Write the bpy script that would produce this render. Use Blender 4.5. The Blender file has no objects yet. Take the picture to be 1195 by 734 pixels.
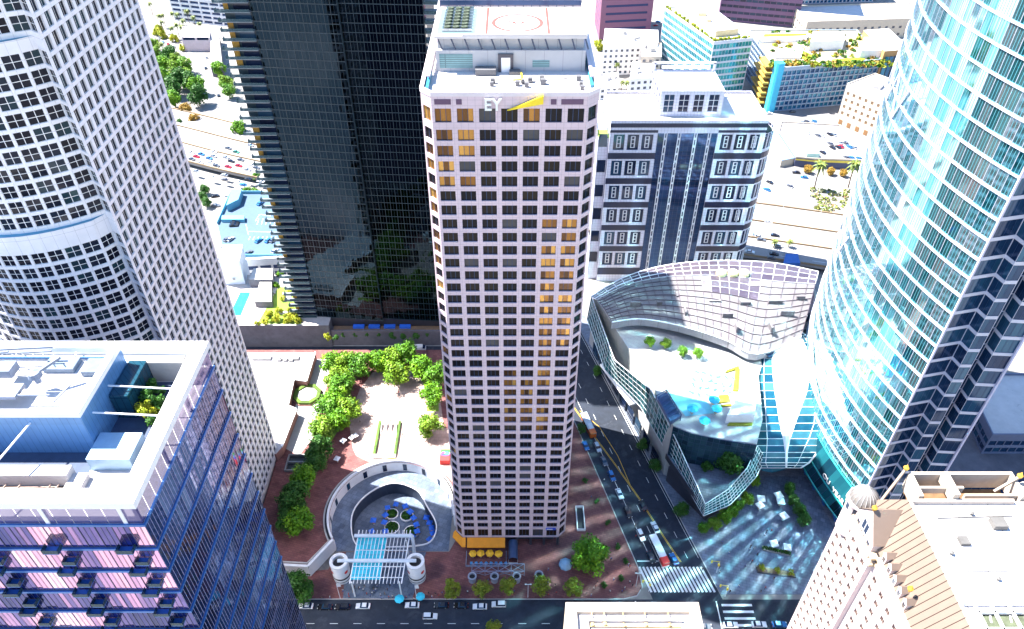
import bpy, bmesh, math, random
from mathutils import Vector, Matrix, noise as mnoise
RN = random.Random(11)
C = bpy.context.scene.collection
# ------------------------------------------------------------------ camera model (metres, camera 232 m above the street)
CF, CX, CY, CH, CT = 875.0, 597.5, 367.0, 232.0, math.radians(40)
def at(px, py, z=0.0):
    """point at height z seen at photo pixel px,py"""
    u = (px-CX)/CF; v = (py-CY)/CF
    t = (CH-z)/(math.sin(CT)+v*math.cos(CT))
    return (u*t, (math.cos(CT)-v*math.sin(CT))*t)
def at3(px, py, z=0.0):
    a = at(px, py, z); return (a[0], a[1], z)
def proj(p):
    f = p[1]*math.cos(CT)+(CH-p[2])*math.sin(CT); d = (CH-p[2])*math.cos(CT)-p[1]*math.sin(CT)
    return (CX+CF*p[0]/f, CY+CF*d/f, f)
# ------------------------------------------------------------------ materials
MATS = {}
def newmat(name):
    m = bpy.data.materials.new(name); m.use_nodes = True; MATS[name] = m
    return m, m.node_tree.nodes, m.node_tree.links, m.node_tree.nodes['Principled BSDF']
def mat(name, col, rough=.7, metal=0., var=.12, scale=.6, bump=0., spec=.5, detail=4, emit=0., joints=None, dirt=None):
    """surface colour broken up by two sizes of noise; joints=(w,h,size) draws panel joints"""
    m, n, l, b = newmat(name)
    b.inputs['Roughness'].default_value = rough; b.inputs['Metallic'].default_value = metal
    b.inputs['Specular IOR Level'].default_value = spec
    geo = n.new('ShaderNodeNewGeometry')
    no = n.new('ShaderNodeTexNoise'); no.inputs['Scale'].default_value = scale; no.inputs['Detail'].default_value = detail
    no.inputs['Roughness'].default_value = .65
    l.new(geo.outputs['Position'], no.inputs['Vector'])
    n2 = n.new('ShaderNodeTexNoise'); n2.inputs['Scale'].default_value = scale*.09; n2.inputs['Detail'].default_value = 3
    l.new(geo.outputs['Position'], n2.inputs['Vector'])
    ad = n.new('ShaderNodeMath'); ad.operation = 'ADD'
    l.new(no.outputs['Fac'], ad.inputs[0]); l.new(n2.outputs['Fac'], ad.inputs[1])
    mr = n.new('ShaderNodeMapRange'); mr.inputs[1].default_value = .7; mr.inputs[2].default_value = 1.3
    mr.inputs[3].default_value = 1-var; mr.inputs[4].default_value = 1+var
    l.new(ad.outputs[0], mr.inputs[0])
    at_ = n.new('ShaderNodeAttribute'); at_.attribute_name = 'rnd'
    mr2 = n.new('ShaderNodeMapRange'); mr2.inputs[3].default_value = 1-var*.5; mr2.inputs[4].default_value = 1+var*.5
    l.new(at_.outputs['Fac'], mr2.inputs[0])
    mu = n.new('ShaderNodeMath'); mu.operation = 'MULTIPLY'; l.new(mr.outputs[0], mu.inputs[0]); l.new(mr2.outputs[0], mu.inputs[1])
    vm = n.new('ShaderNodeVectorMath'); vm.operation = 'SCALE'; vm.inputs[0].default_value = col[:3]
    l.new(mu.outputs[0], vm.inputs['Scale'])
    out = vm.outputs[0]
    if joints:
        w, h, s = joints
        sp = n.new('ShaderNodeSeparateXYZ'); l.new(geo.outputs['Position'], sp.inputs[0])
        axy = n.new('ShaderNodeMath'); axy.operation = 'ADD'; l.new(sp.outputs[0], axy.inputs[0]); l.new(sp.outputs[1], axy.inputs[1])
        res = []
        for src, per in ((axy.outputs[0] if len(col) < 4 else sp.outputs[0], w), (sp.outputs[2] if len(col) < 4 else sp.outputs[1], h)):
            mo = n.new('ShaderNodeMath'); mo.operation = 'PINGPONG'; mo.inputs[1].default_value = per/2
            l.new(src, mo.inputs[0])
            lt = n.new('ShaderNodeMath'); lt.operation = 'LESS_THAN'; lt.inputs[1].default_value = s
            l.new(mo.outputs[0], lt.inputs[0]); res.append(lt)
        mx = n.new('ShaderNodeMath'); mx.operation = 'MAXIMUM'; l.new(res[0].outputs[0], mx.inputs[0]); l.new(res[1].outputs[0], mx.inputs[1])
        mi = n.new('ShaderNodeMix'); mi.data_type = 'RGBA'; l.new(mx.outputs[0], mi.inputs[0])
        l.new(out, mi.inputs[6]); mi.inputs[7].default_value = (col[0]*.5, col[1]*.5, col[2]*.52, 1)
        out = mi.outputs[2]
    if dirt:      # stains and worn patches: (feature size, colour, share)
        n3 = n.new('ShaderNodeTexNoise'); n3.inputs['Scale'].default_value = 1/dirt[0]; n3.inputs['Detail'].default_value = 9; n3.inputs['Roughness'].default_value = .72; n3.inputs['Distortion'].default_value = .6
        l.new(geo.outputs['Position'], n3.inputs['Vector'])
        m3 = n.new('ShaderNodeMapRange'); m3.inputs[1].default_value = .68-dirt[2]; m3.inputs[2].default_value = .78-dirt[2]; l.new(n3.outputs['Fac'], m3.inputs[0])
        mi3 = n.new('ShaderNodeMix'); mi3.data_type = 'RGBA'; l.new(m3.outputs[0], mi3.inputs[0]); l.new(out, mi3.inputs[6]); mi3.inputs[7].default_value = (*dirt[1], 1); out = mi3.outputs[2]
    l.new(out, b.inputs['Base Color'])
    if bump:
        bu = n.new('ShaderNodeBump'); bu.inputs['Strength'].default_value = bump; bu.inputs['Distance'].default_value = .05
        l.new(no.outputs['Fac'], bu.inputs['Height']); l.new(bu.outputs[0], b.inputs['Normal'])
    if emit:
        b.inputs['Emission Color'].default_value = (*col[:3], 1); b.inputs['Emission Strength'].default_value = emit
    return m
def ramp(name, cols, rough=.05, metal=0., spec=.5, wav=0., wscale=.4, trans=0., subs=0., ior=1.5):
    """colour picked per face from a ramp of cols (constant steps blended) by the face attribute rnd"""
    m, n, l, b = newmat(name)
    a = n.new('ShaderNodeAttribute'); a.attribute_name = 'rnd'
    r = n.new('ShaderNodeValToRGB'); e = r.color_ramp.elements
    while len(e) < len(cols): e.new(.5)
    for i, c in enumerate(cols): e[i].position = i/max(1, len(cols)-1); e[i].color = (*c, 1)
    l.new(a.outputs['Fac'], r.inputs[0]); l.new(r.outputs[0], b.inputs['Base Color'])
    b.inputs['Roughness'].default_value = rough; b.inputs['Metallic'].default_value = metal
    b.inputs['Specular IOR Level'].default_value = spec; b.inputs['IOR'].default_value = ior
    b.inputs['Transmission Weight'].default_value = trans
    if wav:
        geo = n.new('ShaderNodeNewGeometry'); no = n.new('ShaderNodeTexNoise'); no.inputs['Scale'].default_value = wscale
        no.inputs['Detail'].default_value = 1; l.new(geo.outputs['Position'], no.inputs['Vector'])
        bu = n.new('ShaderNodeBump'); bu.inputs['Strength'].default_value = wav; bu.inputs['Distance'].default_value = .05
        l.new(no.outputs['Fac'], bu.inputs['Height']); l.new(bu.outputs[0], b.inputs['Normal'])
    return m
def brickmat(name, c1, c2, mortar, sx, sy, rot=0.):
    m, n, l, b = newmat(name); b.inputs['Roughness'].default_value = .85
    geo = n.new('ShaderNodeNewGeometry'); mp = n.new('ShaderNodeMapping'); mp.inputs['Rotation'].default_value = (0, 0, rot)
    l.new(geo.outputs['Position'], mp.inputs[0])
    br = n.new('ShaderNodeTexBrick'); br.inputs['Scale'].default_value = 1; br.inputs['Brick Width'].default_value = sx; br.inputs['Row Height'].default_value = sy
    br.inputs['Mortar Size'].default_value = .05; br.inputs['Color1'].default_value = (*c1, 1); br.inputs['Color2'].default_value = (*c2, 1); br.inputs['Mortar'].default_value = (*mortar, 1)
    l.new(mp.outputs[0], br.inputs['Vector'])
    no = n.new('ShaderNodeTexNoise'); no.inputs['Scale'].default_value = .25; no.inputs['Detail'].default_value = 6; l.new(geo.outputs['Position'], no.inputs['Vector'])
    mr = n.new('ShaderNodeMapRange'); mr.inputs[1].default_value = .3; mr.inputs[2].default_value = .7; mr.inputs[3].default_value = .72; mr.inputs[4].default_value = 1.25
    l.new(no.outputs['Fac'], mr.inputs[0])
    vm = n.new('ShaderNodeVectorMath'); vm.operation = 'SCALE'; l.new(br.outputs['Color'], vm.inputs[0]); l.new(mr.outputs[0], vm.inputs['Scale'])
    l.new(vm.outputs[0], b.inputs['Base Color'])
    return m
def see_through(name, col, f=.4, rough=.1):
    """thin tinted glass sheet: part clear, part glossy tint"""
    m, n, l, b = newmat(name); b.inputs['Base Color'].default_value = (*col, 1); b.inputs['Roughness'].default_value = rough
    b.inputs['Metallic'].default_value = .3
    t = n.new('ShaderNodeBsdfTransparent'); t.inputs[0].default_value = (.5+.5*col[0], .5+.5*col[1], .5+.5*col[2], 1)
    mx = n.new('ShaderNodeMixShader'); mx.inputs[0].default_value = f
    l.new(t.outputs[0], mx.inputs[1]); l.new(b.outputs[0], mx.inputs[2]); l.new(mx.outputs[0], n['Material Output'].inputs[0])
    return m
white = mat('white_panel', (.74, .72, .75), .45, var=.05, joints=(3.05, 3.75, .03))
whitep = mat('white_paint', (.78, .77, .78), .5, var=.06)
roofw = mat('white_roof', (.50, .475, .47), .8, var=.12, scale=.3, dirt=(5, (.12, .11, .11), .08))
roofg = mat('grey_roof', (.26, .26, .28), .85, var=.22, scale=.4)
pink = mat('pink_granite', (.60, .47, .51), .4, var=.07, joints=(1.58, 1.27, .022))
purplep = mat('plum_panel', (.10, .05, .105), .4)
darkgran = mat('dark_granite', (.045, .045, .06), .35)
conc = mat('concrete', (.27, .265, .27), .85, var=.22, scale=.5, bump=.2)
conc_d = mat('grey_concrete', (.11, .105, .125), .85, var=.35, scale=.25, bump=.2)
concl = mat('pale_concrete', (.40, .39, .38), .8, var=.12, scale=.5)
cream = mat('cream_stone', (.48, .41, .33), .75, var=.08, scale=.8)
ashlar = mat('blush_stone', (.52, .43, .43), .7, var=.06, scale=.8)
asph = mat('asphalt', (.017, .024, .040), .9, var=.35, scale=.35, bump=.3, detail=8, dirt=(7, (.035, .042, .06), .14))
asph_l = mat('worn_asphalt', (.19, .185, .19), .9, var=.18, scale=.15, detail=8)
paint = mat('road_paint', (.78, .78, .76), .6, var=.15, scale=2)
yellowl = mat('yellow_road_paint', (.75, .42, .03), .6, var=.15, scale=2)
city = mat('city_ground', (.24, .225, .21), .9, var=.25, scale=.12, detail=8, dirt=(40, (.10, .098, .10), .12))
steel = mat('steel', (.45, .47, .5), .35, metal=.8)
steelw = mat('white_steel', (.76, .77, .8), .4)
black = mat('black', (.015, .015, .018), .5)
navy = mat('navy_metal', (.022, .05, .13), .35, metal=.3)
bluem = mat('blue_metal', (.04, .15, .42), .35, metal=.4)
red = mat('red', (.6, .03, .03), .5); orange = mat('orange_canvas', (.85, .30, .01), .7); yellow = mat('yellow', (.85, .62, .02), .6)
gold = mat('gold', (.95, .55, .08), .3, metal=.7)
bluecan = mat('blue_canvas', (.02, .13, .62), .7); cyancan = mat('cyan_canvas', (.03, .50, .68), .7); whitecan = mat('white_canvas', (.75, .76, .8), .7)
brickp = brickmat('red_brick_paving', (.15, .05, .05), (.21, .08, .072), (.085, .04, .045), 1.6, .8, .3)
brick_sunlit = brickmat('sunlit_brick_paving', (.34, .25, .22), (.38, .29, .26), (.26, .19, .17), 1.6, 1.6)  # sunlit copy of the red brick
tile = brickmat('grey_paving', (.085, .115, .17), (.13, .165, .23), (.055, .075, .11), 1.8, 1.8, .4)
tilel = brickmat('pale_paving', (.13, .155, .20), (.18, .205, .26), (.085, .1, .135), 2.2, 1.1, .28)
trunkm = mat('bark', (.13, .09, .06), .9)
leaf = ramp('leaf', [(.03, .12, .003), (.07, .20, .004), (.12, .27, .005), (.19, .33, .007)], .55, spec=.3)
leaf2 = ramp('soft_leaf', [(.035, .11, .006), (.075, .17, .008), (.12, .23, .01), (.20, .30, .015)], .55, spec=.3)
leaf3 = ramp('deep_leaf', [(.02, .09, .005), (.045, .15, .008), (.08, .21, .01), (.13, .27, .012)], .55, spec=.3)
leafd = ramp('dark_leaf', [(.014, .065, .008), (.028, .105, .010), (.05, .15, .014)], .55, spec=.3)
leafy = ramp('yellow_leaf', [(.10, .14, .01), (.17, .21, .013), (.25, .26, .02)], .6, spec=.3)
leafo = ramp('rust_leaf', [(.18, .10, .01), (.30, .17, .015), (.34, .24, .06)], .6, spec=.3)
grass = mat('lawn', (.16, .26, .03), .9, var=.3, scale=2)
soil = mat('soil', (.16, .10, .06), .9, var=.3, scale=2)
water = mat('pool_water', (.02, .55, .62), .05, var=.1)
# glazing
g_ey = ramp('bronze_glass', [(.006, .006, .009), (.012, .011, .014), (.02, .015, .013), (.03, .022, .015)], .05, spec=.14, wav=.15)
g_amber_refl = ramp('amber_reflection_glass', [(.06, .028, .010), (.16, .07, .014), (.34, .16, .03), (.60, .34, .08)], .1, metal=.5, wav=.6, wscale=1.3)  # golden reflections put into the pane colour
g_blind = mat('window_blind', (.05, .048, .052), .5, var=.3)
g_777 = ramp('dark_glass', [(.005, .006, .012), (.008, .010, .02), (.015, .02, .035), (.015, .05, .06)], .05, spec=.15, wav=.2)
g_777b = ramp('bay_glass', [(.008, .010, .016), (.02, .025, .04), (.03, .035, .05), (.1, .09, .08), (.25, .21, .18)], .06, spec=.5, wav=.3)
g_dark = ramp('black_mirror_glass', [(.007, .015, .025), (.012, .023, .034), (.022, .034, .046)], .03, metal=1., wav=.35, wscale=.25)
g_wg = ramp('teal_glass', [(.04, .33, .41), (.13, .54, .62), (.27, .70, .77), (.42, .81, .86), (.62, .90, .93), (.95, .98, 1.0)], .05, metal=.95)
g_bay = ramp('blue_bay_glass', [(.008, .02, .06), (.02, .05, .13), (.04, .09, .2)], .05, metal=.6, wav=.3)
g_wgd = ramp('deep_blue_glass', [(.006, .022, .07), (.012, .05, .12), (.03, .12, .2)], .06, metal=.4)
g_pod = ramp('aqua_glass', [(.012, .07, .09), (.025, .15, .17), (.06, .24, .26)], .08, metal=.4)
g_left = ramp('violet_reflection_glass', [(.012, .025, .12), (.04, .05, .22), (.15, .12, .36), (.58, .33, .58), (.85, .48, .66), (.92, .70, .82)], .05, metal=.85, wav=.25, wscale=.3)  # pink and dark reflections put into the pane colours
g_leftr = ramp('indigo_highlight_glass', [(.005, .012, .05), (.010, .026, .10), (.02, .06, .18), (.06, .12, .30), (.22, .34, .56)], .05, metal=.6, wav=.3, wscale=.3)  # pale entries paint highlights into the panes
g_1000 = ramp('navy_glass', [(.006, .010, .028), (.010, .02, .055), (.02, .06, .11)], .05, spec=.4, wav=.2)
g_teal2 = ramp('pale_teal_glass', [(.01, .14, .18), (.02, .24, .28), (.06, .36, .38)], .1, metal=.4)
g_gen = ramp('window_glass', [(.012, .018, .035), (.03, .045, .08), (.06, .09, .13)], .08, spec=.8)
g_aptb = ramp('blue_apartment_glass', [(.004, .03, .10), (.01, .08, .2), (.02, .18, .32), (.12, .32, .42)], .1, metal=.3)
# ------------------------------------------------------------------ mesh builder
class MB:
    def __init__(s): s.v = []; s.f = []; s.m = []; s.c = []; s.g = []; s.k = 0
    def poly(s, pts, mi=0, r=None):
        k = len(s.v); s.v.extend([tuple(p) for p in pts]); s.g.append(s.k); s.f.append(tuple(range(k, k+len(pts)))); s.m.append(mi)
        s.c.append(RN.random() if r is None else r)
    def box(s, x0, x1, y0, y1, z0, z1, mi=0, r=None, top=None):
        s.prism([(x0, y0), (x1, y0), (x1, y1), (x0, y1)], z0, z1, mi, top, r)
    def prism(s, loop, z0, z1, mi=0, top=None, r=None, bottom=True):
        s.k += 1
        n = len(loop); ar = sum(loop[i][0]*loop[(i+1) % n][1]-loop[(i+1) % n][0]*loop[i][1] for i in range(n))
        if ar < 0: loop = loop[::-1]
        for i in range(n):
            a, b = loop[i], loop[(i+1) % n]
            s.poly([(a[0], a[1], z0), (b[0], b[1], z0), (b[0], b[1], z1), (a[0], a[1], z1)], mi, r)
        s.poly([(p[0], p[1], z1) for p in loop], mi if top is None else top, r)
        if bottom: s.poly([(p[0], p[1], z0) for p in loop[::-1]], mi, r)
    def obox(s, c, sx, sy, z0, z1, ang=0., mi=0, top=None):
        ca, sa = math.cos(ang), math.sin(ang)
        s.prism([(c[0]+dx*sx/2*ca-dy*sy/2*sa, c[1]+dx*sx/2*sa+dy*sy/2*ca) for dx, dy in ((-1, -1), (1, -1), (1, 1), (-1, 1))], z0, z1, mi, top)
    def bar(s, p, q, w=.1, h=None, mi=0):
        s.k += 1
        p = Vector(p); q = Vector(q); d = (q-p); h = h or w
        if d.length < 1e-6: return
        d.normalize(); up = Vector((0, 0, 1)) if abs(d.z) < .95 else Vector((0, 1, 0))
        a = d.cross(up).normalized()*w/2; b = a.cross(d).normalized()*h/2
        P = [p-a-b, p+a-b, p+a+b, p-a+b]; Q = [x+(q-p) for x in P]; r = RN.random()
        for i in range(4): s.poly([P[i], P[(i+1) % 4], Q[(i+1) % 4], Q[i]], mi, r)
        s.poly(P[::-1], mi, r); s.poly(Q, mi, r)
    def lathe(s, c, prof, n=16, mi=0, a0=0.):
        s.k += 1
        for k in range(len(prof)-1):
            (r0, z0), (r1, z1) = prof[k], prof[k+1]
            for i in range(n):
                a = a0+2*math.pi*i/n; b = a0+2*math.pi*(i+1)/n
                P = [(c[0]+r0*math.cos(a), c[1]+r0*math.sin(a), z0), (c[0]+r0*math.cos(b), c[1]+r0*math.sin(b), z0),
                     (c[0]+r1*math.cos(b), c[1]+r1*math.sin(b), z1), (c[0]+r1*math.cos(a), c[1]+r1*math.sin(a), z1)]
                if r0 < 1e-5: P = P[1:] if False else [P[0], P[2], P[3]]
                elif r1 < 1e-5: P = P[:3]
                s.poly(P, mi[k] if isinstance(mi, (list, tuple)) else mi)
    def tube(s, pts, rad, n=6, mi=0):
        s.k += 1
        rings = []
        for i, p in enumerate(pts):
            p = Vector(p); d = (Vector(pts[min(i+1, len(pts)-1)])-Vector(pts[max(i-1, 0)])).normalized()
            up = Vector((0, 0, 1)) if abs(d.z) < .9 else Vector((1, 0, 0))
            a = d.cross(up).normalized(); b = a.cross(d); r = rad[i] if isinstance(rad, (list, tuple)) else rad
            rings.append([p+a*r*math.cos(2*math.pi*k/n)+b*r*math.sin(2*math.pi*k/n) for k in range(n)])
        for i in range(len(rings)-1):
            for k in range(n): s.poly([rings[i][k], rings[i+1][k], rings[i+1][(k+1) % n], rings[i][(k+1) % n]], mi)
        s.poly(rings[-1], mi); s.poly(rings[0][::-1], mi)
    def sheet(s, outer, holes, z0, z1, mi=0, side=None):
        """polygon with holes, top at z1, skirts down to z0"""
        bm = bmesh.new(); es = []
        for lp in [outer]+holes:
            vs = [bm.verts.new((p[0], p[1], 0)) for p in lp]
            es += [bm.edges.new((vs[i], vs[(i+1) % len(vs)])) for i in range(len(vs))]
        bmesh.ops.triangle_fill(bm, use_beauty=True, use_dissolve=False, edges=es)
        for f in bm.faces:
            p = [(v.co.x, v.co.y, z1) for v in f.verts]
            if f.normal.z < 0: p = p[::-1]
            s.poly(p, mi, .5)
        bm.free()
        if z0 is not None:
            for lp in [outer]+holes:
                for i in range(len(lp)):
                    a, b = lp[i], lp[(i+1) % len(lp)]
                    s.poly([(a[0], a[1], z0), (b[0], b[1], z0), (b[0], b[1], z1), (a[0], a[1], z1)], mi if side is None else side, .5)
    def mesh(s, name, mats, o=(0, 0, 0), smooth=False):
        me = bpy.data.meshes.new(name)
        me.from_pydata([(v[0]-o[0], v[1]-o[1], v[2]-o[2]) for v in s.v], [], s.f)
        for m in (mats if isinstance(mats, (list, tuple)) else [mats]): me.materials.append(m)
        me.polygons.foreach_set('material_index', s.m)
        a = me.attributes.new('rnd', 'FLOAT', 'FACE'); a.data.foreach_set('value', s.c)
        if smooth: me.polygons.foreach_set('use_smooth', [True]*len(s.f))
        me.update(); return me
ORG = {}
def thing(name, label, cat, loc=(0, 0, 0), group=None):
    o = bpy.data.objects.new(name, None); C.objects.link(o); o.location = loc; o.empty_display_size = .3
    o['label'] = label; o['category'] = cat; ORG[o.name] = tuple(loc)
    if group: o['group'] = group
    return o
SPLIT = {'tie_rod', 'louvre', 'roof_unit', 'bracket', 'post', 'column', 'leg', 'seat', 'cooling_drum', 'sunbed', 'roof_block', 'stone_band', 'archway', 'roof_rail', 'service_wall', 'roof_kerb', 'lamp_head', 'brace', 'corner_fin', 'planter', 'planter_hedge', 'corner_glass', 'roof_frame_post', 'ridge_cap', 'vent', 'fascia', 'finial', 'roof_screen', 'pavilion', 'edge_strip', 'emblem', 'dark_band', 'pipe', 'signal_head', 'roof_lawn', 'balcony_deck', 'penthouse_box'}
def part(mb, name, mats, parent, label=None, kind=None, smooth=False):
    if name in SPLIT and 1 < len(set(mb.g)) <= 60:
        for gid in sorted(set(mb.g)):
            q = MB(); ids = [i for i, g_ in enumerate(mb.g) if g_ == gid]
            for i in ids: q.poly([mb.v[j] for j in mb.f[i]], mb.m[i], mb.c[i])
            o = part_one(q, name, mats, parent, label, kind, smooth)
        return o
    return part_one(mb, name, mats, parent, label, kind, smooth)
def part_one(mb, name, mats, parent, label=None, kind=None, smooth=False):
    o = bpy.data.objects.new(name, mb.mesh(name, mats, ORG[parent.name], smooth)); C.objects.link(o); o.parent = parent
    ORG[o.name] = ORG[parent.name]
    if label: o['label'] = label
    if kind: o['kind'] = kind
    return o
def single(mb, name, mats, label, cat, group=None, loc=(0, 0, 0), smooth=False):
    o = bpy.data.objects.new(name, mb.mesh(name, mats, loc, smooth)); C.objects.link(o); o.location = loc
    o['label'] = label; o['category'] = cat; ORG[o.name] = tuple(loc)
    if group: o['group'] = group
    return o
def struct(mb, name, mats, kind='structure'):
    o = bpy.data.objects.new(name, mb.mesh(name, mats)); C.objects.link(o); o['kind'] = kind; return o
def dup(root, loc, rot=0., label=None, group=None, scale=None, swap=None):
    r = root.copy(); C.objects.link(r); r.location = loc; r.rotation_euler = (0, 0, rot)
    if scale: r.scale = (scale,)*3 if not isinstance(scale, (tuple, list)) else scale
    if label: r['label'] = label
    if group: r['group'] = group
    def rec(src, dst):
        for ch in src.children:
            c = ch.copy(); C.objects.link(c); c.parent = dst
            if swap and ch.name.split('.')[0] in swap: c.data = swap[ch.name.split('.')[0]]
            rec(ch, c)
    rec(root, r); return r
# ------------------------------------------------------------------ facades
def facade(W, out, p0, p1, z0, z1, cols, rows, depth=.25, mi=0, reveal=None, mull=(1, 1), gm=0, fm=1, pick=None, barw=.09, bands=None, tilt=0., cl=None):
    """wall of piers and bands between p0 and p1 (left to right seen from outside), with openings cols x rows
    cols/rows are (from,to) spans; each opening gives a window entry (faces, centre, normal, area)"""
    p0 = Vector((p0[0], p0[1], 0)); p1 = Vector((p1[0], p1[1], 0)); L = (p1-p0).length; u = (p1-p0)/L; nrm = Vector((u.y, -u.x, 0))
    def X(s, z, d=0.): q = p0+u*s-nrm*d; return (q.x, q.y, z)
    def q(W_, a, b, c, e, d, m, r=None): W_.poly([X(a, c, d), X(b, c, d), X(b, e, d), X(a, e, d)], m, r)
    reveal = mi if reveal is None else reveal
    rows = sorted(rows); cols = sorted(cols); z = z0
    for k, (ra, rb) in enumerate(rows+[(z1, z1)]):
        if ra-z > 1e-4: q(W, 0, L, z, ra, 0, mi if bands is None else bands)
        if k == len(rows): break
        s = 0
        for (ca, cb) in cols+[(L, L)]:
            if ca-s > 1e-4: q(W, s, ca, ra, rb, 0, mi)
            s = cb
        for ci, (ca, cb) in enumerate(cols):
            W.poly([X(ca, ra), X(cb, ra), X(cb, ra, depth), X(ca, ra, depth)], reveal); W.poly([X(ca, rb, depth), X(cb, rb, depth), X(cb, rb), X(ca, rb)], reveal)
            W.poly([X(ca, ra), X(ca, ra, depth), X(ca, rb, depth), X(ca, rb)], reveal); W.poly([X(cb, ra, depth), X(cb, ra), X(cb, rb), X(cb, rb, depth)], reveal)
            F = []; nx, nz = mull; g = pick(ci, k, ra) if pick else None
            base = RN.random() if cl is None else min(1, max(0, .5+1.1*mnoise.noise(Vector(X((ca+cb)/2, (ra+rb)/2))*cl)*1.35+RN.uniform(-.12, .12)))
            for i in range(nx):
                for j in range(nz):
                    a = ca+(cb-ca)*i/nx; b = ca+(cb-ca)*(i+1)/nx; c = ra+(rb-ra)*j/nz; e = ra+(rb-ra)*(j+1)/nz
                    m_ = gm if g is None else g; r_ = RN.random()**1.3 if g == 3 else min(1, max(0, base*.75+RN.random()*.25))
                    t = [RN.uniform(-tilt, tilt) for _ in range(3)]
                    F.append(([X(a, c, depth+t[0]), X(b, c, depth+t[1]), X(b, e, depth+t[1]+t[2]), X(a, e, depth+t[0]+t[2])], m_, r_))
            h = barw/2; dd = depth-.05-tilt*2
            for i in range(0, nx+1):
                a = ca+(cb-ca)*i/nx; lo = max(ca, a-h); hi = min(cb, a+h)
                F.append(([X(lo, ra, dd), X(hi, ra, dd), X(hi, rb, dd), X(lo, rb, dd)], fm, .5))
            for j in range(0, nz+1):
                a = ra+(rb-ra)*j/nz; lo = max(ra, a-h); hi = min(rb, a+h)
                F.append(([X(ca, lo, dd-.01), X(cb, lo, dd-.01), X(cb, hi, dd-.01), X(ca, hi, dd-.01)], fm, .5))
            out.append((F, X((ca+cb)/2, (ra+rb)/2), nrm, (cb-ca)*(rb-ra)))
        z = rb
def add_entry(mb, en):
    for pts, m, r in en[0]: mb.poly(pts, m, r)
def score(en):
    p = Vector(en[1]); x, y, f = proj(p)
    if f < 1 or x < -5 or x > 1200 or y < -5 or y > 739: return 0
    d = Vector((0, 0, CH))-p
    return max(0, en[2].dot(d)/d.length)*en[3]/d.length_squared
def emit_windows(root, entries, mats, n=100, name='window'):
    entries = sorted(entries, key=score, reverse=True)
    if len(entries) <= n+5: n = len(entries)
    for en in entries[:n]:
        mb = MB(); add_entry(mb, en); part(mb, name, mats, root)
    if entries[n:]:
        mb = MB()
        for en in entries[n:]: add_entry(mb, en)
        part(mb, name, mats, root, kind='stuff')
def spans(L, n, frac, off=0.):
    p = (L-2*off)/n; return [(off+i*p+p*(1-frac)/2, off+i*p+p*(1+frac)/2) for i in range(n)]
def rowspan(z0, pitch, n, h, sill=None):
    sill = (pitch-h)/2 if sill is None else sill
    return [(z0+k*pitch+sill, z0+k*pitch+sill+h) for k in range(n)]
def slabbuilding(name, label, cat, loop, z0, z1, wallm, glassm, pitch=3.6, cpitch=3., frac=.6, h=1.8, roofm=None, n=100, mull=(1, 1), depth=.2, par=.9, skip=(), group=None, framem=None, first=None):
    """flat-roofed building over a plan loop (counter-clockwise), windows on every side that can face the camera"""
    cx = sum(p[0] for p in loop)/len(loop); cy = sum(p[1] for p in loop)/len(loop)
    t = thing(name, label, cat, (cx, cy, z0), group); W = MB(); out = []
    N = len(loop)
    for i in range(N):
        a, b = loop[i], loop[(i+1) % N]; L = math.dist(a, b); nr = ((b[1]-a[1]), -(b[0]-a[0]))
        back = nr[0]*(0-a[0])+nr[1]*(0-a[1]) <= 0
        nf = max(1, int((z1-z0-1.2)/pitch)); nc = max(1, int(L/cpitch))
        zz = z0 if first is None else z0+first
        if back or i in skip or L < 1.5: facade(W, [], a, b, z0, z1, [], [])
        else:
            nf = max(1, int((z1-zz-1.0)/pitch)); facade(W, out, a, b, z0, z1, spans(L, nc, frac, .4), rowspan(zz, pitch, nf, h), depth, mull=mull)
    part(W, 'wall', wallm, t)
    Rf = MB(); Rf.sheet(loop, [], None, z1-par); 
    part(Rf, 'roof', roofm or roofw, t)
    ins = [(cx+(p[0]-cx)*(1-.5/max(3, abs(p[0]-cx)+1e-3)), cy+(p[1]-cy)*(1-.5/max(3, abs(p[1]-cy)+1e-3))) for p in loop]
    P = MB()
    for i in range(N):
        a, b, c, d = loop[i], loop[(i+1) % N], ins[(i+1) % N], ins[i]
        P.poly([(a[0], a[1], z1), (b[0], b[1], z1), (c[0], c[1], z1), (d[0], d[1], z1)], 0)
        P.poly([(c[0], c[1], z1-par), (d[0], d[1], z1-par), (d[0], d[1], z1), (c[0], c[1], z1)], 0)
    part(P, 'parapet', wallm, t)
    emit_windows(t, out, [glassm, framem or wallm], n)
    return t
SUN_E, SKY_E, EXPO = 5.0, .075, 2.25
# ================================================================== SETTING
def catmull(P, n=6, closed=True):
    out = []; N = len(P)
    for i in range(N if closed else N-1):
        g = lambda k: Vector(P[k % N]) if closed else Vector(P[max(0, min(N-1, k))])
        a, b, c, d = g(i-1), g(i), g(i+1), g(i+2)
        for k in range(n):
            t = k/n; out.append(tuple(.5*((2*b)+(c-a)*t+(2*a-5*b+4*c-d)*t*t+(3*b-a-3*c+d)*t**3)))
    if not closed: out.append(tuple(P[-1]))
    return out
RC, RR = (-43.5, 161.0), 21.7
def arc(c, r, a0, a1, n): return [(c[0]+r*math.cos(math.radians(a0+(a1-a0)*i/n)), c[1]+r*math.sin(math.radians(a0+(a1-a0)*i/n))) for i in range(n+1)]
court = catmull([(-58.3, 162), (-54.5, 171), (-45.7, 176.6), (-36, 173.6), (-31.5, 166.5), (-27.2, 158), (-28.9, 151.2), (-35.7, 149.4), (-46, 149.2), (-54.9, 150.2)], 5)
m = MB(); m.sheet([(-3000, -600), (3000, -600), (3000, 4000), (-3000, 4000)], [court], None, 0.); struct(m, 'ground', city)
kL = lambda y: 36-.27*(y-169)
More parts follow.
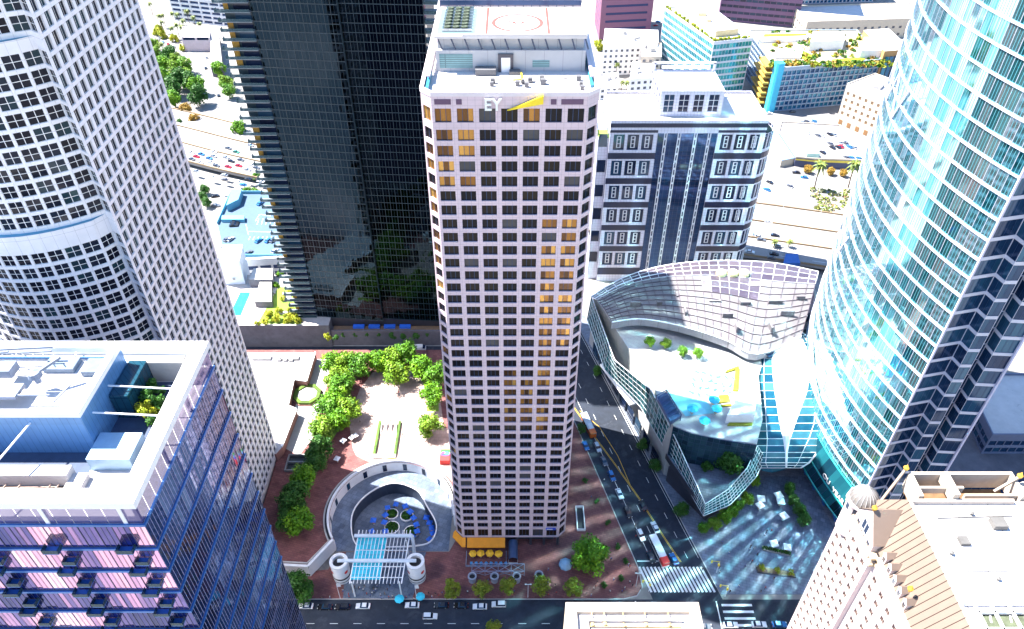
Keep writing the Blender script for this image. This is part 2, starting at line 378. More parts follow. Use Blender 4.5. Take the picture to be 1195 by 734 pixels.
kR = lambda y: 58.5-.28*(y-170)
# roads
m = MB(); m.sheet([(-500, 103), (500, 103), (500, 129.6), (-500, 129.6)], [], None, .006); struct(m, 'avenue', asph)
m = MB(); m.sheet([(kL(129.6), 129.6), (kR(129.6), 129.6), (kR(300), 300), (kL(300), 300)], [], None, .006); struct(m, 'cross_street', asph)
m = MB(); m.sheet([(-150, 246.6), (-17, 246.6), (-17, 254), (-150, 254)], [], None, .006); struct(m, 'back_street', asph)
m = MB()
for i in range(28):
    x = -150+i*7.6; m.box(x, x+2.6, 121.2, 121.36, .008, .012)
m.box(18, 41, 124.6, 124.75, .008, .012); m.box(40.6, 41, 122.5, 129, .008, .012)
def lane(x0, y0, x1, y1, w, z=.012, mb=None):
    d = math.hypot(x1-x0, y1-y0); nx, ny = -(y1-y0)/d*w/2, (x1-x0)/d*w/2
    (mb or m).poly([(x0+nx, y0+ny, z), (x0-nx, y0-ny, z), (x1-nx, y1-ny, z), (x1+nx, y1+ny, z)][::-1])
for f in (.24, .42): 
    for i in range(15):
        y = 146+i*9; X = lambda yy: kL(yy)+(kR(yy)-kL(yy))*f
        if f < .3 and i < 9: lane(X(y), y, X(y+8.9), y+8.9, .14)
        elif f > .3: lane(X(y), y, X(y+3), y+3, .15)
for f in (.80, .965):
    for i in range(16):
        y = 145+i*8; X = lambda yy: kL(yy)+(kR(yy)-kL(yy))*f
        if f > .9: lane(X(y), y, X(y+7.9), y+7.9, .13)
        else: lane(X(y), y, X(y+2.6), y+2.6, .14)
for i in range(17):      # crossing over the cross street
    f = (i+.6)/17.5; x = kL(136)+(kR(136)-kL(136))*f
    lane(x-2.0, 141.6, x+.9, 132.2, .75)
lane(kL(144)+.5, 143.8, kR(144)-12, 143.8, .4)
for i in range(7):       # crossing over the avenue
    y = 127.6-i*2.3; lane(69, y, 79, y, .8)
lane(67.5, 112, 67.5, 129, .35)
for i in range(4): lane(48+i*8, 117, 50.4+i*8, 117, .15)
struct(m, 'road_markings', paint)
m = MB(); X = lambda yy, f: kL(yy)+(kR(yy)-kL(yy))*f
pts = [(143.5, .66), (152, .6), (170, .5), (185, .38), (200, .24), (222, .06)]
for (a, fa), (b, fb) in zip(pts, pts[1:]):
    lane(X(a, fa), a, X(b, fb), b, .18); lane(X(a, fa)+.4, a, X(b, fb)+.4, b, .18)
pts = [(176, .47), (190, .5), (205, .42), (214, .2)]
for (a, fa), (b, fb) in zip(pts, pts[1:]): lane(X(a, fa), a, X(b, fb), b, .2)
struct(m, 'yellow_road_line', yellowl)
# pavements (kerb 0.13 m)
K = .13
m = MB(); m.sheet([(-92, 129.8), (37, 129.8), (41.5, 131), (43.6, 134), (43.2, 141), (36.6, 166), (kL(204), 204), (kL(246)-.2, 246.4), (-19.9, 246.4), (-19.9, 152), (-22, 147.4), (-60, 147.4), (-63, 140.5), (-92, 137.6)], [], 0, K)
struct(m, 'brick_pavement', brickp)
m = MB()
for a, b in (((-92, 129.7), (37, 129.7)), ((37, 129.7), (41.6, 130.9)), ((41.6, 130.9), (43.8, 134)), ((43.8, 134), (43.4, 141)), ((43.4, 141), (36.8, 166)), ((36.8, 166), (kL(204)+.2, 204)), ((kL(204)+.2, 204), (kL(246), 246))):
    m.bar((*a, .07), (*b, .07), .3, .15)
for y in range(134, 250, 10): m.bar((kR(y)+.1, y, .07), (kR(y+10)+.1, y+10, .07), .3, .15)
m.bar((-150, 254.1, .07), (-17, 254.1, .07), .3, .15); m.bar((-150, 246.5, .07), (-21, 246.5, .07), .3, .15)
struct(m, 'kerb', concl)
m = MB(); m.sheet([(kR(131)+.2, 131.4), (140, 131.4), (140, 205), (55, 205), (kR(300)+6, 300), (kR(300)+.2, 300), (kR(200)+.2, 200)], [], 0, K)
struct(m, 'corner_pavement', tilel)
m = MB(); m.sheet([(76, 146), (86, 142), (98, 146), (116, 156), (112, 180), (92, 180), (82, 170)], [], None, K+.006); struct(m, 'forecourt_paving', tile)
m = MB(); m.sheet([(-56, 129.9), (-33, 129.9), (-30, 147.3), (-58, 147.3)], [], None, K+.006); struct(m, 'canopy_paving', tile)
# ring walkway and sunken court
m = MB(); m.sheet(arc(RC, RR, 3, 213, 40)+[(-61.4, 147.6), (-22.2, 147.6)], [court], None, .12); struct(m, 'ring_walkway', tile)
m = MB(); m.sheet(court, [], None, -6); struct(m, 'court_floor', tile)
m = MB()
for i in range(len(court)):
    a, b = court[i], court[(i+1) % len(court)]; m.poly([(a[0], a[1], -6), (a[0], a[1], .12), (b[0], b[1], .12), (b[0], b[1], -6)])
struct(m, 'court_wall', mat('court_navy', (.03, .045, .08), .6))
# raised plaza (5 m above the avenue)
PZ = 5.0
deck = [(-90, 139.4), (-68.3, 138), (-61.6, 148.2)]+arc(RC, RR, 213, 3, 40)+[(-20.1, 163.5), (-20.1, 246), (-150, 246), (-150, 190), (-90, 190)]
m = MB(); m.sheet(deck, [], 0, PZ, 0, 1); struct(m, 'plaza_deck', [brickp, whitep])
m = MB(); m.sheet([(-62, 190)]+[(-66, 205), (-64, 222), (-60, 232), (-40, 233), (-31, 222), (-27, 200), (-21, 200), (-21, 172), (-24, 176), (-32, 182), (-43, 184.6), (-54, 182.6), (-60, 186)], [], None, PZ+.006)
struct(m, 'sunlit_plaza_paving', brick_sunlit)  # sunlit part of the brick plaza, painted paler
m = MB(); m.sheet([(-89.5, 190.5), (-82, 186), (-78, 196), (-79, 214), (-77, 240), (-86.5, 240), (-89, 215)], [], None, PZ+.008); struct(m, 'side_paving', concl)
m = MB(); m.sheet([at(x, y, PZ) for x, y in ((366, 526), (384, 520), (404, 486), (408, 456), (404, 428), (384, 428), (388, 462), (374, 500))], [], None, PZ+.012); m.sheet([at(x, y, PZ) for x, y in ((488, 436), (512, 452), (512, 480), (498, 480), (500, 460))], [], None, PZ+.012); struct(m, 'lawn', grass)
# hillside strip / far pads
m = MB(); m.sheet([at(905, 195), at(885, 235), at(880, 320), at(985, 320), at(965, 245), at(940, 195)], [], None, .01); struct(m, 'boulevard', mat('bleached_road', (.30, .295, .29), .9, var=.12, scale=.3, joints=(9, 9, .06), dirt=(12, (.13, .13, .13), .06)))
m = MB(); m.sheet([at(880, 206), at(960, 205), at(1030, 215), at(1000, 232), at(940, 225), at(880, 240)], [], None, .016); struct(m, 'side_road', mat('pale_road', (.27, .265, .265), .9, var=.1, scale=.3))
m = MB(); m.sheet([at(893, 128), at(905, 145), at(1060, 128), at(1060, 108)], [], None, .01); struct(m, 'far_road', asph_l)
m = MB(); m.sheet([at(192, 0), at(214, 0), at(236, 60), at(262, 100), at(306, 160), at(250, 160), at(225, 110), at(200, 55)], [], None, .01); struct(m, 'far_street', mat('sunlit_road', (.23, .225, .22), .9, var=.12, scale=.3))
# freeway
FW = [(-420, 545), (-300, 492), (-226, 458), (-160, 428), (-60, 393), (60, 360), (140, 340), (260, 305), (420, 255)]
def offs(P, d):
    out = []
    for i in range(len(P)):
        a = Vector(P[max(0, i-1)]); b = Vector(P[min(len(P)-1, i+1)]); t = (b-a).normalized(); out.append((P[i][0]-t.y*d, P[i][1]+t.x*d))
    return out
FP = catmull(FW, 5, False); FZ = 4.0
m = MB()
for o0, o1 in ((-24, 30),):
    A, B = offs(FP, o0), offs(FP, o1); m.sheet(A+B[::-1], [], FZ-1.6, FZ, 0)
struct(m, 'freeway', mat('freeway_concrete', (.25, .235, .23), .85, var=.14, scale=.2, detail=8, dirt=(14, (.12, .115, .115), .10)))
m = MB()
for o in (-24, -6.5, 11, 30):
    P = offs(FP, o)
    for a, b in zip(P, P[1:]): m.bar((*a, FZ+.45), (*b, FZ+.45), .5, .95)
struct(m, 'freeway_barrier', mat('tan_barrier', (.24, .17, .10), .85, var=.2, scale=1))
m = MB()
for o in (-20, -15.5, -11, -2, 2, 6.4, 15.6, 20, 24.5):
    P = offs(FP, o)
    for a, b in zip(P, P[1:]):
        mx, my = (a[0]+b[0])/2, (a[1]+b[1])/2; lane(a[0], a[1], mx, my, .2, FZ+.012, m)
struct(m, 'freeway_lane_line', paint)
# ================================================================== CENTRE TOWER WITH THE SIGN
F_ = [(-17.1, 150), (16, 150), (18.6, 152.6), (18.6, 209.4), (16, 212), (-17.1, 212), (-19.5, 209.4), (-19.5, 152.6)]
t = thing('office_tower', 'tall pink granite office tower with yellow beam logo at its top', 'tower', (-.5, 176, 0))
W = MB(); out = []
rows = [(5.5, 9.7)]+[(157-3.813*(k-1)-1.33, 157-3.813*(k-1)+1.33) for k in range(39, 0, -1)]+[(160.0, 163.2)]
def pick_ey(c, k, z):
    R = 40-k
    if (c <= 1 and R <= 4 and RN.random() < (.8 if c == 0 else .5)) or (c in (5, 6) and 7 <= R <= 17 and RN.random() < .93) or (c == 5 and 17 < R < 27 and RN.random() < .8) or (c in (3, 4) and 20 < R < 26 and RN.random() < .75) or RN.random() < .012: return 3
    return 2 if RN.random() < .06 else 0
def pick_ch(c, k, z): return 3 if (40-k < 14 and RN.random() < .45) or RN.random() < .12 else 0
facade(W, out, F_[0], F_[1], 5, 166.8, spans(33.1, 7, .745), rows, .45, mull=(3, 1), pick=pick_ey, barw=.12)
for a, b in ((1, 2), (7, 0)):
    L = math.dist(F_[a], F_[b]); facade(W, out, F_[a], F_[b], 5, 166.8, [(.45, L-.45)], rows, .3, mull=(2, 1), pick=pick_ch if a == 7 else None)
for a, b in ((2, 3), (6, 7)): facade(W, out, F_[a], F_[b], 5, 166.8, spans(56.8, 12, .74), rows, .45, mull=(1, 1))
for a, b in ((3, 4), (4, 5), (5, 6)): facade(W, out, F_[a], F_[b], 5, 166.8, [], [])
part(W, 'wall', pink, t)
emit_windows(t, out, [g_ey, navy, g_blind, g_amber_refl])
m = MB(); m.prism([(-15.5, 152.5), (14.5, 152.5), (16.5, 155), (16.5, 209), (-17.5, 209), (-17.5, 155)], 0, 5.0)
for i in range(8):
    x = -17.0+i*4.71; m.box(x-.4, x+.4, 150.15, 151.2, 0, 5.0)
part(m, 'base', darkgran, t)
m = MB(); m.sheet(F_, [], None, 5.02)
for i in range(len(m.f)): m.f[i] = m.f[i][::-1]
part(m, 'soffit', darkgran, t)
def inset(loop, d):
    n = len(loop); o = []
    for i in range(n):
        a, b, c = Vector(loop[i-1]), Vector(loop[i]), Vector(loop[(i+1) % n])
        e1 = (b-a).normalized(); e2 = (c-b).normalized(); n1 = Vector((-e1.y, e1.x)); n2 = Vector((-e2.y, e2.x)); k = (n1+n2); k = k/(1+n1.dot(n2))
        o.append(tuple(b+k*d))
    return o
F2 = inset(F_, .7); F3 = inset(F_, -.12)
m = MB()
for i in range(8):
    j = (i+1) % 8
    m.poly([(*F3[i], 166.8), (*F3[j], 166.8), (*F2[j], 166.8), (*F2[i], 166.8)]); m.poly([(*F2[j], 165), (*F2[i], 165), (*F2[i], 166.8), (*F2[j], 166.8)])
    m.poly([(*F3[i], 165.9), (*F3[j], 165.9), (*F3[j], 166.8), (*F3[i], 166.8)]); m.poly([(*F_[i], 165.9), (*F_[j], 165.9), (*F3[j], 165.9), (*F3[i], 165.9)])
part(m, 'parapet', mat('pale_granite', (.66, .58, .60), .5, var=.06), t)
m = MB(); m.sheet(F2, [], None, 165.2); part(m, 'roof', roofw, t)
for x0, x1 in ((-16.4, -12.9), (-11.8, -10.6), (8.2, 9.4), (10.4, 15.1)):
    m = MB(); m.box(x0, x1, 149.93, 150.01, 164.1, 165.3); part(m, 'fascia_panel', purplep, t)
# penthouse with helipad
m = MB(); m.box(-17.0, 16.4, 165, 184, 165.2, 170.0, 0); m.box(-16.6, 16.0, 166.3, 184, 170.0, 172.7, 0); pent = part(m, 'penthouse', mat('pale_metal', (.36, .37, .40), .5, var=.05, joints=(4.2, 50, .04)), t)
m = MB(); m.box(-17.1, 16.5, 164.6, 184.2, 172.7, 173.3); m.box(-10.9, 16.4, 164.62, 164.85, 173.3, 173.65); heli = part(m, 'helipad', roofw, t)
m = MB()
for i in range(12):
    x = -16.4+i*2.95; m.bar((x, 164.8, 172.9), (x+.9, 165.4, 170.1), .16, .3)
part(m, 'bracket', mat('blue_grey_steel', (.04, .055, .10), .5), pent)
m = MB(); m.box(-16.2, -8.8, 164.92, 165.0, 166.0, 169.2); m.box(4.6, 8.4, 164.92, 165.0, 166.2, 167.8)
part(m, 'louvre', mat('teal_louvre', (.14, .27, .29), .5, var=.2, joints=(50, .5, .1)), pent)
m = MB(); m.box(-3.1, .3, 164.55, 165.0, 165.2, 169.3); part(m, 'door_frame', mat('charcoal', (.05, .05, .07), .5), pent)
m = MB(); m.box(-2.4, -.4, 164.5, 164.62, 165.2, 168.5); part(m, 'door', whitep, pent)
m = MB(); m.box(-16.6, -8.0, 166.2, 182.5, 173.302, 173.34, 1)
for i in range(3):
    for j in range(7): m.lathe((-14.3+i*1.9, 168.2+j*2.1), [(.75, 173.34), (.75, 174.2), (.6, 174.25), (0, 174.1)], 10, 0)
for j in range(9): m.box(-15.5, -8.9, 167+j*1.9, 167.2+j*1.9, 173.34, 174.0, 2)
part(m, 'cooling_plant', [mat('moss_metal', (.035, .05, .025), .6), mat('pale_teal_metal', (.13, .2, .22), .5), steel], t)
m = MB(); c = at(604, 26.5, 173.3)
def ring(mb, c, r, w, z, n=40):
    for i in range(n):
        a, b = 2*math.pi*i/n, 2*math.pi*(i+1)/n
        mb.poly([(c[0]+(r-w)*math.cos(a), c[1]+(r-w)*math.sin(a), z), (c[0]+r*math.cos(a), c[1]+r*math.sin(a), z), (c[0]+r*math.cos(b), c[1]+r*math.sin(b), z), (c[0]+(r-w)*math.cos(b), c[1]+(r-w)*math.sin(b), z)])
ring(m, c, 5.9, .85, 173.312)
dm = [(1.5, -.1), (.3, 1.0), (-1.1, .2), (.1, -1.1)]; ang = math.radians(0)
for i in range(4):
    a, b = dm[i], dm[(i+1) % 4]; lane(c[0]+a[0], c[1]+a[1], c[0]+b[0], c[1]+b[1], .6, 173.312, m)
lane(c[0]-2.4, c[1]+.3, c[0]-.8, c[1]+1.9, .6, 173.312, m)
lane(c[0]-6.9, 165.6, c[0]-6.9, 183.5, .6, 173.312, m); lane(c[0]+6.9, 165.6, c[0]+6.9, 183.5, .6, 173.312, m)
part(m, 'helipad_marking', mat('faded_red_paint', (.26, .05, .04), .7), t)
m = MB(); m.bar((-17.1, 184.1, 174.2), (16.5, 184.1, 174.2), .12, 1.0)
for i in range(18): m.bar((-17+i*1.97, 184.1, 173.3), (-17+i*1.97, 184.1, 174.8), .14)
part(m, 'railing', navy, t)
m = MB(); m.box(-17.3, 16.5, 184.6, 185.4, 165.2, 175.2); 
for s in (-18.2, 17.4): m.box(s-.35, s+.35, 158, 211, 166.8, 167.2)
part(m, 'roof_rail', pink, t)
m = MB()
for x, y, s in ((-4.2, 158.5, .5), (-4.4, 157, .4), (4, 159, .5), (3.2, 156.5, .45), (6.8, 158, .6), (6.6, 160, .5), (1.2, 157.2, .5), (2.4, 158.3, .4), (15, 157, .4), (15.1, 155, .4), (14.7, 160, .5)):
    m.box(x-s, x+s, y-s, y+s, 165.2, 165.6+s*1.4)
m.box(-8.2, -3.6, 162.4, 164.6, 165.2, 166.6); m.box(-.6, 1.8, 163, 164.8, 165.2, 165.9)
m.bar((11, 160, 165.5), (13, 160.8, 165.5), .2); m.bar((.4, 157.6, 165.8), (6.6, 158.2, 165.8), .15); m.bar((-9, 158.5, 165.4), (-2, 157.5, 165.4), .12)
part(m, 'roof_unit', mat('pale_unit', (.11, .11, .12), .6, var=.1), t)
m = MB(); m.bar((2.1, 163.5, 165.6), (2.1, 159.6, 165.6), .3); m.bar((2.1, 159.6, 165.6), (.2, 159.2, 165.6), .3); part(m, 'gas_pipe', yellow, t)
m = MB(); m.box(17.0, 17.7, 156, 176, 165.25, 165.9); m.box(-18.5, -17.9, 153, 163, 165.25, 166.3); part(m, 'edge_strip', mat('aqua_shade', (.02, .18, .28), .5), t)  # aqua strips paint the blue shade inside the parapet
# sign on the tower
sg = thing('logo_sign', 'white letters and yellow beam mounted on the pink parapet wall', 'sign', (-2.5, 149.9, 164))
def text_mesh(body, size, depth):
    cu = bpy.data.curves.new('lettering', 'FONT'); cu.body = body; cu.size = size; cu.extrude = depth; cu.offset = size*.018
    ob = bpy.data.objects.new('lettering', cu); C.objects.link(ob); dg = bpy.context.evaluated_depsgraph_get()
    me = bpy.data.meshes.new_from_object(ob.evaluated_get(dg)); bpy.data.objects.remove(ob); return me
def letters(body, size, depth, M, mt, name, parent=None):
    me = text_mesh(body, size, depth); me.transform(M)
    me.materials.clear(); me.materials.append(mt); o = bpy.data.objects.new(name, me); C.objects.link(o)
    if parent:
        o.parent = parent; ORG[o.name] = ORG[parent.name]; me.transform(Matrix.Translation(-Vector(ORG[parent.name])))
    return o
letters('EY', 3.7, .25, Matrix.Translation((-5.95, 149.6, 163.05)) @ Matrix.Rotation(math.pi/2, 4, 'X') @ Matrix.Scale(.92, 4, (1, 0, 0)), mat('sign_white', (.82, .82, .74), .4, var=.03), 'lettering', sg)
m = MB()
P = [(-1.05, 163.0), (6.6, 164.5), (6.6, 166.35)]
m.poly([(p[0], 149.25, p[1]) for p in P])
for i in range(3):
    a, b = P[i], P[(i+1) % 3]; m.poly([(a[0], 149.25, a[1]), (a[0], 149.85, a[1]), (b[0], 149.85, b[1]), (b[0], 149.25, b[1])])
part(m, 'beam', yellow, sg)
m = MB(); m.bar((11.6, 149.8, 10.2), (15.0, 149.8, 10.2), .2, 1.0); bs = single(m, 'shop_sign', mat('sign_blue', (.01, .06, .5), .4), 'small blue sign low on the pink granite tower', 'sign', loc=(13.3, 149.8, 10.2))
m = MB(); m.box(11.9, 13.9, 149.66, 149.7, 10.0, 10.4); part(m, 'lettering', whitep, bs)
m = MB()
for i in range(14): m.box(-.2+i*.62, .22+i*.62, 151.85, 152.0, 3.9, 4.35)
m.box(-.3, 8.8, 152.0, 152.06, 3.8, 4.45); single(m, 'shop_fascia', mat('pale_blue_sign', (.25, .45, .6), .4), 'thin row of pale letters over the dark ground-floor shopfront', 'sign', loc=(4, 152, 3.8))
# ================================================================== WHITE TOWER, LEFT
t = thing('white_tower', 'very tall white panelled tower with bowed front and paired slit windows', 'tower', (-112, 165, 0))
W = MB(); out = []
PT = 3.75
facade(W, out, (-90, 143.8), (-90, 187), 6, 221, spans(43.2, 14, .64, .4), rowspan(8, PT, 56, 2.9), .35, mull=(2, 1), barw=.09)
facade(W, out, (-90, 187), (-93, 190), 6, 221, [(.8, 3.4)], rowspan(8, PT, 56, 2.55), .35, mull=(2, 1))
tiers = [(6, 139.9, 0), (139.9, 180.2, 1.5), (180.2, 221, 3.0)]
for z0, z1, o in tiers:
    ax = -93.6-o*.25; notch = [(-94.4-o*.3, 142.4+o*.6), (-92.5, 145.6), (-90, 143.8)]
    n0 = int(round((z0-8)/PT)); nf = int((z1-z0-1.4)/PT) if z0 > 6 else int((z1-8-1.4)/PT)
    rz = [(a+ (8 if z0 <= 6 else z0+.6), b+(8 if z0 <= 6 else z0+.6)) for a, b in rowspan(0, PT, nf, 2.9)]
    facade(W, out, notch[1], notch[2], z0, z1, [(.35, 2.7)], rz, .3, mull=(2, 2), barw=.12)
    facade(W, out, notch[0], notch[1], z0, z1, [(.35, 3.3)], rz, .3, mull=(2, 2), barw=.12)
    c0 = Vector((-112.3, 0)); k = []
    for i in range(12):
        f = i/11; x = -130.2+f*(notch[0][0]+130.2); s = (2*f-1); k.append((x, 135.6+o*.8+ (notch[0][1]-135.6-o*.8)*s*s))
    for a, b in zip(k, k[1:]):
        L = math.dist(a, b); facade(W, out, a, b, z0, z1, [(.3, L-.3)], rz, .3, mull=(2, 2), barw=.13)
    facade(W, [], (-134, 187), (-134, 143.8), z0, z1, [], []); facade(W, [], (-134, 143.8), k[0], z0, z1, [], [])
    loop = k+[notch[1], notch[2], (-90, 187), (-134, 187), (-134, 143.8)]
    W.poly([(p[0], p[1], z1) for p in loop])
    if z1 < 200:
        lw = MB(); lw.poly([(p[0], p[1]+.05, z1+.02) for p in k+[notch[1], (-94, 150), (-130, 150)]]); part(lw, 'ledge', mat('ledge_shade_blue_%d' % z1, (.10, .30, .42), .7), t)  # blue shade on the ledge put into its colour
facade(W, [], (-93, 190), (-134, 187), 6, 221, [], [])
W.prism([(-92, 146), (-92, 186), (-130, 186), (-130, 146)], 0, 6)
part(W, 'wall', white, t)
emit_windows(t, out, [g_777, whitep])
# ================================================================== DARK MIRROR TOWER
t = thing('dark_tower', 'dark mirror-glass tower edged with stacked balconies behind the plaza', 'tower', (-60, 272, 0))
W = MB(); out = []; BZ = 13; NB = 56
facade(W, [], (-58, 256.3), (-58, 258.0), BZ, 196, [], [])
for pa_, pb_, n_ in (((-88, 259.6), (-58, 256.3), 12), ((-58, 258.0), (-29.5, 256), 12)): facade(W, out, pa_, pb_, BZ, 196, spans(math.dist(pa_, pb_), n_, .94), rowspan(BZ+.3, 3.2, 57, 2.95), .06, mull=(2, 1), barw=.07, tilt=.012, cl=.045)
facade(W, [], (-29.5, 256), (-29.5, 292), BZ, 196, [], []); facade(W, [], (-29.5, 292), (-88, 292), BZ, 196, [], []); facade(W, [], (-88, 292), (-88, 259.6), BZ, 196, [], [])
W.poly([(-88, 258.5, 196), (-29.5, 256, 196), (-29.5, 292, 196), (-88, 292, 196)])
W.box(-97.5, -88.02, 260.6, 290, BZ, 196)
part(W, 'wall', mat('black_mullion', (.008, .028, .042), .4), t)
emit_windows(t, out, [g_dark, MATS['black_mullion']])
lit = mat('amber_lit_room', (.34, .19, .03), .8, var=.4); rail = see_through('balcony_glass', (.04, .10, .13), .5)  # sunlit room interiors put into the amber panel colour
slabm = mat('balcony_slab', (.16, .19, .21), .6, var=.15)
for k in range(NB):
    z = BZ+.3+3.2*k
    for side in (0, 1):
        if side and k % 1: continue
        m = MB()
        if side == 0:
            w = RN.choice((0, .5, 0, .9)); m.box(-99.6-w, -88.1, 258.4-w*.2, 260.58, z-.12, z+.12, 0)
            m.box(-99.6-w, -88.2, 258.42-w*.2, 258.5-w*.2, z+.12, z+1.1, 1); m.box(-99.6-w, -99.5-w, 258.6, 260.5, z+.12, z+1.1, 1)
            if RN.random() < .62: m.box(-97.3, -94.9-RN.random(), 260.3, 260.55, z+.15, z+2.7, 2)
            m.box(-94, -88.6, 260.4, 260.57, z+.2, z+2.8, 3)
        else:
            m.box(-29.4, -24.8+RN.choice((0, .8)), 256.4, 262, z-.12, z+.12, 0); m.box(-29.4, -24.9, 256.42, 256.5, z+.12, z+1.1, 1)
            m.box(-29.45, -29.38, 257, 262, z+.2, z+2.8, 3)
        if z < 172: part(m, 'balcony', [slabm, rail, lit, g_1000], t)
# ================================================================== its podium: concrete wall, pool deck, terrace
t = thing('podium_block', 'grey concrete podium with roof garden and turquoise pool beside the dark tower', 'podium', (-110, 275, 0))
PDZ = 13
m = MB(); m.box(-160, -82, 253.4, 291, 0, PDZ, 0, top=1); part(m, 'wall', [conc_d, mat('pool_deck', (.42, .38, .36), .8, var=.15)], t)
m = MB(); a, b, c, d = at(281, 368, PDZ), at(270, 368, PDZ), at(283, 341, PDZ), at(292, 341, PDZ)
e_ = at(291, 345, PDZ); f_ = at(286, 345, PDZ)
m.poly([(*p, PDZ+.02) for p in (b, a, e_, d, c)]); m.poly([(*p, PDZ+.02) for p in (b, (b[0]-1, b[1]), (c[0]-1, c[1]), c)][::-1]); part(m, 'pool', water, t)
for (x0, y0, x1, y1, h) in ((297, 352, 317, 329, 3.4), (290, 326, 318, 313, 4.5)):
    p = [at(x0, y0, PDZ+h), at(x1, y0, PDZ+h), at(x1, y1, PDZ+h), at(x0+6, y1, PDZ+h)]
    m = MB(); m.prism(p, PDZ, PDZ+h, 0, top=1); part(m, 'pavilion', [conc_d, concl], t)
m = MB(); m.sheet([at(300, 378, PDZ), at(352, 378, PDZ), at(345, 335, PDZ), at(325, 335, PDZ)], [], None, PDZ+.02); part(m, 'lawn', grass, t)
for q in ((322, 367, 352, 364), (330, 352, 340, 342), (318, 343, 322, 332)):
    m = MB(); m.prism([at(q[0], q[1], PDZ), at(q[2], q[1], PDZ), at(q[2], q[3], PDZ), at(q[0], q[3], PDZ)], PDZ, PDZ+.5); part(m, 'planter', concl, t)
t = thing('terrace_block', 'dark low terrace with planter edge at the foot of the mirror tower', 'terrace', (-55, 254, 0))
m = MB(); m.box(-81.9, -30, 254.3, 258.3, 0, 8.2); m.box(-81.9, -30, 254.3, 254.9, 8.2, 9.2); part(m, 'wall', conc_d, t)
m = MB(); m.box(-81, -31, 255, 258.2, 8.2, 8.6); part(m, 'planting_bed', soil, t)
m = MB()
for i in range(4): m.box(-72+i*7, -67+i*7, 256.2, 258, 8.6, 9.8)
part(m, 'sunbed', bluecan, t)
m = MB(); m.box(-88, -29.6, 259, 290, 0, 12.95); part(m, 'shopfront', darkgran, t)
# ================================================================== GLASS TOWER, LOWER LEFT
t = thing('glass_tower', 'violet glass tower with white open roof frame in the lower left', 'tower', (-102, 96, 0))
W = MB(); out = []; X1, X0, Y0, Y1 = -64.0, -142.0, 76.4, 116.0; GT = 120.4
def bandrows(z0, n): 
    r = []
    for k in range(n):
        b = z0+7.3*k; r += [(b+.3, b+6.85)]
    return r
br = bandrows(GT-7.3*16, 16)
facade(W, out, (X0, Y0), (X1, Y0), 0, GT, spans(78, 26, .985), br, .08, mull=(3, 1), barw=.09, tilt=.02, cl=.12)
facade(W, out, (X1, Y0), (X1, Y1), 0, GT, spans(39.6, 13, .985), br, .08, mull=(3, 1), gm=2, barw=.10, fm=3, tilt=.02, cl=.06)
facade(W, [], (X1, Y1), (X0, Y1), 0, GT, [], []); facade(W, [], (X0, Y1), (X0, Y0), 0, GT, [], [])
part(W, 'wall', mat('slate_metal', (.06, .07, .14), .4), t)
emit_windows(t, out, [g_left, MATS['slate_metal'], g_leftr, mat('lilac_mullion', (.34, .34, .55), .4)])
for k in range(11):
    z = GT-7.3*k; m = MB()
    m.box(X0, X1+.35, Y0-.35, Y0-.02, z-.42, z+.12); m.box(X1+.02, X1+.35, Y0-.02, Y1, z-.42, z+.12)
    part(m, 'floor_band', bluem, t)
for k in range(9):
    for x in (-68.8, -82.0, -95.2, -108.4):
        for dz, dx in ((-6.9, 0), (-3.2, 2.0)):
            if k == 0 and dz > -5: continue
            z = GT-7.3*k+dz; w = 2.9 if dx == 0 else 2.3
            m = MB(); x_ = x+dx
            m.box(x_-w/2, x_+w/2, Y0-1.7, Y0-.1, z, z+.18, 0)
            m.box(x_-w/2, x_+w/2, Y0-1.7, Y0-1.64, z+.18, z+1.2, 1); m.box(x_-w/2, x_-w/2+.05, Y0-1.62, Y0-.1, z+.18, z+1.2, 1); m.box(x_+w/2-.05, x_+w/2, Y0-1.62, Y0-.1, z+.18, z+1.2, 1)
            part(m, 'balcony', [bluem, rail], t)
# terrace storey: glass screen, posts and white frame
m = MB(); m.sheet([(X0, Y0), (X1, Y0), (X1, Y1), (X0, Y1)], [], None, GT+.02); part(m, 'roof', roofw, t)
m = MB()
for i in range(26): 
    x = X0+i*3.0; m.poly([(x+.06, Y0+.1, GT), (x+2.94, Y0+.1, GT), (x+2.94, Y0+.1, 125.4), (x+.06, Y0+.1, 125.4)])
for i in range(13):
    y = Y0+i*3.04; m.poly([(X1-.1, y+.06, GT), (X1-.1, y+2.98, GT), (X1-.1, y+2.98, 125.4), (X1-.1, y+.06, 125.4)])
part(m, 'glass_screen', see_through('lilac_screen', (.10, .09, .24), .8, .04), t)
m = MB()
for x in (-67, -80.5, -94, -107.5, -121): m.bar((x, Y0+.3, GT), (x, Y0+.3, 125.4), .7)
for y in (Y0+.5, 90, 103, Y1-.5): m.bar((X1-.6, y, GT), (X1-.6, y, 125.4), .6)
part(m, 'post', whitep, t)
m = MB(); o = .5
m.box(X0, X1+o, Y0-o, Y0+2.6, 125.4, 127); m.box(X0, X1+o, Y1-2.4, Y1+o, 125.4, 127); m.box(X1-2.5, X1+o, Y0+2.6, Y1-2.4, 125.4, 127)
part(m, 'roof_frame', mat('frame_white', (.80, .79, .78), .5, var=.05), t)
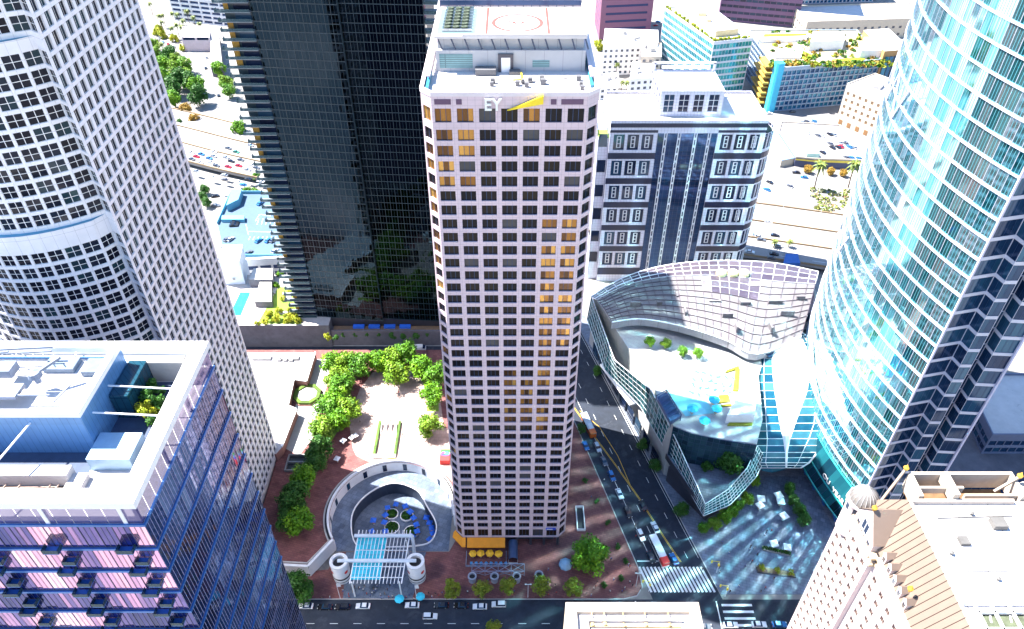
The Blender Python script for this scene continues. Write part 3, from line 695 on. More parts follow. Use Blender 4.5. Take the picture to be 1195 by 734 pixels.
# plant block
bx1 = -78.3; by0 = 92.2; by1 = 110.5; BT = 131.5
m = MB(); m.box(X0, bx1, by0, by1, GT+.02, BT-3.2, 0); m.box(X0, bx1, by0, by0+.5, BT-3.2, BT-1.2); m.box(bx1-.5, bx1, by0+.5, by1, BT-3.2, BT-1.2); mech = part(m, 'plant_block', mat('blue_shade_cladding', (.10, .25, .50), .32, metal=.3, var=.12, scale=.15, joints=(1.25, 400, .035)), t)  # sky-blue shade on the block put into the cladding colour
m = MB(); m.box(X0, bx1+.1, by0-.1, by0+.9, BT-1.2, BT); m.box(X0, bx1+.1, by1-.9, by1+.1, BT-1.2, BT); m.box(bx1-1.2, bx1+.1, by0+.9, by1-.9, BT-1.2, BT); part(m, 'parapet', whitep, mech)
m = MB(); m.box(X0, bx1-.6, by0+.6, by1-.9, BT-3.2, BT-3.1); part(m, 'roof', roofw, mech)
m = MB(); m.box(-84, -80.5, by1-6, by1-2, BT-3.1, BT-1.8); m.box(-92, -86, by1-5, by1-1.5, BT-3.1, BT-2.0); m.box(-120, -104, by0+2, by0+5, BT-3.1, BT-.6); part(m, 'roof_unit', mat('slate_unit', (.10, .15, .22), .5, var=.3), mech)
m = MB()
m.bar((-112, 107.5, BT+.6), (-90, 108.5, BT+1.2), .35); m.bar((-112, 106.6, BT+.2), (-90, 107.7, BT+.8), .25)
for i in range(12): m.bar((-112+i*2, 107.5, BT+.6), (-111+i*2, 106.6, BT+.3), .14)
m.box(-98, -95.5, 102, 105, BT-1, BT+.8); m.box(-118, -106, 99, 103, BT-1, BT+1.6); m.lathe((-90, 101), [(.6, BT-1), (.6, BT+.3), (1.3, BT+.5), (1.1, BT+1.6), (0, BT+1.9)], 12)
m.bar((-90, 101, BT+1), (-86, 104, BT+2.6), .5); m.bar((-104, 97, BT-.6), (-86, 97.2, BT-.6), .25); m.bar((-104, 98, BT-.8), (-84, 98.2, BT-.8), .18)
m.box(-101, -92, 96.4, 100, BT-1.05, BT-.3); m.bar((-84, 95, BT), (-82.5, 99, BT+.4), .3); m.bar((-120, 104.5, BT+.3), (-97, 106, BT+2.2), .3)
part(m, 'roof_crane', mat('crane_grey', (.16, .2, .28), .5, var=.3), mech)
m = MB(); m.box(X0, -67.6, 111.2, 113.4, GT+.02, GT+5.4); part(m, 'service_wall', concl, t)
m = MB(); m.box(-78, -74.5, 101, 111, GT+.02, GT+6.2); part(m, 'lift_lobby', mat('dark_teal_glazing', (.01, .05, .08), .1, joints=(1.4, 3, .08)), t)
m = MB()
m.box(X0, -77.5, Y0+3.6, Y0+4.4, GT+.05, GT+1.3); m.box(X0, -80.2, Y0+8.2, Y0+10.6, GT+.05, GT+2.8); m.box(-80.5, -77.5, Y0+3.6, Y0+10, GT+.05, GT+1.3)
m.box(-99.6, -98.6, Y0+4.4, Y0+8.2, GT+.05, GT+2); part(m, 'roof_kerb', roofw, t)
m = MB(); m.poly([(X0, 87.1, GT+.05), (bx1, 87.1, GT+.05), (bx1, by0-.01, GT+.05), (X0, by0-.01, GT+.05)]); m.poly([(bx1+.02, 88, GT+.05), (-67.2, 88, GT+.05), (-67.2, 111, GT+.05), (bx1+.02, 111, GT+.05)]); part(m, 'roof_shade_sheet', mat('navy_roof_shade', (.035, .06, .12), .7, var=.3), t)  # navy sheets paint the shade around the plant block
m = MB(); m.poly([(-98, Y0+4.6, GT+.06), (-80.6, Y0+4.6, GT+.06), (-80.6, Y0+8.1, GT+.06), (-98, Y0+8.1, GT+.06)])
part(m, 'plant_pit', mat('tan_pit', (.12, .09, .07), .9, var=.4, scale=1.5), t)
m = MB()
for y in (5.0, 5.6, 6.4, 7.2): m.bar((-97, Y0+y, GT+.5), (-82, Y0+y+.3, GT+.5), .16)
for x in (-95, -92.6, -90, -84.5, -83): m.bar((x, Y0+4.8, GT+.7), (x+1, Y0+8, GT+.7), .14); m.lathe((x, Y0+6), [(.4, GT), (.4, GT+1.2), (0, GT+1.3)], 8)
part(m, 'pipework', mat('rusty_pipe', (.32, .22, .18), .6, var=.4, scale=2), t)
m = MB()
for (x, y, xb) in ((-104.5, by0, 6), (-89.6, by0, 6)): m.bar((x+1.6, y, 128.8), (x-2.2, Y0+1.5, 127.1), .25)
for y in (95.5, 102.5): m.bar((bx1, y, 128), (X1-1.5, y, 127.05), .25)
for x in (-112, -100, -88): m.bar((x, by1, 128.5), (x-2, Y1-1.5, 127.1), .25)
part(m, 'tie_rod', whitep, t)
m = MB(); m.box(bx1+.3, -70, by0-4.2, by0+2.2, GT+.05, GT+3.2); part(m, 'service_box', mat('sky_metal', (.28, .42, .55), .4, metal=.3), t)
# ================================================================== CREAM CHATEAU-ROOFED TOWER, LOWER RIGHT
t = thing('chateau_tower', 'pale stone tower with ribbed mansard roof, dome turret and white flat roof', 'tower', (104, 90, 0))
W = MB(); out = []; HX = 82.6
def hrows(z0, z1, p, h): 
    n = int((z1-z0)/p); return [(z0+k*p, z0+k*p+h) for k in range(n)]
facade(W, out, (HX, 112), (HX, 96), 0, 76, spans(16, 5, .50, .6), hrows(3, 76, 3.65, 1.95), .25, mull=(2, 1))
facade(W, out, (HX+1.2, 95.9), (HX+1.2, 56), 0, 77, spans(39.9, 10, .42, .6), hrows(3, 76, 3.65, 1.95), .25, mull=(2, 1))
facade(W, [], (HX, 96), (HX+1.2, 95.9), 0, 77, [], [])
facade(W, [], (HX+1.2, 56), (130, 56), 0, 77, [], []); facade(W, [], (130, 56), (130, 112), 0, 90, [], [])
facade(W, out, (130, 112), (HX, 112), 0, 77, spans(47, 11, .36), hrows(3, 76, 3.65, 1.75), .25)
part(W, 'wall', ashlar, t)
emit_windows(t, out, [ramp('brown_glass', [(.03, .02, .02), (.07, .045, .04), (.12, .08, .07)], .1, spec=.8), mat('window_tan', (.38, .28, .22), .6)])
m = MB()
for z, d in ((76.9, .5), (79.4, .8)):
    m.box(HX+1.2-d, HX+2.4, 56, 95.2, z, z+.7); m.box(HX-d+.3, HX+1.19, 95.3, 112.2, z-1, z-.3)
m.box(HX+1.1, HX+1.9, 56, 95.3, 77.5, 79.4); part(m, 'cornice', mat('buff_stone', (.42, .33, .22), .7), t)
ridge = 90.2; rx = 90.2
rib = mat('seamed_tan_roof', (.17, .125, .10), .45, var=.06, scale=.5)
m = MB()
lo, hi = [(HX+1.2, 56, 80), (HX+1.2, 111, 80)], [(rx, 56, ridge), (rx, 103.5, ridge)]
m.poly([lo[1], lo[0], hi[0], hi[1]]); m.poly([(HX+1.2, 111, 80), hi[1], (114, 103.5, ridge), (114, 111, 80)][::-1]); 
n = 34
for i in range(n+1):
    f = i/n; y0 = 56+55*f; y1 = min(103.5, y0); zt = ridge; xt = rx
    if y0 > 103.5: k = (111-y0)/7.5; xt = HX+1.2+(rx-HX-1.2)*k; zt = 80+(ridge-80)*k; y1 = y0
    m.bar((HX+1.17, y0, 80.05), (xt-.03, y1, zt+.05), .1, .16, 1)
part(m, 'mansard_roof', [rib, mat('seam_brown', (.05, .035, .028), .5)], t)
m = MB(); m.box(rx, 130, 56, 103.5, 88.6, 89.4); part(m, 'flat_roof', roofw, t)
m = MB(); m.box(rx-.1, rx+.5, 56, 103.6, 89.4, 90.4); m.box(rx+.5, 114, 102.8, 103.6, 89.4, 90.4); part(m, 'parapet', mat('parapet_cream', (.45, .38, .33), .7), t)
# far roof structures: open beams, chimneys
m = MB()
m.box(93, 117, 110.0, 110.8, 86, 91); m.box(92.6, 93.6, 104, 110, 86, 91); m.box(116.2, 117, 104, 110, 86, 91); m.box(100, 101.4, 103.6, 110, 89, 92)
m.box(93, 104, 106.4, 107, 88.6, 90.6); m.box(104, 116, 105, 105.6, 88, 89.6); m.prism([(117, 108), (119, 108.8), (120.5, 107.5), (121, 105), (119, 103.6), (117, 104)], 84, 90)
m.box(118, 132, 98, 103, 84, 89.3)
part(m, 'roof_screen', mat('screen_cream', (.42, .36, .30), .7), t)
m = MB(); m.box(93.6, 116, 103.6, 110, 84, 85.4); part(m, 'roof_well', mat('tan_well', (.20, .11, .05), .8, var=.4), t)
m = MB()
for y in (76.5, 73, 68): m.bar((93, y, 90.2), (112, y, 90.2), .5, .5)
for x in (93.2, 96.5, 100, 104): m.bar((x, 66, 90.2), (x, 78, 90.2), .45, .5)
for x in (94, 98, 101): m.bar((x, 70, 88.2), (x+1.5, 76, 89.6), .3); 
m.box(90.7, 105, 78.2, 79, 89.4, 91); part(m, 'roof_pergola', whitep, t)
m = MB(); m.box(93.4, 104, 66, 76.4, 89.41, 89.45); part(m, 'plant_well', mat('green_brown_well', (.05, .06, .035), .8, var=.6, scale=1.2), t)
m = MB()
for i in range(5): m.bar((92+i*8, 57, 89.43), (92+i*8, 103, 89.43), .12, .05)
m.box(97, 99, 92, 94, 89.4, 90.3); m.box(106, 109, 96, 98.5, 89.4, 90.8); m.bar((95, 99, 89.6), (112, 99.6, 89.6), .18); m.bar((95, 86, 89.6), (104, 86, 89.6), .15)
for x, y in ((94, 90), (101, 84), (110, 90), (115, 99), (103, 100)): m.lathe((x, y), [(.3, 89.4), (.3, 90.1), (.5, 90.2), (0, 90.4)], 8)
part(m, 'roof_unit', mat('weathered_grey', (.11, .105, .10), .7, var=.2), t)
# dormers
for i in range(5):
    y = 94.0-i*2.75; m = MB(); x0, x1, h = HX+1.2, HX+3.9, 2.4
    m.prism([(x0, y-.75), (x1, y-.75), (x1, y+.75), (x0, y+.75)], 80.1, 80.1+h, 0)
    zt = 80.1+h
    m.poly([(x0-.15, y-.95, zt), (x0-.15, y, zt+1.2), (x1+1.2, y, zt+1.2), (x1+.6, y-.95, zt)][::-1], 1); m.poly([(x0-.15, y+.95, zt), (x0-.15, y, zt+1.2), (x1+1.2, y, zt+1.2), (x1+.6, y+.95, zt)], 1)
    m.poly([(x0-.15, y-.95, zt), (x0-.15, y+.95, zt), (x0-.15, y, zt+1.2)][::-1], 0)
    dm = part(m, 'dormer', [ashlar, rib], t)
    m = MB(); m.box(x0-.06, x0-.02, y-.45, y+.45, 80.4, 81.8, 0); part(m, 'window', g_gen, dm)
# gabled bay with turret
gb = MB(); y0, y1 = 97.2, 107.0; yc = (y0+y1)/2; x0, x1 = HX-.1, 91
gb.prism([(x0, y0), (x1, y0), (x1, y1), (x0, y1)], 75, 82, 0)
gb.poly([(x0, y1, 82), (x0, y0, 82), (x0, yc, 88)], 0)
gb.poly([(x0-.3, y0-.4, 81.8), (x1, y0-.4, 81.8), (x1, yc, 88.3), (x0-.3, yc, 88.3)], 1); gb.poly([(x0-.3, yc, 88.3), (x1, yc, 88.3), (x1, y1+.4, 81.8), (x0-.3, y1+.4, 81.8)], 1)
gb = part(gb, 'gable', [ashlar, rib], t)
m = MB(); m.box(x0-.08, x0-.02, yc-1.3, yc+1.3, 77.5, 83.5); 
for yy in (yc-3, yc+3): m.box(x0-.08, x0-.02, yy-.6, yy+.6, 78, 80.2)
part(m, 'window', g_gen, gb)
m = MB()
for yy in (yc-1.45, yc, yc+1.45): m.bar((x0-.12, yy, 77.4), (x0-.12, yy, 83.6), .16)
for z in (77.4, 80, 83.6): m.bar((x0-.12, yc-1.5, z), (x0-.12, yc+1.5, z), .16)
part(m, 'frame', whitep, gb)
for yy, x_, z in ((yc, x0-.2, 88.4), (111, 92, 91.5), (108.4, 117, 92), (84, HX+1.5, 85.4)):
    m = MB(); m.lathe((x_, yy), [(.12, z-.6), (.12, z), (.55, z+.3), (.65, z+.75), (.3, z+1.2), (0, z+1.9)], 10); part(m, 'finial', gold, t)
m = MB(); m.bar((87, 107.5, 82.5), (92, 111, 91.5), .5, 1.0); m.bar((112, 107, 88.5), (117, 108.4, 92), .5, .8); part(m, 'ridge_cap', mat('ridge_stone', (.25, .2, .16), .6), t)
tc = (84.6, 109.6)
m = MB(); m.lathe(tc, [(3.4, 70), (3.4, 81.2), (3.9, 81.3), (3.9, 82), (3.2, 82.1)], 8, 0, math.pi/8); tu = part(m, 'turret', ashlar, t)
m = MB()
for k in range(8):
    a = math.radians(180+45*k); cx_, cy_ = tc[0]+3.18*math.cos(a), tc[1]+3.18*math.sin(a); m.obox((cx_, cy_), .12, 1.1, 78.6, 80.6, a)
part(m, 'window', g_gen, tu)
m = MB(); m.lathe(tc, [(3.3, 82.1)]+[(3.3*math.cos(a), 82.1+3.6*math.sin(a)) for a in [math.pi/2*i/8 for i in range(1, 8)]]+[(0, 85.8)], 20); dome = part(m, 'dome', mat('grey_dome', (.14, .13, .125), .45, var=.2), tu)
m = MB()
for k in range(20):
    a = 2*math.pi*k/20; P = [(tc[0]+3.36*math.cos(b)*math.cos(a), tc[1]+3.36*math.cos(b)*math.sin(a), 82.1+3.66*math.sin(b)) for b in [math.pi/2*i/6 for i in range(7)]]
    m.tube(P, .08, 4)
part(m, 'rib', conc, dome)
# ================================================================== LOW CREAM BLOCK, BOTTOM CENTRE
t = thing('cream_block', 'cream building roof with deep parapet at the bottom edge of the street', 'building', (31, 85, 0))
bz = 50; m = MB(); facade(m, [], (13.9, 62), (13.9, 100.9), 0, 0, [], []); m.box(13.9, 48.3, 60, 100.9, 0, bz-1.4)
for a in ((13.9, 48.3, 98.4, 100.9), (13.9, 16.6, 60, 98.4), (45.6, 48.3, 60, 98.4)): m.box(*a, bz-1.4, bz)
part(m, 'wall', cream, t)
m = MB(); m.box(16.6, 45.6, 60, 98.4, bz-1.39, bz-1.3); m.box(19, 43.4, 96.0, 96.5, bz-1.3, bz-.2); m.box(19, 19.5, 60, 96, bz-1.3, bz-.2); part(m, 'roof', roofw, t)
m = MB()
for x, y in ((20.4, 95.2), (23.6, 95.4), (28.4, 95), (34, 95.2), (40, 95.1)): m.bar((x, y, bz-1.3), (x, y+3.2, bz-.1), .22); m.lathe((x, y), [(.35, bz-1.3), (.35, bz-.4), (.5, bz-.35), (0, bz-.1)], 8)
m.bar((19.6, 94.9, bz-.9), (43, 94.7, bz-.9), .3); m.bar((22, 93.9, bz-1), (36, 94, bz-1), .2); m.box(26, 28, 80, 83, bz-1.3, bz-.2); part(m, 'pipework', mat('ochre_pipe', (.5, .36, .16), .6, var=.3), t)
# ================================================================== CURVED TEAL GLASS TOWER, RIGHT
t = thing('curved_tower', 'huge curved teal glass tower with white floor bands on the right', 'tower', (125, 205, 0))
W = MB(); out = []; KC = (217.5, 192.0); KR = 104.2; WP = 6.0; WZ0 = 11.0; WNF = 32
def wx(y, e=0.): return KC[0]-math.sqrt((KR+e)**2-(y-KC[1])**2)
ys = [262-106*i/38 for i in range(39)]
for a, b in zip(ys, ys[1:]):
    pa, pb = (wx(a), a), (wx(b), b); L = math.dist(pa, pb)
    facade(W, out, pa, pb, WZ0, WZ0+WP*WNF, [(.04, L-.04)], rowspan(WZ0, WP, WNF, 5.6, .3), .12, mull=(3, 1), barw=.12, fm=1)
T = WZ0+WP*WNF
fr = [(wx(156), 156), (126.9, 157.6), (127.6, 154.2), (131.0, 154.2), (131.2, 156.4), (133.6, 156.4), (133.8, 152.8), (139.4, 152.4)]
for i, (a, b) in enumerate(zip(fr, fr[1:])):
    L = math.dist(a, b); facade(W, out, a, b, 0, T, [(.04, L-.04)], rowspan(WZ0-12+.4, WP, WNF+2, 4.9 if i not in (4,) else 5.8, .6), .15, mull=(max(1, int(L/1.7)), 1), barw=.1, gm=2, fm=3)
bk = [fr[-1], (152, 170), (156, 220), (150, 262), (wx(262), 262)]
for a, b in zip(bk, bk[1:]): facade(W, [], a, b, 0, T, [], [])
W.poly([(*p, T) for p in [(wx(y), y) for y in ys]+fr[1:]+bk[1:-1]])
part(W, 'wall', mat('band_white', (.52, .52, .60), .4, var=.04), t)
emit_windows(t, out, [g_wg, mat('teal_mullion', (.08, .26, .32), .4), g_wgd, navy])
m = MB()
for k in range(WNF+1):
    z = WZ0+WP*k
    for a, b in zip(ys, ys[1:]): m.bar((wx(a, .12), a, z+.05), (wx(b, .12), b, z+.05), .3, .5)
part(m, 'floor_band', MATS['band_white'], t)
m = MB()     # diagonal bracing
for zb, yy0, yy1 in ((75, 258, 214), (131, 246, 206)):
    n = 6; st = (yy1-yy0)/n
    for i in range(n):
        y0, y1 = yy0+st*i, yy0+st*(i+1); z0, z1 = (zb, zb+12) if i % 2 else (zb+12, zb)
        m.bar((wx(y0, .3), y0, z0), (wx(y1, .3), y1, z1), .35, .7)
part(m, 'brace', MATS['band_white'], t)
m = MB(); m.bar((*fr[0], 0), (*fr[0], T), .5); m.bar((fr[-1][0], fr[-1][1]-.2, 0), (fr[-1][0], fr[-1][1]-.2, T), .6); part(m, 'corner_fin', mat('fin_lilac', (.5, .48, .6), .4), t)
# flared lower storeys
m = MB(); rows = [(19.2, 0.), (11.4, 2.6), (7.2, 4.4)]; n = 30
yl = [232-76*i/n for i in range(n+1)]
for (za, ea), (zb, eb) in zip(rows, rows[1:]):
    for a, b in zip(yl, yl[1:]): m.poly([(wx(a, eb+.3), a, zb), (wx(b, eb+.3), b, zb), (wx(b, ea+.3), b, za), (wx(a, ea+.3), a, za)], 0)
for z, e in rows:
    for a, b in zip(yl, yl[1:]): m.bar((wx(a, e+.35), a, z), (wx(b, e+.35), b, z), .3, .5, 1)
for a in yl: m.bar((wx(a, 4.7), a, 7.2), (wx(a, 2.9), a, 11.4), .12, .12, 2)
for a, b in zip(yl, yl[1:]): m.poly([(wx(a, 4.7), a, 7.2), (wx(a, -6), a, 7.2), (wx(b, -6), b, 7.2), (wx(b, 4.7), b, 7.2)], 3)
part(m, 'lobby_skirt', [ramp('lobby_glass', [(.004, .02, .04), (.008, .06, .09), (.015, .14, .17)], .1, metal=.3), mat('aqua_band', (.02, .36, .36), .4), navy, darkgran], t)
m = MB(); m.sheet([(wx(y, -5), y) for y in yl]+[(136, 157), (150, 232)], [], 0, 7.15); part(m, 'lobby', darkgran, t)
m = MB()
for y in (160, 167, 174, 181): m.bar((wx(y, 1), y, 0), (wx(y, 3.4), y+1.5, 7.2), .9)
part(m, 'column', bluem, t)
def on_wall(body, size, y, z, e):
    a = y; nx = Vector((wx(a)-KC[0], a-KC[1], 0)).normalized(); u = Vector((nx.y, -nx.x, 0)) if False else Vector((-nx.y, nx.x, 0))
    if u.y > 0: u = -u
    M_ = Matrix((( u.x, 0, nx.x, wx(a, e)), (u.y, 0, nx.y, a), (0, 1, 0, z), (0, 0, 0, 1)))
    letters(body, size, .06, M_, whitep, 'lettering', wl)
wl = thing('window_lettering', 'white letters YEAR on the lobby glass of the teal tower', 'lettering', (115, 164, 10))
on_wall('OU', 3.0, 171.0, 12.2, 2.7); on_wall('YEAR', 2.8, 164.6, 12.2, 2.9)
# ================================================================== PODIUM WITH POOL TERRACE AND GRIDDED CANOPY
TZ = 28.0
t = thing('hotel_podium', 'glassy podium with sunlit pool terrace and white gridded roof canopy', 'podium', (80, 215, 0))
loop = [(35.5, 256), (53.6, 201.5), (58, 181), (64, 177.5), (75, 174.5), (86, 172.5), (91, 184), (95, 206), (106, 230), (131, 236), (134, 263), (96, 270), (63, 267)]
m = MB(); m.sheet(loop, [], 0, TZ, 0, 1); part(m, 'terrace', [mat('terrace_stone', (.40, .39, .385), .8, var=.1, joints=(2.4, 2.4, .04)), concl], t)
T_ = [at3(690, 345, TZ+1), at3(717, 420, TZ+1), at3(760, 455, TZ+1), at3(790, 515, 23), at3(823, 588, 15)]
B_ = [at3(685, 372, 15), at3(706, 432, 13.5), at3(747, 474, 13), at3(786, 541, 11), at3(821, 602, 9)]
T2 = [at3(823, 588, 15), at3(850, 571, 16), at3(872, 546, 18), at3(884, 520, 22)]
B2 = [at3(821, 602, 9), at3(852, 589, 9), at3(882, 557, 10), at3(893, 535, 12)]
def loft(rowsA, rowsB, nu, nv, mats_, name, parent, mull=.12, thick=None, frm=1, pan=0):
    """glazed sheet between two polylines, nu panels along and nv across, with bars"""
    def samp(P, f):
        d = [0]
        for a, b in zip(P, P[1:]): d.append(d[-1]+math.dist(a, b))
        L = d[-1]*f
        for i in range(len(P)-1):
            if L <= d[i+1]+1e-6: k = (L-d[i])/(d[i+1]-d[i]); return Vector(P[i]).lerp(Vector(P[i+1]), k)
        return Vector(P[-1])
    mb = MB(); G = [[samp(rowsA, i/nu).lerp(samp(rowsB, i/nu), j/nv) for j in range(nv+1)] for i in range(nu+1)]
    for i in range(nu):
        for j in range(nv): mb.poly([G[i][j], G[i+1][j], G[i+1][j+1], G[i][j+1]], pan)
    for i in range(nu+1): mb.bar(G[i][0], G[i][nv], mull, mull, frm)
    for j in range(nv+1):
        for i in range(nu): mb.bar(G[i][j], G[i+1][j], mull*(2.2 if j in (0, nv) else 1), mull*1.4, frm)
    return part(mb, name, mats_, parent)
loft(T_, B_, 44, 5, [g_pod, steelw], 'glass_front', t)
loft(T2, B2, 20, 5, [g_pod, steelw], 'glass_front', t)
m = MB(); cyd = [(57.6, 181.5), (64, 178), (75, 175), (85.5, 173), at(880, 530, 12), at(868, 556, 12), at(848, 580, 12), at(822, 594, 12)]
m.sheet(cyd, [], 9, 12, 0, 1); part(m, 'courtyard', [tilel, darkgran], t)
ci = inset([p for p in cyd[4:]]+[(70, 172)], 2.5)
m = MB(); m.sheet([(58.5, 178), (84, 172), (82, 168), (70, 160)], [], 0, 8.9); part(m, 'undercroft', darkgran, t)
loft([(58, 180.8, 27.6), (64, 177.2, 27.8), (75, 174.2, 27.8), (86, 172.2, 27.6)], [(58, 180.8, 12.1), (64, 177.2, 12.1), (75, 174.2, 12.1), (86, 172.2, 12.1)], 14, 7, [ramp('dark_teal_glass', [(.006, .02, .035), (.012, .04, .06), (.02, .06, .08)], .08), navy], 'courtyard_glass', t, .08)
# street front of the podium
m = MB()
for i in range(12):
    y = 178+i*6; x = kR(y)+5.4; m.bar((x, y, .1), (x, y, 13), 1.0)
part(m, 'column', concl, t)
m = MB()
for i in range(10):
    y = 184+i*6.6; xa = 57.2-.275*(y-181.)+.02; m.poly([(xa-.06, y, 3), (xa-.06-.0, y-.01, 3), (xa, y, 3)])
m = MB(); p = [at(700, 425, 9.5), at(715, 420, 9.5), at(752, 468, 9.5), at(735, 472, 9.5)]; m.prism(p, 8.7, 9.5)
part(m, 'entrance_canopy', whitep, t)
m = MB()
a, b = (36.5, 250), (56.5, 183)
for i in range(9):
    f0, f1 = (i+.12)/9, (i+.88)/9; P = [(a[0]+(b[0]-a[0])*f-.35, a[1]+(b[1]-a[1])*f-.1) for f in (f0, f1)]
    m.poly([(*P[0], .4), (*P[1], .4), (*P[1], 7.5), (*P[0], 7.5)])
part(m, 'shop_window', g_1000, t)
# terrace furniture built in
m = MB(); pl = [at(766, 441, TZ), at(786, 430, TZ), at(800, 440, TZ), at(836, 482, TZ), at(800, 486, TZ)]
m.poly([(*p, TZ+.06) for p in pl][::-1] if False else [(*p, TZ+.06) for p in pl]); part(m, 'pool', mat('bright_pool', (.22, .58, .64), .05, var=.1), t)
for i in range(len(m.f)): pass
for q, h in (((842, 486), 5.0),):
    m = MB(); m.prism([at(846, 494, TZ+0), at(878, 494, TZ), at(880, 470, TZ), at(858, 470, TZ)], TZ, TZ+4.6); part(m, 'bar_pavilion', whitep, t)
m = MB()
for q in (((838, 470), (852, 468), (850, 460), (838, 461)), ((841, 474), (854, 473), (853, 471), (842, 472)), ((849, 496), (878, 496), (878, 493), (851, 493))):
    m.prism([at(*p, TZ+.6) for p in q], TZ+.05, TZ+.6)
m.prism([at(855, 457, TZ), at(861, 457, TZ), at(863, 432, TZ), at(858, 432, TZ)], TZ+.05, TZ+.8); m.prism([at(846, 436, TZ), at(862, 431, TZ), at(862, 428, TZ), at(848, 433, TZ)], TZ+.05, TZ+.7)
part(m, 'planter_hedge', mat('yellow_hedge', (.24, .24, .01), .8, var=.4, scale=2), t)
# shade pergola by the terrace edge
m = MB(); pg = [at3(766, 462, TZ+3), at3(778, 455, TZ+3), at3(795, 484, TZ+3), at3(783, 492, TZ+3)]
for i in range(8):
    f = i/7; m.bar(Vector(pg[0]).lerp(Vector(pg[3]), f), Vector(pg[1]).lerp(Vector(pg[2]), f), .25, .5)
for e in ((0, 3), (1, 2)): m.bar(pg[e[0]], pg[e[1]], .3, .5)
for q in pg: m.bar((q[0], q[1], TZ), q, .3)
m.prism([(q[0], q[1]) for q in pg], TZ+1.2, TZ+2.2)
part(m, 'pergola', navy, t)
# canopy over the rear of the podium
edge_back = [at3(690, 346, 34), at3(725, 325, 35.5), at3(765, 312, 37), at3(805, 306, 38), at3(850, 304, 38), at3(905, 307, 37.5), at3(955, 317, 36)]
edge_front = [at3(714, 376, 34), at3(745, 372, 34.6), at3(780, 377, 35), at3(815, 386, 35), at3(850, 398, 34), at3(884, 413, 33), at3(935, 392, 33)]
def canopy():
    nu, nv = 24, 12
    A = catmull(edge_back, 8, False); B_l = catmull(edge_front, 8, False)
    def s(P, f): k = f*(len(P)-1); i = min(int(k), len(P)-2); return Vector(P[i]).lerp(Vector(P[i+1]), k-i)
    G = [[s(A, i/nu).lerp(s(B_l, i/nu), j/nv)+Vector((0, 0, 2.2*math.sin(math.pi*j/nv))) for j in range(nv+1)] for i in range(nu+1)]
    sl = MB(); gl = MB(); rb = MB(); dk = MB()
    for i in range(nu):
        for j in range(nv):
            P = [G[i][j], G[i][j+1], G[i+1][j+1], G[i+1][j]]
            if j < 3 and i > 4 or (13 < i < 19 and 2 < j < 6): gl.poly(P)
            else: sl.poly([p-Vector((0, 0, .25)) for p in P])
    for i in range(nu+1):
        for j in range(nv): (rb if j < 3 or 12 < i < 20 and j < 6 else dk).bar(G[i][j], G[i][j+1], .24 if j < 2 else .11, .25)
    for j in range(nv+1):
        for i in range(nu): (rb if j < 4 or j == nv or 12 < i < 19 and j < 6 else dk).bar(G[i][j], G[i+1][j], .4 if j in (0, 2, nv) else .12, .3)
    for i in range(nu*2):
        k = i/2; a = s(A, k/nu).lerp(s(B_l, k/nu), .0)+Vector((0, 0, .0))
    cp = part(sl, 'canopy', mat('canopy_panel', (.15, .14, .148), .6, var=.12, scale=.5), t)
    part(gl, 'glass_panel', ramp('plum_grey_glass', [(.07, .055, .08), (.12, .10, .125), (.095, .08, .105)], .15, metal=.25), cp)
    part(rb, 'rib', steelw, cp); part(dk, 'dark_rib', mat('mauve_rib', (.10, .075, .095), .6), cp)
    fa = MB(); F1 = [s(B_l, i/24)+Vector((0, 0, -.1)) for i in range(25)]
    for i, (p, q) in enumerate(zip(F1, F1[1:])):
        h = 3.4; fa.poly([p-Vector((0, 0, h)), q-Vector((0, 0, h)), q, p]); 
    part(fa, 'fascia', mat('fascia_grey', (.30, .30, .32), .6, joints=(5, 50, .05)), cp)
    un = MB()
    for (x, y, w, d, h, g) in ((742, 352, 6, 1.2, .7, 0), (790, 342, 1.2, 5, .6, 0), (826, 335, 1.2, 8, .6, 0), (835, 350, 7, 1, .5, 0), (870, 352, 6, 2, .9, 0), (905, 350, 8, 2, .8, 0), (880, 330, 9, 5, .4, 0), (800, 360, 1, 5, .5, 0), (850, 365, 6, 1, .5, 0), (920, 362, 8, 1, .5, 0), (770, 352, 3, 1, .7, 0), (935, 345, 5, 1.5, .7, 0), (860, 378, 1, 5, .6, 0), (900, 378, 1, 6, .6, 0)):
        c_ = at(x, y, 38.6); un.box(c_[0]-w*.35, c_[0]+w*.35, c_[1]-d*.35, c_[1]+d*.35, 36.0, 37.9+h)
    part(un, 'roof_unit', mat('unit_grey', (.14, .13, .14), .6, var=.3), cp)
    yu = MB()
    for x in (842, 856, 869):
        c_ = at(x, 317, 40); yu.lathe(c_, [(2.2, 37), (2.2, 39.6), (1.9, 40.2), (0, 40.4)], 14)
    part(yu, 'cooling_drum', mat('pale_yellow_metal', (.62, .60, .30), .6), cp)
    rm = MB()
    c_ = [(60, 231), (70, 229.5), (92, 213), (120, 234), (132, 262), (96, 268), (64, 264), (44, 250)]
    rm.sheet([(p[0], p[1]) for p in inset([at(735, 372, 28), at(790, 384, 28), at(880, 412, 28), at(950, 372, 28), at(945, 325, 28), at(850, 318, 28), at(770, 325, 28)], .5)], [], TZ, 33)
    part(rm, 'upper_storey', mat('plum_wall', (.22, .19, .25), .6), t)
canopy()
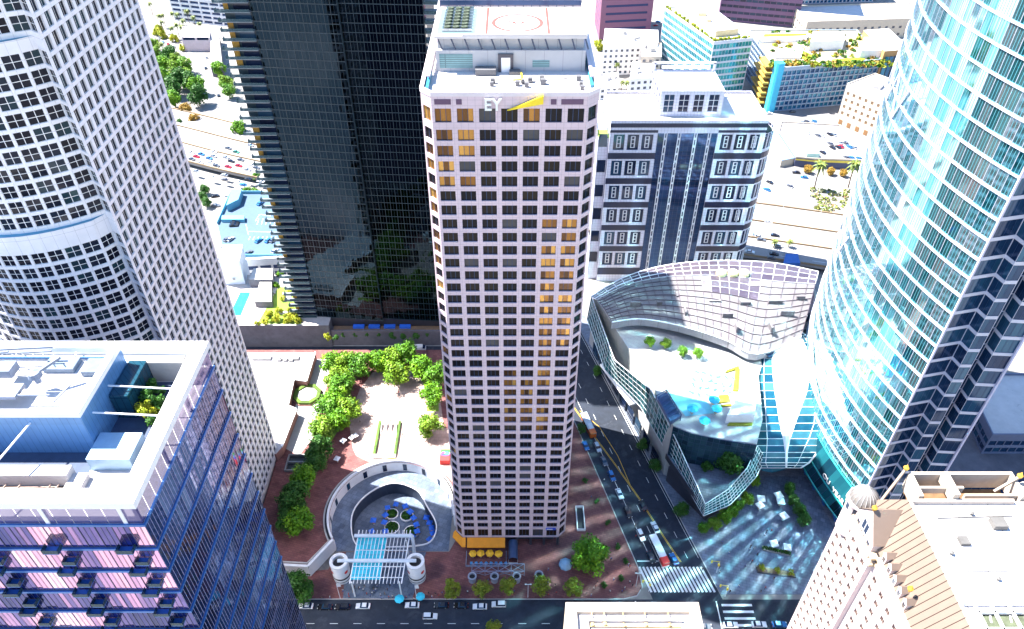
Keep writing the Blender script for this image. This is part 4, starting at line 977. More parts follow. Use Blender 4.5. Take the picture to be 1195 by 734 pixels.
# white sail skylight that sweeps from the terrace to the entrance
sail_rows = [ # py, outer left, white left, white right, outer right, z
 (388, 916, 918, 930, 936, 31), (395, 903, 909, 936, 944, 30.5), (405, 893, 905, 940, 950, 30), (418, 886, 901, 944, 955, 29), (437, 884, 902, 944, 959, 27.5), (456, 884, 904, 942, 963, 26),
 (475, 884, 907, 935, 968, 24), (494, 884, 910, 928, 972, 21.5), (512, 883, 914, 922, 966, 18.5), (528, 880, 916.5, 919, 954, 15.5), (540, 878, 916.8, 918.5, 944, 13), (546, 882, 916.8, 918.2, 934, 11)]
def sail():
    def row(r, which):
        py, ol, wl_, wr, orr, z = r
        if which == 'L': X_ = [(ol, z-1.5), (ol*.6+wl_*.4, z+.3), (wl_, z+1.2)]
        elif which == 'W': X_ = [(wl_+(wr-wl_)*k/4, z+1.2+1.6*math.sin(math.pi*k/4)*min(1, (wr-wl_)/20)) for k in range(5)]
        else: X_ = [(wr, z+1.2), (wr*.5+orr*.5, z+.2), (orr, z-.8)]
        return [Vector(at3(x, py, zz)) for x, zz in X_]
    sk = thing('sail_skylight', 'swooping white sail skylight between the podium and the teal tower', 'skylight', (100, 195, 0))
    for w, nm, mts, bars in (('W', 'sail', [mat('sail_white', (.80, .80, .82), .4, var=.04), steelw], False), ('L', 'glass_skirt', [ramp('pale_glass', [(.006, .06, .11), (.015, .12, .18), (.06, .20, .25)], .1, metal=.3), steelw], True), ('R', 'glass_skirt', [MATS['pale_glass'], steelw], True)):
        mb = MB(); sub = 2
        G = [row(r, w) for r in sail_rows]
        H = []
        for g0, g1 in zip(G, G[1:]):
            H += [[p.lerp(q, k/sub) for p, q in zip(g0, g1)] for k in range(sub)]
        H.append(G[-1])
        for a, b in zip(H, H[1:]):
            for i in range(len(a)-1): mb.poly([a[i], b[i], b[i+1], a[i+1]], 0)
            if bars:
                for i in range(len(a)): mb.bar(a[i], b[i], .16, .22, 1)
        if bars:
            for a in H:
                for i in range(len(a)-1): mb.bar(a[i], a[i+1], .14, .2, 1)
        part(mb, nm, mts, sk, smooth=(w == 'W'))
    mb = MB(); P = [Vector(at3(r[1], r[0], r[5]-1.5)) for r in sail_rows]; mb.tube(P, .35, 8)
    P = [Vector(at3(r[4], r[0], r[5]-.8)) for r in sail_rows]; mb.tube(P, .35, 8)
    e = [Vector(at3(*q)) for q in ((879, 541, 10.5), (890, 549, 9.5), (901, 551, 9.2), (914, 548, 9.6), (925, 543, 10.6))]; f = [Vector(at3(*q)) for q in ((879, 536, 13.5), (890, 538, 13.5), (901, 540, 13.3), (914, 540, 13.2), (925, 538, 13.2))]
    part(mb, 'rim', steelw, sk)
    mb = MB()
    for i in range(4): mb.poly([e[i], e[i+1], f[i+1], f[i]])
    for i in range(4): mb.bar(e[i], e[i+1], .3)
    part(mb, 'front_lip', MATS['pale_glass'], sk)
    ab_ = MB(); hi_ = [at3(*q, 31.6) for q in ((888, 411), (899, 398), (916, 390), (937, 390))]; lo_ = [at3(*q, 31.4) for q in ((899, 417), (907, 406), (919, 399), (935, 398))]
    for i in range(3): ab_.poly([lo_[i], lo_[i+1], hi_[i+1], hi_[i]])
    part(ab_, 'arch_dark_band', g_wgd, sk)  # dark blue band along the arch underside
    # glass hood between canopy, sail and tower
    hood = thing('glass_hood', 'flaring glass lattice hood joining the gridded canopy to the teal tower', 'glass roof', (118, 215, 25))
    A = [Vector((wx(y, .4), y, z)) for y, z in ((250, 52), (240, 50), (230, 46), (220, 42), (210, 38), (200, 34), (190, 31))]
    B = [Vector(at3(*q)) for q in ((958, 330, 37), (952, 352, 36), (946, 376, 35), (943, 392, 33), (950, 412, 31.5), (957, 432, 30), (963, 452, 28))]
    loft(A, B, 26, 9, [ramp('spark_glass', [(.006, .07, .10), (.02, .13, .16), (.09, .22, .24), (.004, .05, .08)], .12, metal=.5), steelw], 'lattice', hood, .1)
sail()
# ================================================================== STRIPED STONE BUILDING BEHIND THE CENTRE TOWER
t = thing('striped_building', 'white and navy striped stone office building with penthouse behind the gridded canopy', 'building', (77, 318, 0))
W = MB(); out = []; SY = 303.0
rz = [(77.2, 64.4, 51.6, 39.3, 26.1, 13.9)]
zs = [13.9, 26.2, 39.0, 51.6, 64.4, 77.2]; big = [(z-3.9, z+3.7) for z in zs]
stone = mat('grey_white_stone', (.62, .62, .72), .5, var=.06, joints=(1.45, 1.45, .05))
facade(W, out, (43, SY), (64, SY), 4, 83, [(1.8, 6.7), (8.0, 13.0), (14.3, 19.2)], big, .5, mull=(1, 1), barw=.3)
facade(W, out, (64, SY), (90.4, SY), 4, 83, [(.02, 26.38)], [(6.5, 81.5)], .5, mull=(13, 34), barw=.14, gm=2)
facade(W, out, (90.4, SY), (111.4, SY), 4, 83, [(1.8, 6.7), (8.0, 13.0), (14.3, 19.2)], big, .5, mull=(1, 1), barw=.3)
facade(W, [], (43, SY), (111.4, SY), 83, 87, [], []); facade(W, [], (43, SY), (111.4, SY), 0, 4, [], [])
facade(W, out, (43, 334), (43, SY), 0, 87, spans(31, 5, .6), big, .5, mull=(1, 1))
facade(W, [], (111.4, 334), (43, 334), 0, 87, [], []); facade(W, [], (111.4, SY), (111.4, 334), 0, 87, [], [])
part(W, 'wall', stone, t)
ng = mat('navy_granite', (.009, .014, .045), .3)
pm = MB(); it = MB()
for en in out:
    c = en[1]; 
    if en[3] < 60 and abs(c[1]-SY) < .1:
        it.box(c[0]-1.0, c[0]-.55, SY+.30, SY+.44, c[2]-2.8, c[2]+2.8); it.box(c[0]+.55, c[0]+1.0, SY+.30, SY+.44, c[2]-2.8, c[2]+2.8)
        for z in (-2.8, -.9, 1.0, 2.6): it.box(c[0]-.55, c[0]+.55, SY+.32, SY+.43, c[2]+z, c[2]+z+.3)
emit_windows(t, out, [g_1000, ng, g_bay])
part(it, 'window_frame', mat('pale_frame', (.6, .6, .64), .5), t)
m = MB()
for k, z in enumerate(zs):
    for a, b in ((42.9, 64), (90.4, 111.5)): m.box(a, b, SY-.12, SY-.003, z+4.6, z+7.6 if k < 5 else z+5.8)
m.box(42.9, 111.5, SY-.12, SY-.003, 84.3, 86.2)
for a, b in ((42.9, 64), (90.4, 111.5)): m.box(a, b, SY-.12, SY-.003, 4.2, 8.4)
part(m, 'stone_band', ng, t)
m = MB()
for x in (67.6, 73.6, 80.8, 86.8):
    for dx in (-.7, .3): m.box(x+dx, x+dx+.4, SY-.05, SY+.3, 6.5, 81.5)
    for k in range(20): m.box(x-.3, x+.3, SY+.02, SY+.25, 8+k*3.7, 8.9+k*3.7)
part(m, 'bay_strip', MATS['pale_frame'], t)
m = MB(); m.sheet([(43.6, SY+.6), (110.8, SY+.6), (110.8, 333.4), (43.6, 333.4)], [], None, 86.4); part(m, 'roof', roofw, t)
m = MB(); 
for a in ((43, 111.4, SY, SY+.6), (43, 43.6, SY+.6, 334), (110.8, 111.4, SY+.6, 334), (43.6, 110.8, 333.4, 334)): m.box(*a, 87, 87.5)
part(m, 'parapet', stone, t)
W = MB(); po = []
facade(W, po, (64.4, 309.8), (92, 309.8), 86.4, 98, spans(27.6, 4, .68, .8), [(88.2, 96.2)], .4, mull=(2, 3), barw=.25)
facade(W, [], (92, 309.8), (92, 333), 86.4, 98, [], []); facade(W, [], (92, 333), (64.4, 333), 86.4, 98, [], []); facade(W, po, (64.4, 333), (64.4, 309.8), 86.4, 98, spans(23.2, 4, .6), [(88.2, 96.2)], .4, mull=(2, 3), barw=.25)
W.poly([(64.4, 309.8, 97.6), (92, 309.8, 97.6), (92, 333, 97.6), (64.4, 333, 97.6)])
ph = part(W, 'penthouse', stone, t)
for en in po: mb = MB(); add_entry(mb, en); part(mb, 'window', [g_1000, MATS['pale_frame']], ph)
m = MB()
for x in (64.6, 91.8): m.bar((x, 332.6, 97.6), (x, 332.6, 101.5), .9)
m.bar((64.2, 332.6, 101.4), (92.2, 332.6, 101.4), .9); m.bar((68, 332.6, 99.4), (90, 332.6, 99.4), 1.2); part(m, 'roof_frame', stone, ph)
cyl = (108.4, 312.0); CRr = 9.0; W = MB(); co = []; N = 14
pts = [(cyl[0]+CRr*math.cos(math.radians(-125+i*190/N)), cyl[1]+CRr*math.sin(math.radians(-125+i*190/N))) for i in range(N+1)]
for a, b in zip(pts, pts[1:]):
    L = math.dist(a, b); facade(W, co, a, b, 0, 81, [(.25, L-.25)], big, .3, mull=(1, 3), barw=.2)
W.poly([(p[0], p[1], 79.6) for p in pts]); cb = part(W, 'round_corner', stone, t)
emit_windows(t, co, [g_1000, ng], 20)
m = MB(); m.poly([(p[0]*.93+cyl[0]*.07, p[1]*.93+cyl[1]*.07, 79.7) for p in pts]); part(m, 'terrace', mat('dark_green_terrace', (.02, .035, .03), .8), cb)
for k, z in enumerate(zs[:5]):
    m = MB()
    for a, b in zip(pts, pts[1:]):
        a_, b_ = [(cyl[0]+(q[0]-cyl[0])*1.012, cyl[1]+(q[1]-cyl[1])*1.012) for q in (a, b)]
        m.poly([(*a_, z+4.6), (*b_, z+4.6), (*b_, z+7.6), (*a_, z+7.6)])
    part(m, 'stone_band', ng, cb)
m = MB(); m.box(38.2, 43, 305, 330, 0, 78); wg_ = part(m, 'side_wing', stone, t)
m = MB()
for k, z in enumerate(zs): m.box(38.15, 38.19, 307, 329, z-3, z+3); m.box(38.6, 42.4, 304.93, 304.99, z-3.2, z+3)
part(m, 'window', g_1000, wg_)
m = MB(); m.box(38.4, 42.8, 305.2, 312, 78, 78.8); part(m, 'terrace_hedge', grass, wg_)
# ================================================================== BACKGROUND BUILDINGS
sA = mat('plum_brick', (.22, .09, .15), .6, var=.06); ring_c = [stone]
def quad(a, b, d):    # front edge a->b, depth d away
    ax, ay = a; bx, by = b; L = math.dist(a, b); n = (-(by-ay)/L*d, (bx-ax)/L*d)
    return [a, b, (bx+n[0], by+n[1]), (ax+n[0], ay+n[1])]
slabbuilding('plum_tower', 'plum tower with thin navy window strips at the top edge, left of the teal block', 'tower', [(74, 640), (118, 646), (116, 690), (74, 684)], 0, 95, sA, mat('navy_strip', (.008, .02, .10), .4), 6.2, 39, .82, 1.9, n=40, mull=(1, 1))
slabbuilding('violet_office', 'violet brick office block with ribbon windows behind the teal block', 'building', [(186, 690), (252, 672), (262, 712), (196, 730)], 0, 95, mat('violet_brick', (.17, .09, .17), .6), g_1000, 5.4, 5.2, .94, 2.3, n=60)
tb = slabbuilding('teal_office', 'pale teal glass office block with planted roof edge', 'building', [(117, 592), (139.8, 519), (169, 527), (152, 600)], 0, 43, mat('pale_band', (.50, .53, .60), .5), g_teal2, 4.6, 2.4, .95, 3.2, n=90, roofm=concl)
m = MB(); m.prism([(127, 585), (143, 530), (160, 535), (147, 588)], 42.1, 46.5, 0, 1); m.box(136, 142, 560, 566, 46.5, 49); m.box(140, 143, 548, 552, 46.5, 48.5); part(m, 'penthouse', [mat('warm_stone', (.62, .50, .30), .7), roofw], tb)
m = MB()
for i in range(60):
    f = RN.random(); s = RN.choice((0, 1)); p = (117+22.8*f+1.6, 592-73*f) if s else (139.8+29*f, 520.6+8*f); m.obox(p, RN.uniform(1, 2.4), RN.uniform(1, 1.8), 42, 43.2+RN.random()*1.6, RN.random())
part(m, 'roof_planting', leafy, tb, kind='stuff')
# apartment block with roof garden
ab = slabbuilding('apartment_block', 'blue-shadowed apartment block with roof garden and balconies', 'building', [(182, 500), (258, 516), (262, 575), (180, 575)], 0, 32, mat('blue_shaded_white', (.28, .36, .46), .6), g_aptb, 3.7, 3.4, .88, 2.9, n=95, roofm=mat('roof_terrace', (.34, .29, .20), .8, var=.25, scale=.4), depth=.9)  # blue of the shaded front put into the wall colour
m = MB(); m.prism([(180.4, 500.2), (181.8, 499.4), (186, 500.4), (185, 506), (180.4, 506)], 0, 35); part(m, 'stair_tower', mat('cyan_render', (.04, .42, .62), .6), ab)
m = MB(); m.prism([(258.2, 515), (278, 519), (278, 560), (258.2, 556)], 0, 38, 0, 1); part(m, 'corner_block', [mat('tan_render', (.40, .22, .09), .7), roofw], ab)
m = MB(); 
for i in range(5): m.box(260+i*3.5, 262.6+i*3.5, 514.7+i*.7, 515.1+i*.7, 4, 34)
part(m, 'corner_glass', g_aptb, ab)
m = MB(); m.prism([at(905, 66, 33), at(935, 66, 33), at(938, 56, 33), at(908, 56, 33)], 31.2, 32.6); m.prism([at(945, 52, 36), at(985, 50, 36), at(985, 40, 36), at(948, 40, 36)], 31.2, 38); m.prism([at(1005, 60, 36), at(1035, 60, 36), at(1040, 45, 36), at(1008, 45, 36)], 31.2, 37); m.prism([at(885, 46, 34), at(942, 44, 34), at(942, 38, 34), at(885, 39, 34)], 31.2, 34); part(m, 'roof_block', whitep, ab)
m = MB(); m.prism([at(925, 62, 33), at(944, 68, 33), at(952, 63, 33), at(932, 54, 33)], 31.15, 31.5); m.prism([at(972, 70, 33), at(1010, 67, 33), at(1010, 64, 33), at(972, 67, 33)], 31.15, 31.6); m.prism([at(892, 40, 36), at(942, 38.5, 36), at(942, 36, 36), at(892, 37, 36)], 34, 34.4); part(m, 'roof_lawn', mat('roof_lawn_green', (.20, .28, .01), .9), ab)
def leafbox(mb, c, r, n, s=.8, squash=.8):
    for _ in range(n):
        d = Vector((RN.gauss(0, 1), RN.gauss(0, 1), RN.gauss(0, 1))).normalized()*r*RN.uniform(.55, 1); d.z = abs(d.z)*squash
        p = Vector(c)+d; a = Vector((RN.gauss(0, 1), RN.gauss(0, 1), RN.gauss(0, 1))).normalized(); b = a.orthogonal().normalized()*s*RN.uniform(.5, 1); a = a.cross(b).normalized()*s*RN.uniform(.5, 1)
        mb.poly([p-a-b, p+a-b, p+a+b, p-a+b])
for nm, ml, cnt in (('garden_shrub', leafy, 150), ('garden_shrub', leafo, 50), ('garden_shrub', leafd, 95)):
    m = MB()
    for _ in range(cnt):
        x, y = RN.uniform(898, 1046), RN.uniform(36, 76)
        if RN.random() < .45: y = RN.uniform(71, 77)
        p = at(x, y, 32); leafbox(m, (p[0], p[1], 31.4), RN.uniform(.9, 2.3), 26, .7)
    part(m, nm, ml, ab, kind='stuff')
yb = MB()
for k in range(8): yb.box(176, 181, 507+(k % 2)*2, 520+(k % 3)*8, 3+k*3.6, 4.2+k*3.6, 0)
part(yb, 'balcony', mat('ochre_balcony', (.42, .26, .05), .7), ab)
cb_ = slabbuilding('cream_building', 'cream block with square windows and arched base between car park and teal tower', 'building', [(224, 483), (243, 456), (268, 474), (249, 500)], 0, 28.5, cream, mat('brown_window', (.16, .10, .06), .4), 4.6, 4.4, .42, 2.2, n=60, first=6)
m = MB(); m.obox((243, 478), 8, 5, 27, 29.5, .9); m.box(247, 252, 470, 474, 27, 29.8); part(m, 'roof_unit', conc, cb_)
am = MB()
for i in range(5):
    f = (i+.5)/5; c = (224+19*f-.15, 483-27*f-.1); am.obox(c, .12, 2.6, 0.2, 3.6, math.atan2(-27, 19)+math.pi/2)
part(am, 'archway', mat('arch_brown', (.2, .1, .04), .7), cb_)
# car-park building with roof parking
cp = [at(912, 143, 6), at(980, 147, 6), at(1012, 188, 6), at(950, 186, 6), at(929, 184, 6), at(909, 154, 6)]
t = thing('car_park', 'low car-park building with roof parking and yellow shop band', 'car park', (*at(950, 165, 0), 0))
m = MB(); m.prism(cp, 0, 6, 0, 1); part(m, 'wall', [mat('navy_wall', (.06, .07, .13), .7), mat('pale_deck', (.26, .255, .27), .85, var=.12)], t)
m = MB(); a, b = cp[3], cp[2]; m.poly([(a[0], a[1]-.1, 4.2), (b[0], b[1]-.1, 4.2), (b[0], b[1]-.1, 5.7), (a[0], a[1]-.1, 5.7)]); a, b = cp[4], cp[3]; m.poly([(a[0]-.1, a[1]-.1, 4.4), (b[0], b[1]-.1, 4.4), (b[0], b[1]-.1, 5.4), (a[0]-.1, a[1]-.1, 5.4)]); part(m, 'fascia', mat('mustard_band', (.72, .55, .08), .6), t)
m = MB(); 
for a, b in zip(cp, cp[1:]+cp[:1]): m.bar((*a, 6.5), (*b, 6.5), .4, 1.0)
part(m, 'parapet', cream, t)
m = MB(); c = at(946, 186, 4); m.box(c[0]-4, c[0]+4, c[1]-2, c[1]+2, 3, 9.2); part(m, 'sign_panel', mat('mint_panel', (.45, .68, .62), .5), t)
m = MB(); m.prism([at(893, 150, 5), at(908, 155, 5), at(928, 184, 5), at(912, 187, 5)], 0, 5, 0, 1); part(m, 'side_wing', [cream, mat('blue_roof', (.16, .34, .62), .7)], t)
# small white blocks, upper middle
for nm, lab, px_, h in (('white_block', 'white block with palms in front beside the pink tower roof', ((704, 52), (768, 50), (768, 35), (706, 33)), 24), ('white_block', 'small white house-sized block right of the palms', ((735, 92), (765, 90), (762, 70), (738, 72)), 18), ('white_block', 'low white annexe with turquoise courtyard pool beside the striped building', ((700, 98), (722, 96), (722, 84), (700, 86)), 12), ('white_block', 'cream stepped block between the small white house and the teal block', ((748, 66), (772, 66), (772, 50), (750, 50)), 22)):
    P = [at(x, y, h) for x, y in px_]
    sb = slabbuilding(nm, lab, 'building', P, 0, h, whitep if 'cream' not in lab else cream, g_gen, 4.2, 4.2, .5, 2, n=40, group='small white blocks')
    m = MB(); cx_ = sum(p[0] for p in P)/4; cy_ = sum(p[1] for p in P)/4
    for _ in range(3): q = (cx_+RN.uniform(-8, 8), cy_+RN.uniform(-8, 8)); m.obox(q, RN.uniform(2, 5), RN.uniform(2, 4), h-1, h+RN.uniform(.5, 2), RN.random())
    part(m, 'roof_unit', concl, sb)
slabbuilding('pink_block', 'pink brick block peeking behind the helipad left of the plum tower', 'building', [(-60, 690), (40, 690), (40, 720), (-60, 720)], 0, 40, mat('rose_brick', (.45, .24, .28), .7), g_1000, 4.5, 5, .5, 2.2, n=60)
slabbuilding('distant_flats', 'white and blue balcony flats at the top right edge', 'building', [(270, 735), (345, 742), (345, 770), (270, 763)], 0, 36, mat('flat_white', (.42, .46, .54), .6), g_aptb, 3.6, 3.6, .7, 2.4, n=90)
slabbuilding('distant_hall', 'long pale low hall behind the roof-garden flats', 'building', [(248, 640), (365, 650), (365, 690), (248, 680)], 0, 16, cream, g_gen, 6, 6, .4, 2, n=40)
slabbuilding('corner_office', 'dark blue glass office block at the right edge behind the chateau roof', 'building', [(142, 172), (215, 168), (215, 198), (150, 200)], 0, 12, navy, g_wgd, 3.8, 3, .9, 2.6, n=60, roofm=conc_d)
slabbuilding('annexe', 'white-roofed annexe right of the teal tower', 'building', [(176, 182), (230, 182), (230, 214), (180, 214)], 0, 22, mat('slate_blue_wall', (.12, .14, .22), .6), g_wgd, 3.8, 3, .9, 2.4, n=40)
# left background
slabbuilding('parking_garage', 'open-deck concrete parking garage with palms at the top left', 'car park', [(-305, 690), (-246, 672), (-238, 730), (-300, 745)], 0, 22, mat('deck_white', (.66, .65, .68), .7), mat('deck_shade', (.03, .05, .12), .8), 4.0, 9, .86, 2.2, n=60, depth=1.2)
m = MB(); a = [at(216, 60), at(249, 60), at(247, 45), at(217, 46)]; lw = slabbuilding('pink_warehouse', 'low blush warehouse with two dark strip windows left of the dark tower', 'warehouse', a, 0, 11, mat('blush_render', (.62, .50, .52), .7), g_1000, 9, 11, .85, 2.4, n=10, first=6)
m = MB(); m.prism([at(249, 90), at(263, 92), at(258, 50), at(249, 50)], 0, 9, 0, 1); m_ = single(m, 'ramp_wall', [conc_d, concl], 'long grey ramp wall running beside the sunny street left of the dark tower', 'wall')
# parking deck, blue of its shade put into the roof colour
gz = 13.0
t = thing('parking_deck', 'parking deck with blue-shaded roof beside the white stair block', 'car park', (-138, 335, 0))
dk = [at(254, 262, gz), at(270, 226, gz), at(318, 226, gz), at(345, 300, gz), at(262, 300, gz)]
m = MB(); m.prism(dk, 0, gz, 0, 1); part(m, 'wall', [whitep, mat('blue_shade_deck', (.07, .12, .18), .85, var=.1)], t)
m = MB()
for a, b in zip(dk, dk[1:]): m.bar((*a, gz+.9), (*b, gz+.9), .4, 1.8)
m.prism([at(266, 247, gz), at(272, 228, gz), at(284, 228, gz), at(280, 240, gz)], gz, gz+4); m.prism([at(258, 256, gz+2), at(285, 256, gz+2), at(285, 251, gz+2), at(259, 251, gz+2)], gz, gz+2); part(m, 'parapet', mat('sky_render', (.10, .30, .42), .7), t)
m = MB()
for i in range(7):
    a = at(300+i*5, 262, gz); b = at(302+i*5, 255, gz); lane(a[0], a[1], b[0], b[1], .22, gz+.012, m)
for i in range(8):
    a = at(290+i*5, 280, gz); b = at(292+i*5, 276, gz); lane(a[0], a[1], b[0], b[1], .22, gz+.012, m)
for q in (((290, 270), (330, 271)), ((287, 262), (290, 274)), ((303, 250), (298, 258)), ((303, 250), (316, 252))): a, b = at(*q[0], gz), at(*q[1], gz); lane(a[0], a[1], b[0], b[1], .2, gz+.012, m)
part(m, 'bay_line', paint, t)
m = MB(); fz = 9.2
a, b = at(286, 303, gz), at(332, 300, gz)
m.prism([(a[0], a[1]-1.5), (b[0], b[1]-1.5), (b[0], b[1]), (a[0], a[1])], 0, gz+.9); fr_ = part(m, 'deck_front', whitep, t)
m = MB()
for r_ in (7.6, 3.6):
    for i in range(3):
        f0, f1 = i/3+.03, (i+1)/3-.03; A_ = Vector((a[0], a[1]-1.56)); B__ = Vector((b[0], b[1]-1.56)); p, q = A_.lerp(B__, f0), A_.lerp(B__, f1); m.poly([(p.x, p.y, r_), (q.x, q.y, r_), (q.x, q.y, r_+2.2), (p.x, p.y, r_+2.2)])
part(m, 'deck_opening', MATS['deck_shade'], t)
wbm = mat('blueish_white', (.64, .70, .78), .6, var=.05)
t = thing('stair_block', 'windowless white block in front of the blue parking deck', 'building', (-132, 300, 0))
m = MB(); sbp = [at(258, 288, 26), at(283, 287, 26), (at(283, 287, 26)[0]+2, at(283, 287, 26)[1]-13), (at(258, 288, 26)[0]+2, at(258, 288, 26)[1]-13)]
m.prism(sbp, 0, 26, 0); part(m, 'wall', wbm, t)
m = MB(); i2 = inset(sbp if sum(sbp[i][0]*sbp[(i+1) % 4][1]-sbp[(i+1) % 4][0]*sbp[i][1] for i in range(4)) > 0 else sbp[::-1], .6); m.sheet(i2, [], 26, 26.03)
for a, b in zip(sbp, sbp[1:]+sbp[:1]): m.bar((*a, 26.4), (*b, 26.4), .5, .8)
part(m, 'parapet', whitep, t)
m = MB(); c = sbp[3]; m.box(c[0]+5, c[0]+6.2, min(sbp[2][1], sbp[3][1])-.12, min(sbp[2][1], sbp[3][1])-.03, 16, 17); m.box(c[0]+5.4, c[0]+6.6, min(sbp[2][1], sbp[3][1])-.12, min(sbp[2][1], sbp[3][1])-.03, 12, 13); part(m, 'vent', conc, t)
# ================================================================== TREES AND PLANTS
ORD = ['first', 'second', 'third', 'fourth', 'fifth', 'sixth', 'seventh', 'eighth', 'ninth', 'tenth', 'eleventh', 'twelfth', 'thirteenth', 'fourteenth', 'fifteenth', 'sixteenth', 'seventeenth', 'eighteenth', 'nineteenth', 'twentieth', 'twenty-first', 'twenty-second', 'twenty-third', 'twenty-fourth', 'twenty-fifth', 'twenty-sixth', 'twenty-seventh', 'twenty-eighth', 'twenty-ninth', 'thirtieth']
ZERO = bpy.data.objects.new('proto_root', None); ORG['proto_root'] = (0, 0, 0)
PROTO = []
def clumpy(seed, R, H, z0, nclump, nleaf, ls, airy=0.):
    """crown of leaf-sized faces gathered in uneven clumps"""
    r = random.Random(seed); mb = MB(); cs = []
    for i in range(nclump):
        a = r.uniform(0, 6.28); q = math.sqrt(r.random()); rr = R*.72*q; h = r.uniform(.08, .95)
        k = math.sqrt(max(0, 1-(2*h-.85)**2*.8)); cs.append((Vector((rr*k*math.cos(a), rr*k*math.sin(a), z0+H*h)), R*r.uniform(.24, .42), r.random()))
    for c, cr, tone in cs:
        for _ in range(nleaf):
            d = Vector((r.gauss(0, 1), r.gauss(0, 1), r.gauss(0, 1)))
            if d.length < .01: continue
            d.normalize(); p = c+d*cr*r.uniform(.5, 1.08)*Vector((1, 1, .8)).length/1.6
            n = (d+Vector((r.gauss(0, .6), r.gauss(0, .6), r.gauss(.35, .6)))).normalized(); a = n.orthogonal().normalized()
            a = Matrix.Rotation(r.uniform(0, 6.28), 3, n) @ a; b = n.cross(a); s = ls*r.uniform(.6, 1.25)
            mb.poly([p-a*s-b*s*.25, p+b*s*.55, p+a*s-b*s*.2, p-b*s*.6], 0, min(1, max(0, tone*.65+r.random()*.35)))
    return mb
def tree_proto(nm, seed, R, H, trunk, nclump, nleaf, ls, lm):
    root = thing(nm, 'tree', 'tree'); PROTO.append(root); r = random.Random(seed+5)
    m = MB(); m.tube([(0, 0, -.1), (.1, .05, trunk*.5), (0, .1, trunk+H*.25)], [.32, .24, .13], 7)
    for k in range(5):
        a = k*1.26+r.random(); m.tube([(0, .05, trunk*.8), (R*.25*math.cos(a), R*.25*math.sin(a), trunk+H*.2), (R*.55*math.cos(a), R*.55*math.sin(a), trunk+H*.45)], [.16, .11, .05], 5)
    part(m, 'trunk', trunkm, root); part(clumpy(seed, R, H, trunk*.75, nclump, nleaf, ls), 'crown', lm, root); return root
TP = [tree_proto('plaza_tree', s, 4.9, 6.2, 3.0, 24, 120, .42, lm) for s, lm in ((1, leaf), (2, leaf2), (3, leaf3))]
TD = [tree_proto('shade_tree', s, 5.6, 7.0, 3.2, 28, 125, .45, leafd) for s in (11, 12)]
TS = [tree_proto('street_tree', s, 3.0, 4.6, 2.6, 15, 80, .30, lm) for s, lm in ((21, leafy), (22, leafy), (23, leafd))]
TB = [tree_proto('ficus_tree', s, 6.6, 8.4, 3.0, 40, 140, .45, leaf) for s in (31,)]
TO = [tree_proto('autumn_tree', s, 5.2, 6.0, 2.4, 22, 100, .5, leafo) for s in (41,)]
def shrub_proto(nm, seed, R, lm, n=9, nl=60, ls=.25):
    root = thing(nm, 'shrub', 'shrub'); PROTO.append(root)
    part(clumpy(seed, R, R*1.5, .05, n, nl, ls), 'foliage', lm, root)
    m = MB(); m.tube([(0, 0, 0), (.05, 0, R*.8)], [.09, .05], 5); part(m, 'stem', trunkm, root); return root
SY_ = shrub_proto('yellow_shrub', 51, 2.6, ramp('lime_leaf', [(.16, .22, .01), (.28, .32, .015), (.40, .38, .02)], .6, spec=.3), 14, 90, .32); SG = shrub_proto('green_shrub', 52, 2.0, leafd, 12, 70, .28); SB = shrub_proto('round_shrub', 53, 1.3, leafd, 9, 60, .2); SL = shrub_proto('lime_shrub', 54, 1.1, MATS['lime_leaf'], 8, 60, .18)
def palm_proto():
    root = thing('palm_tree', 'palm', 'palm tree'); PROTO.append(root)
    m = MB(); m.tube([(0, 0, 0), (.25, .1, 5), (.1, .2, 11)], [.32, .24, .2], 7); part(m, 'trunk', trunkm, root)
    m = MB()
    for k in range(26):
        a = k*2.4; e = 1.1-.075*k; P = []
        for i in range(6):
            s = i/5*2.9; P.append(Vector((.1+s*math.cos(a)*max(.35, math.cos(e*.6)), .2+s*math.sin(a)*max(.35, math.cos(e*.6)), 11+s*math.sin(e)-.22*s*s)))
        w = Vector((-math.sin(a), math.cos(a), 0))
        for i in range(5):
            w0, w1 = (.12+.38*math.sin(math.pi*min(1, (i+.3)/5))), (.38*math.sin(math.pi*min(1, (i+1.3)/5.6))); dz = Vector((0, 0, -.18)); t_ = RN.random()
            m.poly([P[i], P[i+1], P[i+1]+w*w1+dz, P[i]+w*w0+dz], 0, t_); m.poly([P[i+1], P[i], P[i]-w*w0+dz, P[i+1]-w*w1+dz], 0, t_)
    part(m, 'crown', ramp('palm_leaf', [(.05, .09, .012), (.12, .17, .02), (.22, .24, .03)], .55), root); return root
PA = palm_proto()
def put(proto, px_, py_, zc, z, label, group, s=1.): # zc = height where the pixel points
    p = at(px_, py_, zc); return dup(proto, (p[0], p[1], z), RN.uniform(0, 6.28), label, group, s*RN.uniform(.94, 1.06))
row = [(389, 424), (405, 423), (421, 426), (440, 424), (457, 418), (475, 414), (491, 430), (461, 438), (510, 440), (505, 463), (394, 441), (400, 453), (391, 467), (405, 479), (383, 479), (396, 492), (379, 500)]
for i, (x, y) in enumerate(row): put(TP[i % 3], x, y, PZ+5.5, PZ, f'bright green plaza tree, {ORD[i]} in the horseshoe counted from its top left end', 'horseshoe of plaza trees', 1.24)
put(TP[1], 503, 497, PZ+5, PZ, 'lone bright green tree at the lower left foot of the pink tower', 'horseshoe of plaza trees', 1.15)
for i, (x, y, s) in enumerate(((374, 528, .9), (368, 540, .7), (356, 558, .88), (346, 572, .8), (341, 592, .86), (349, 610, .98), (336, 607, .7))): put((TD[0], TD[1], TP[0])[i % 3], x, y, PZ+5, PZ, f'dark green tree on the brown brick terrace, {ORD[i]} going down from the horseshoe', 'trees on the brick terrace', s*1.25)
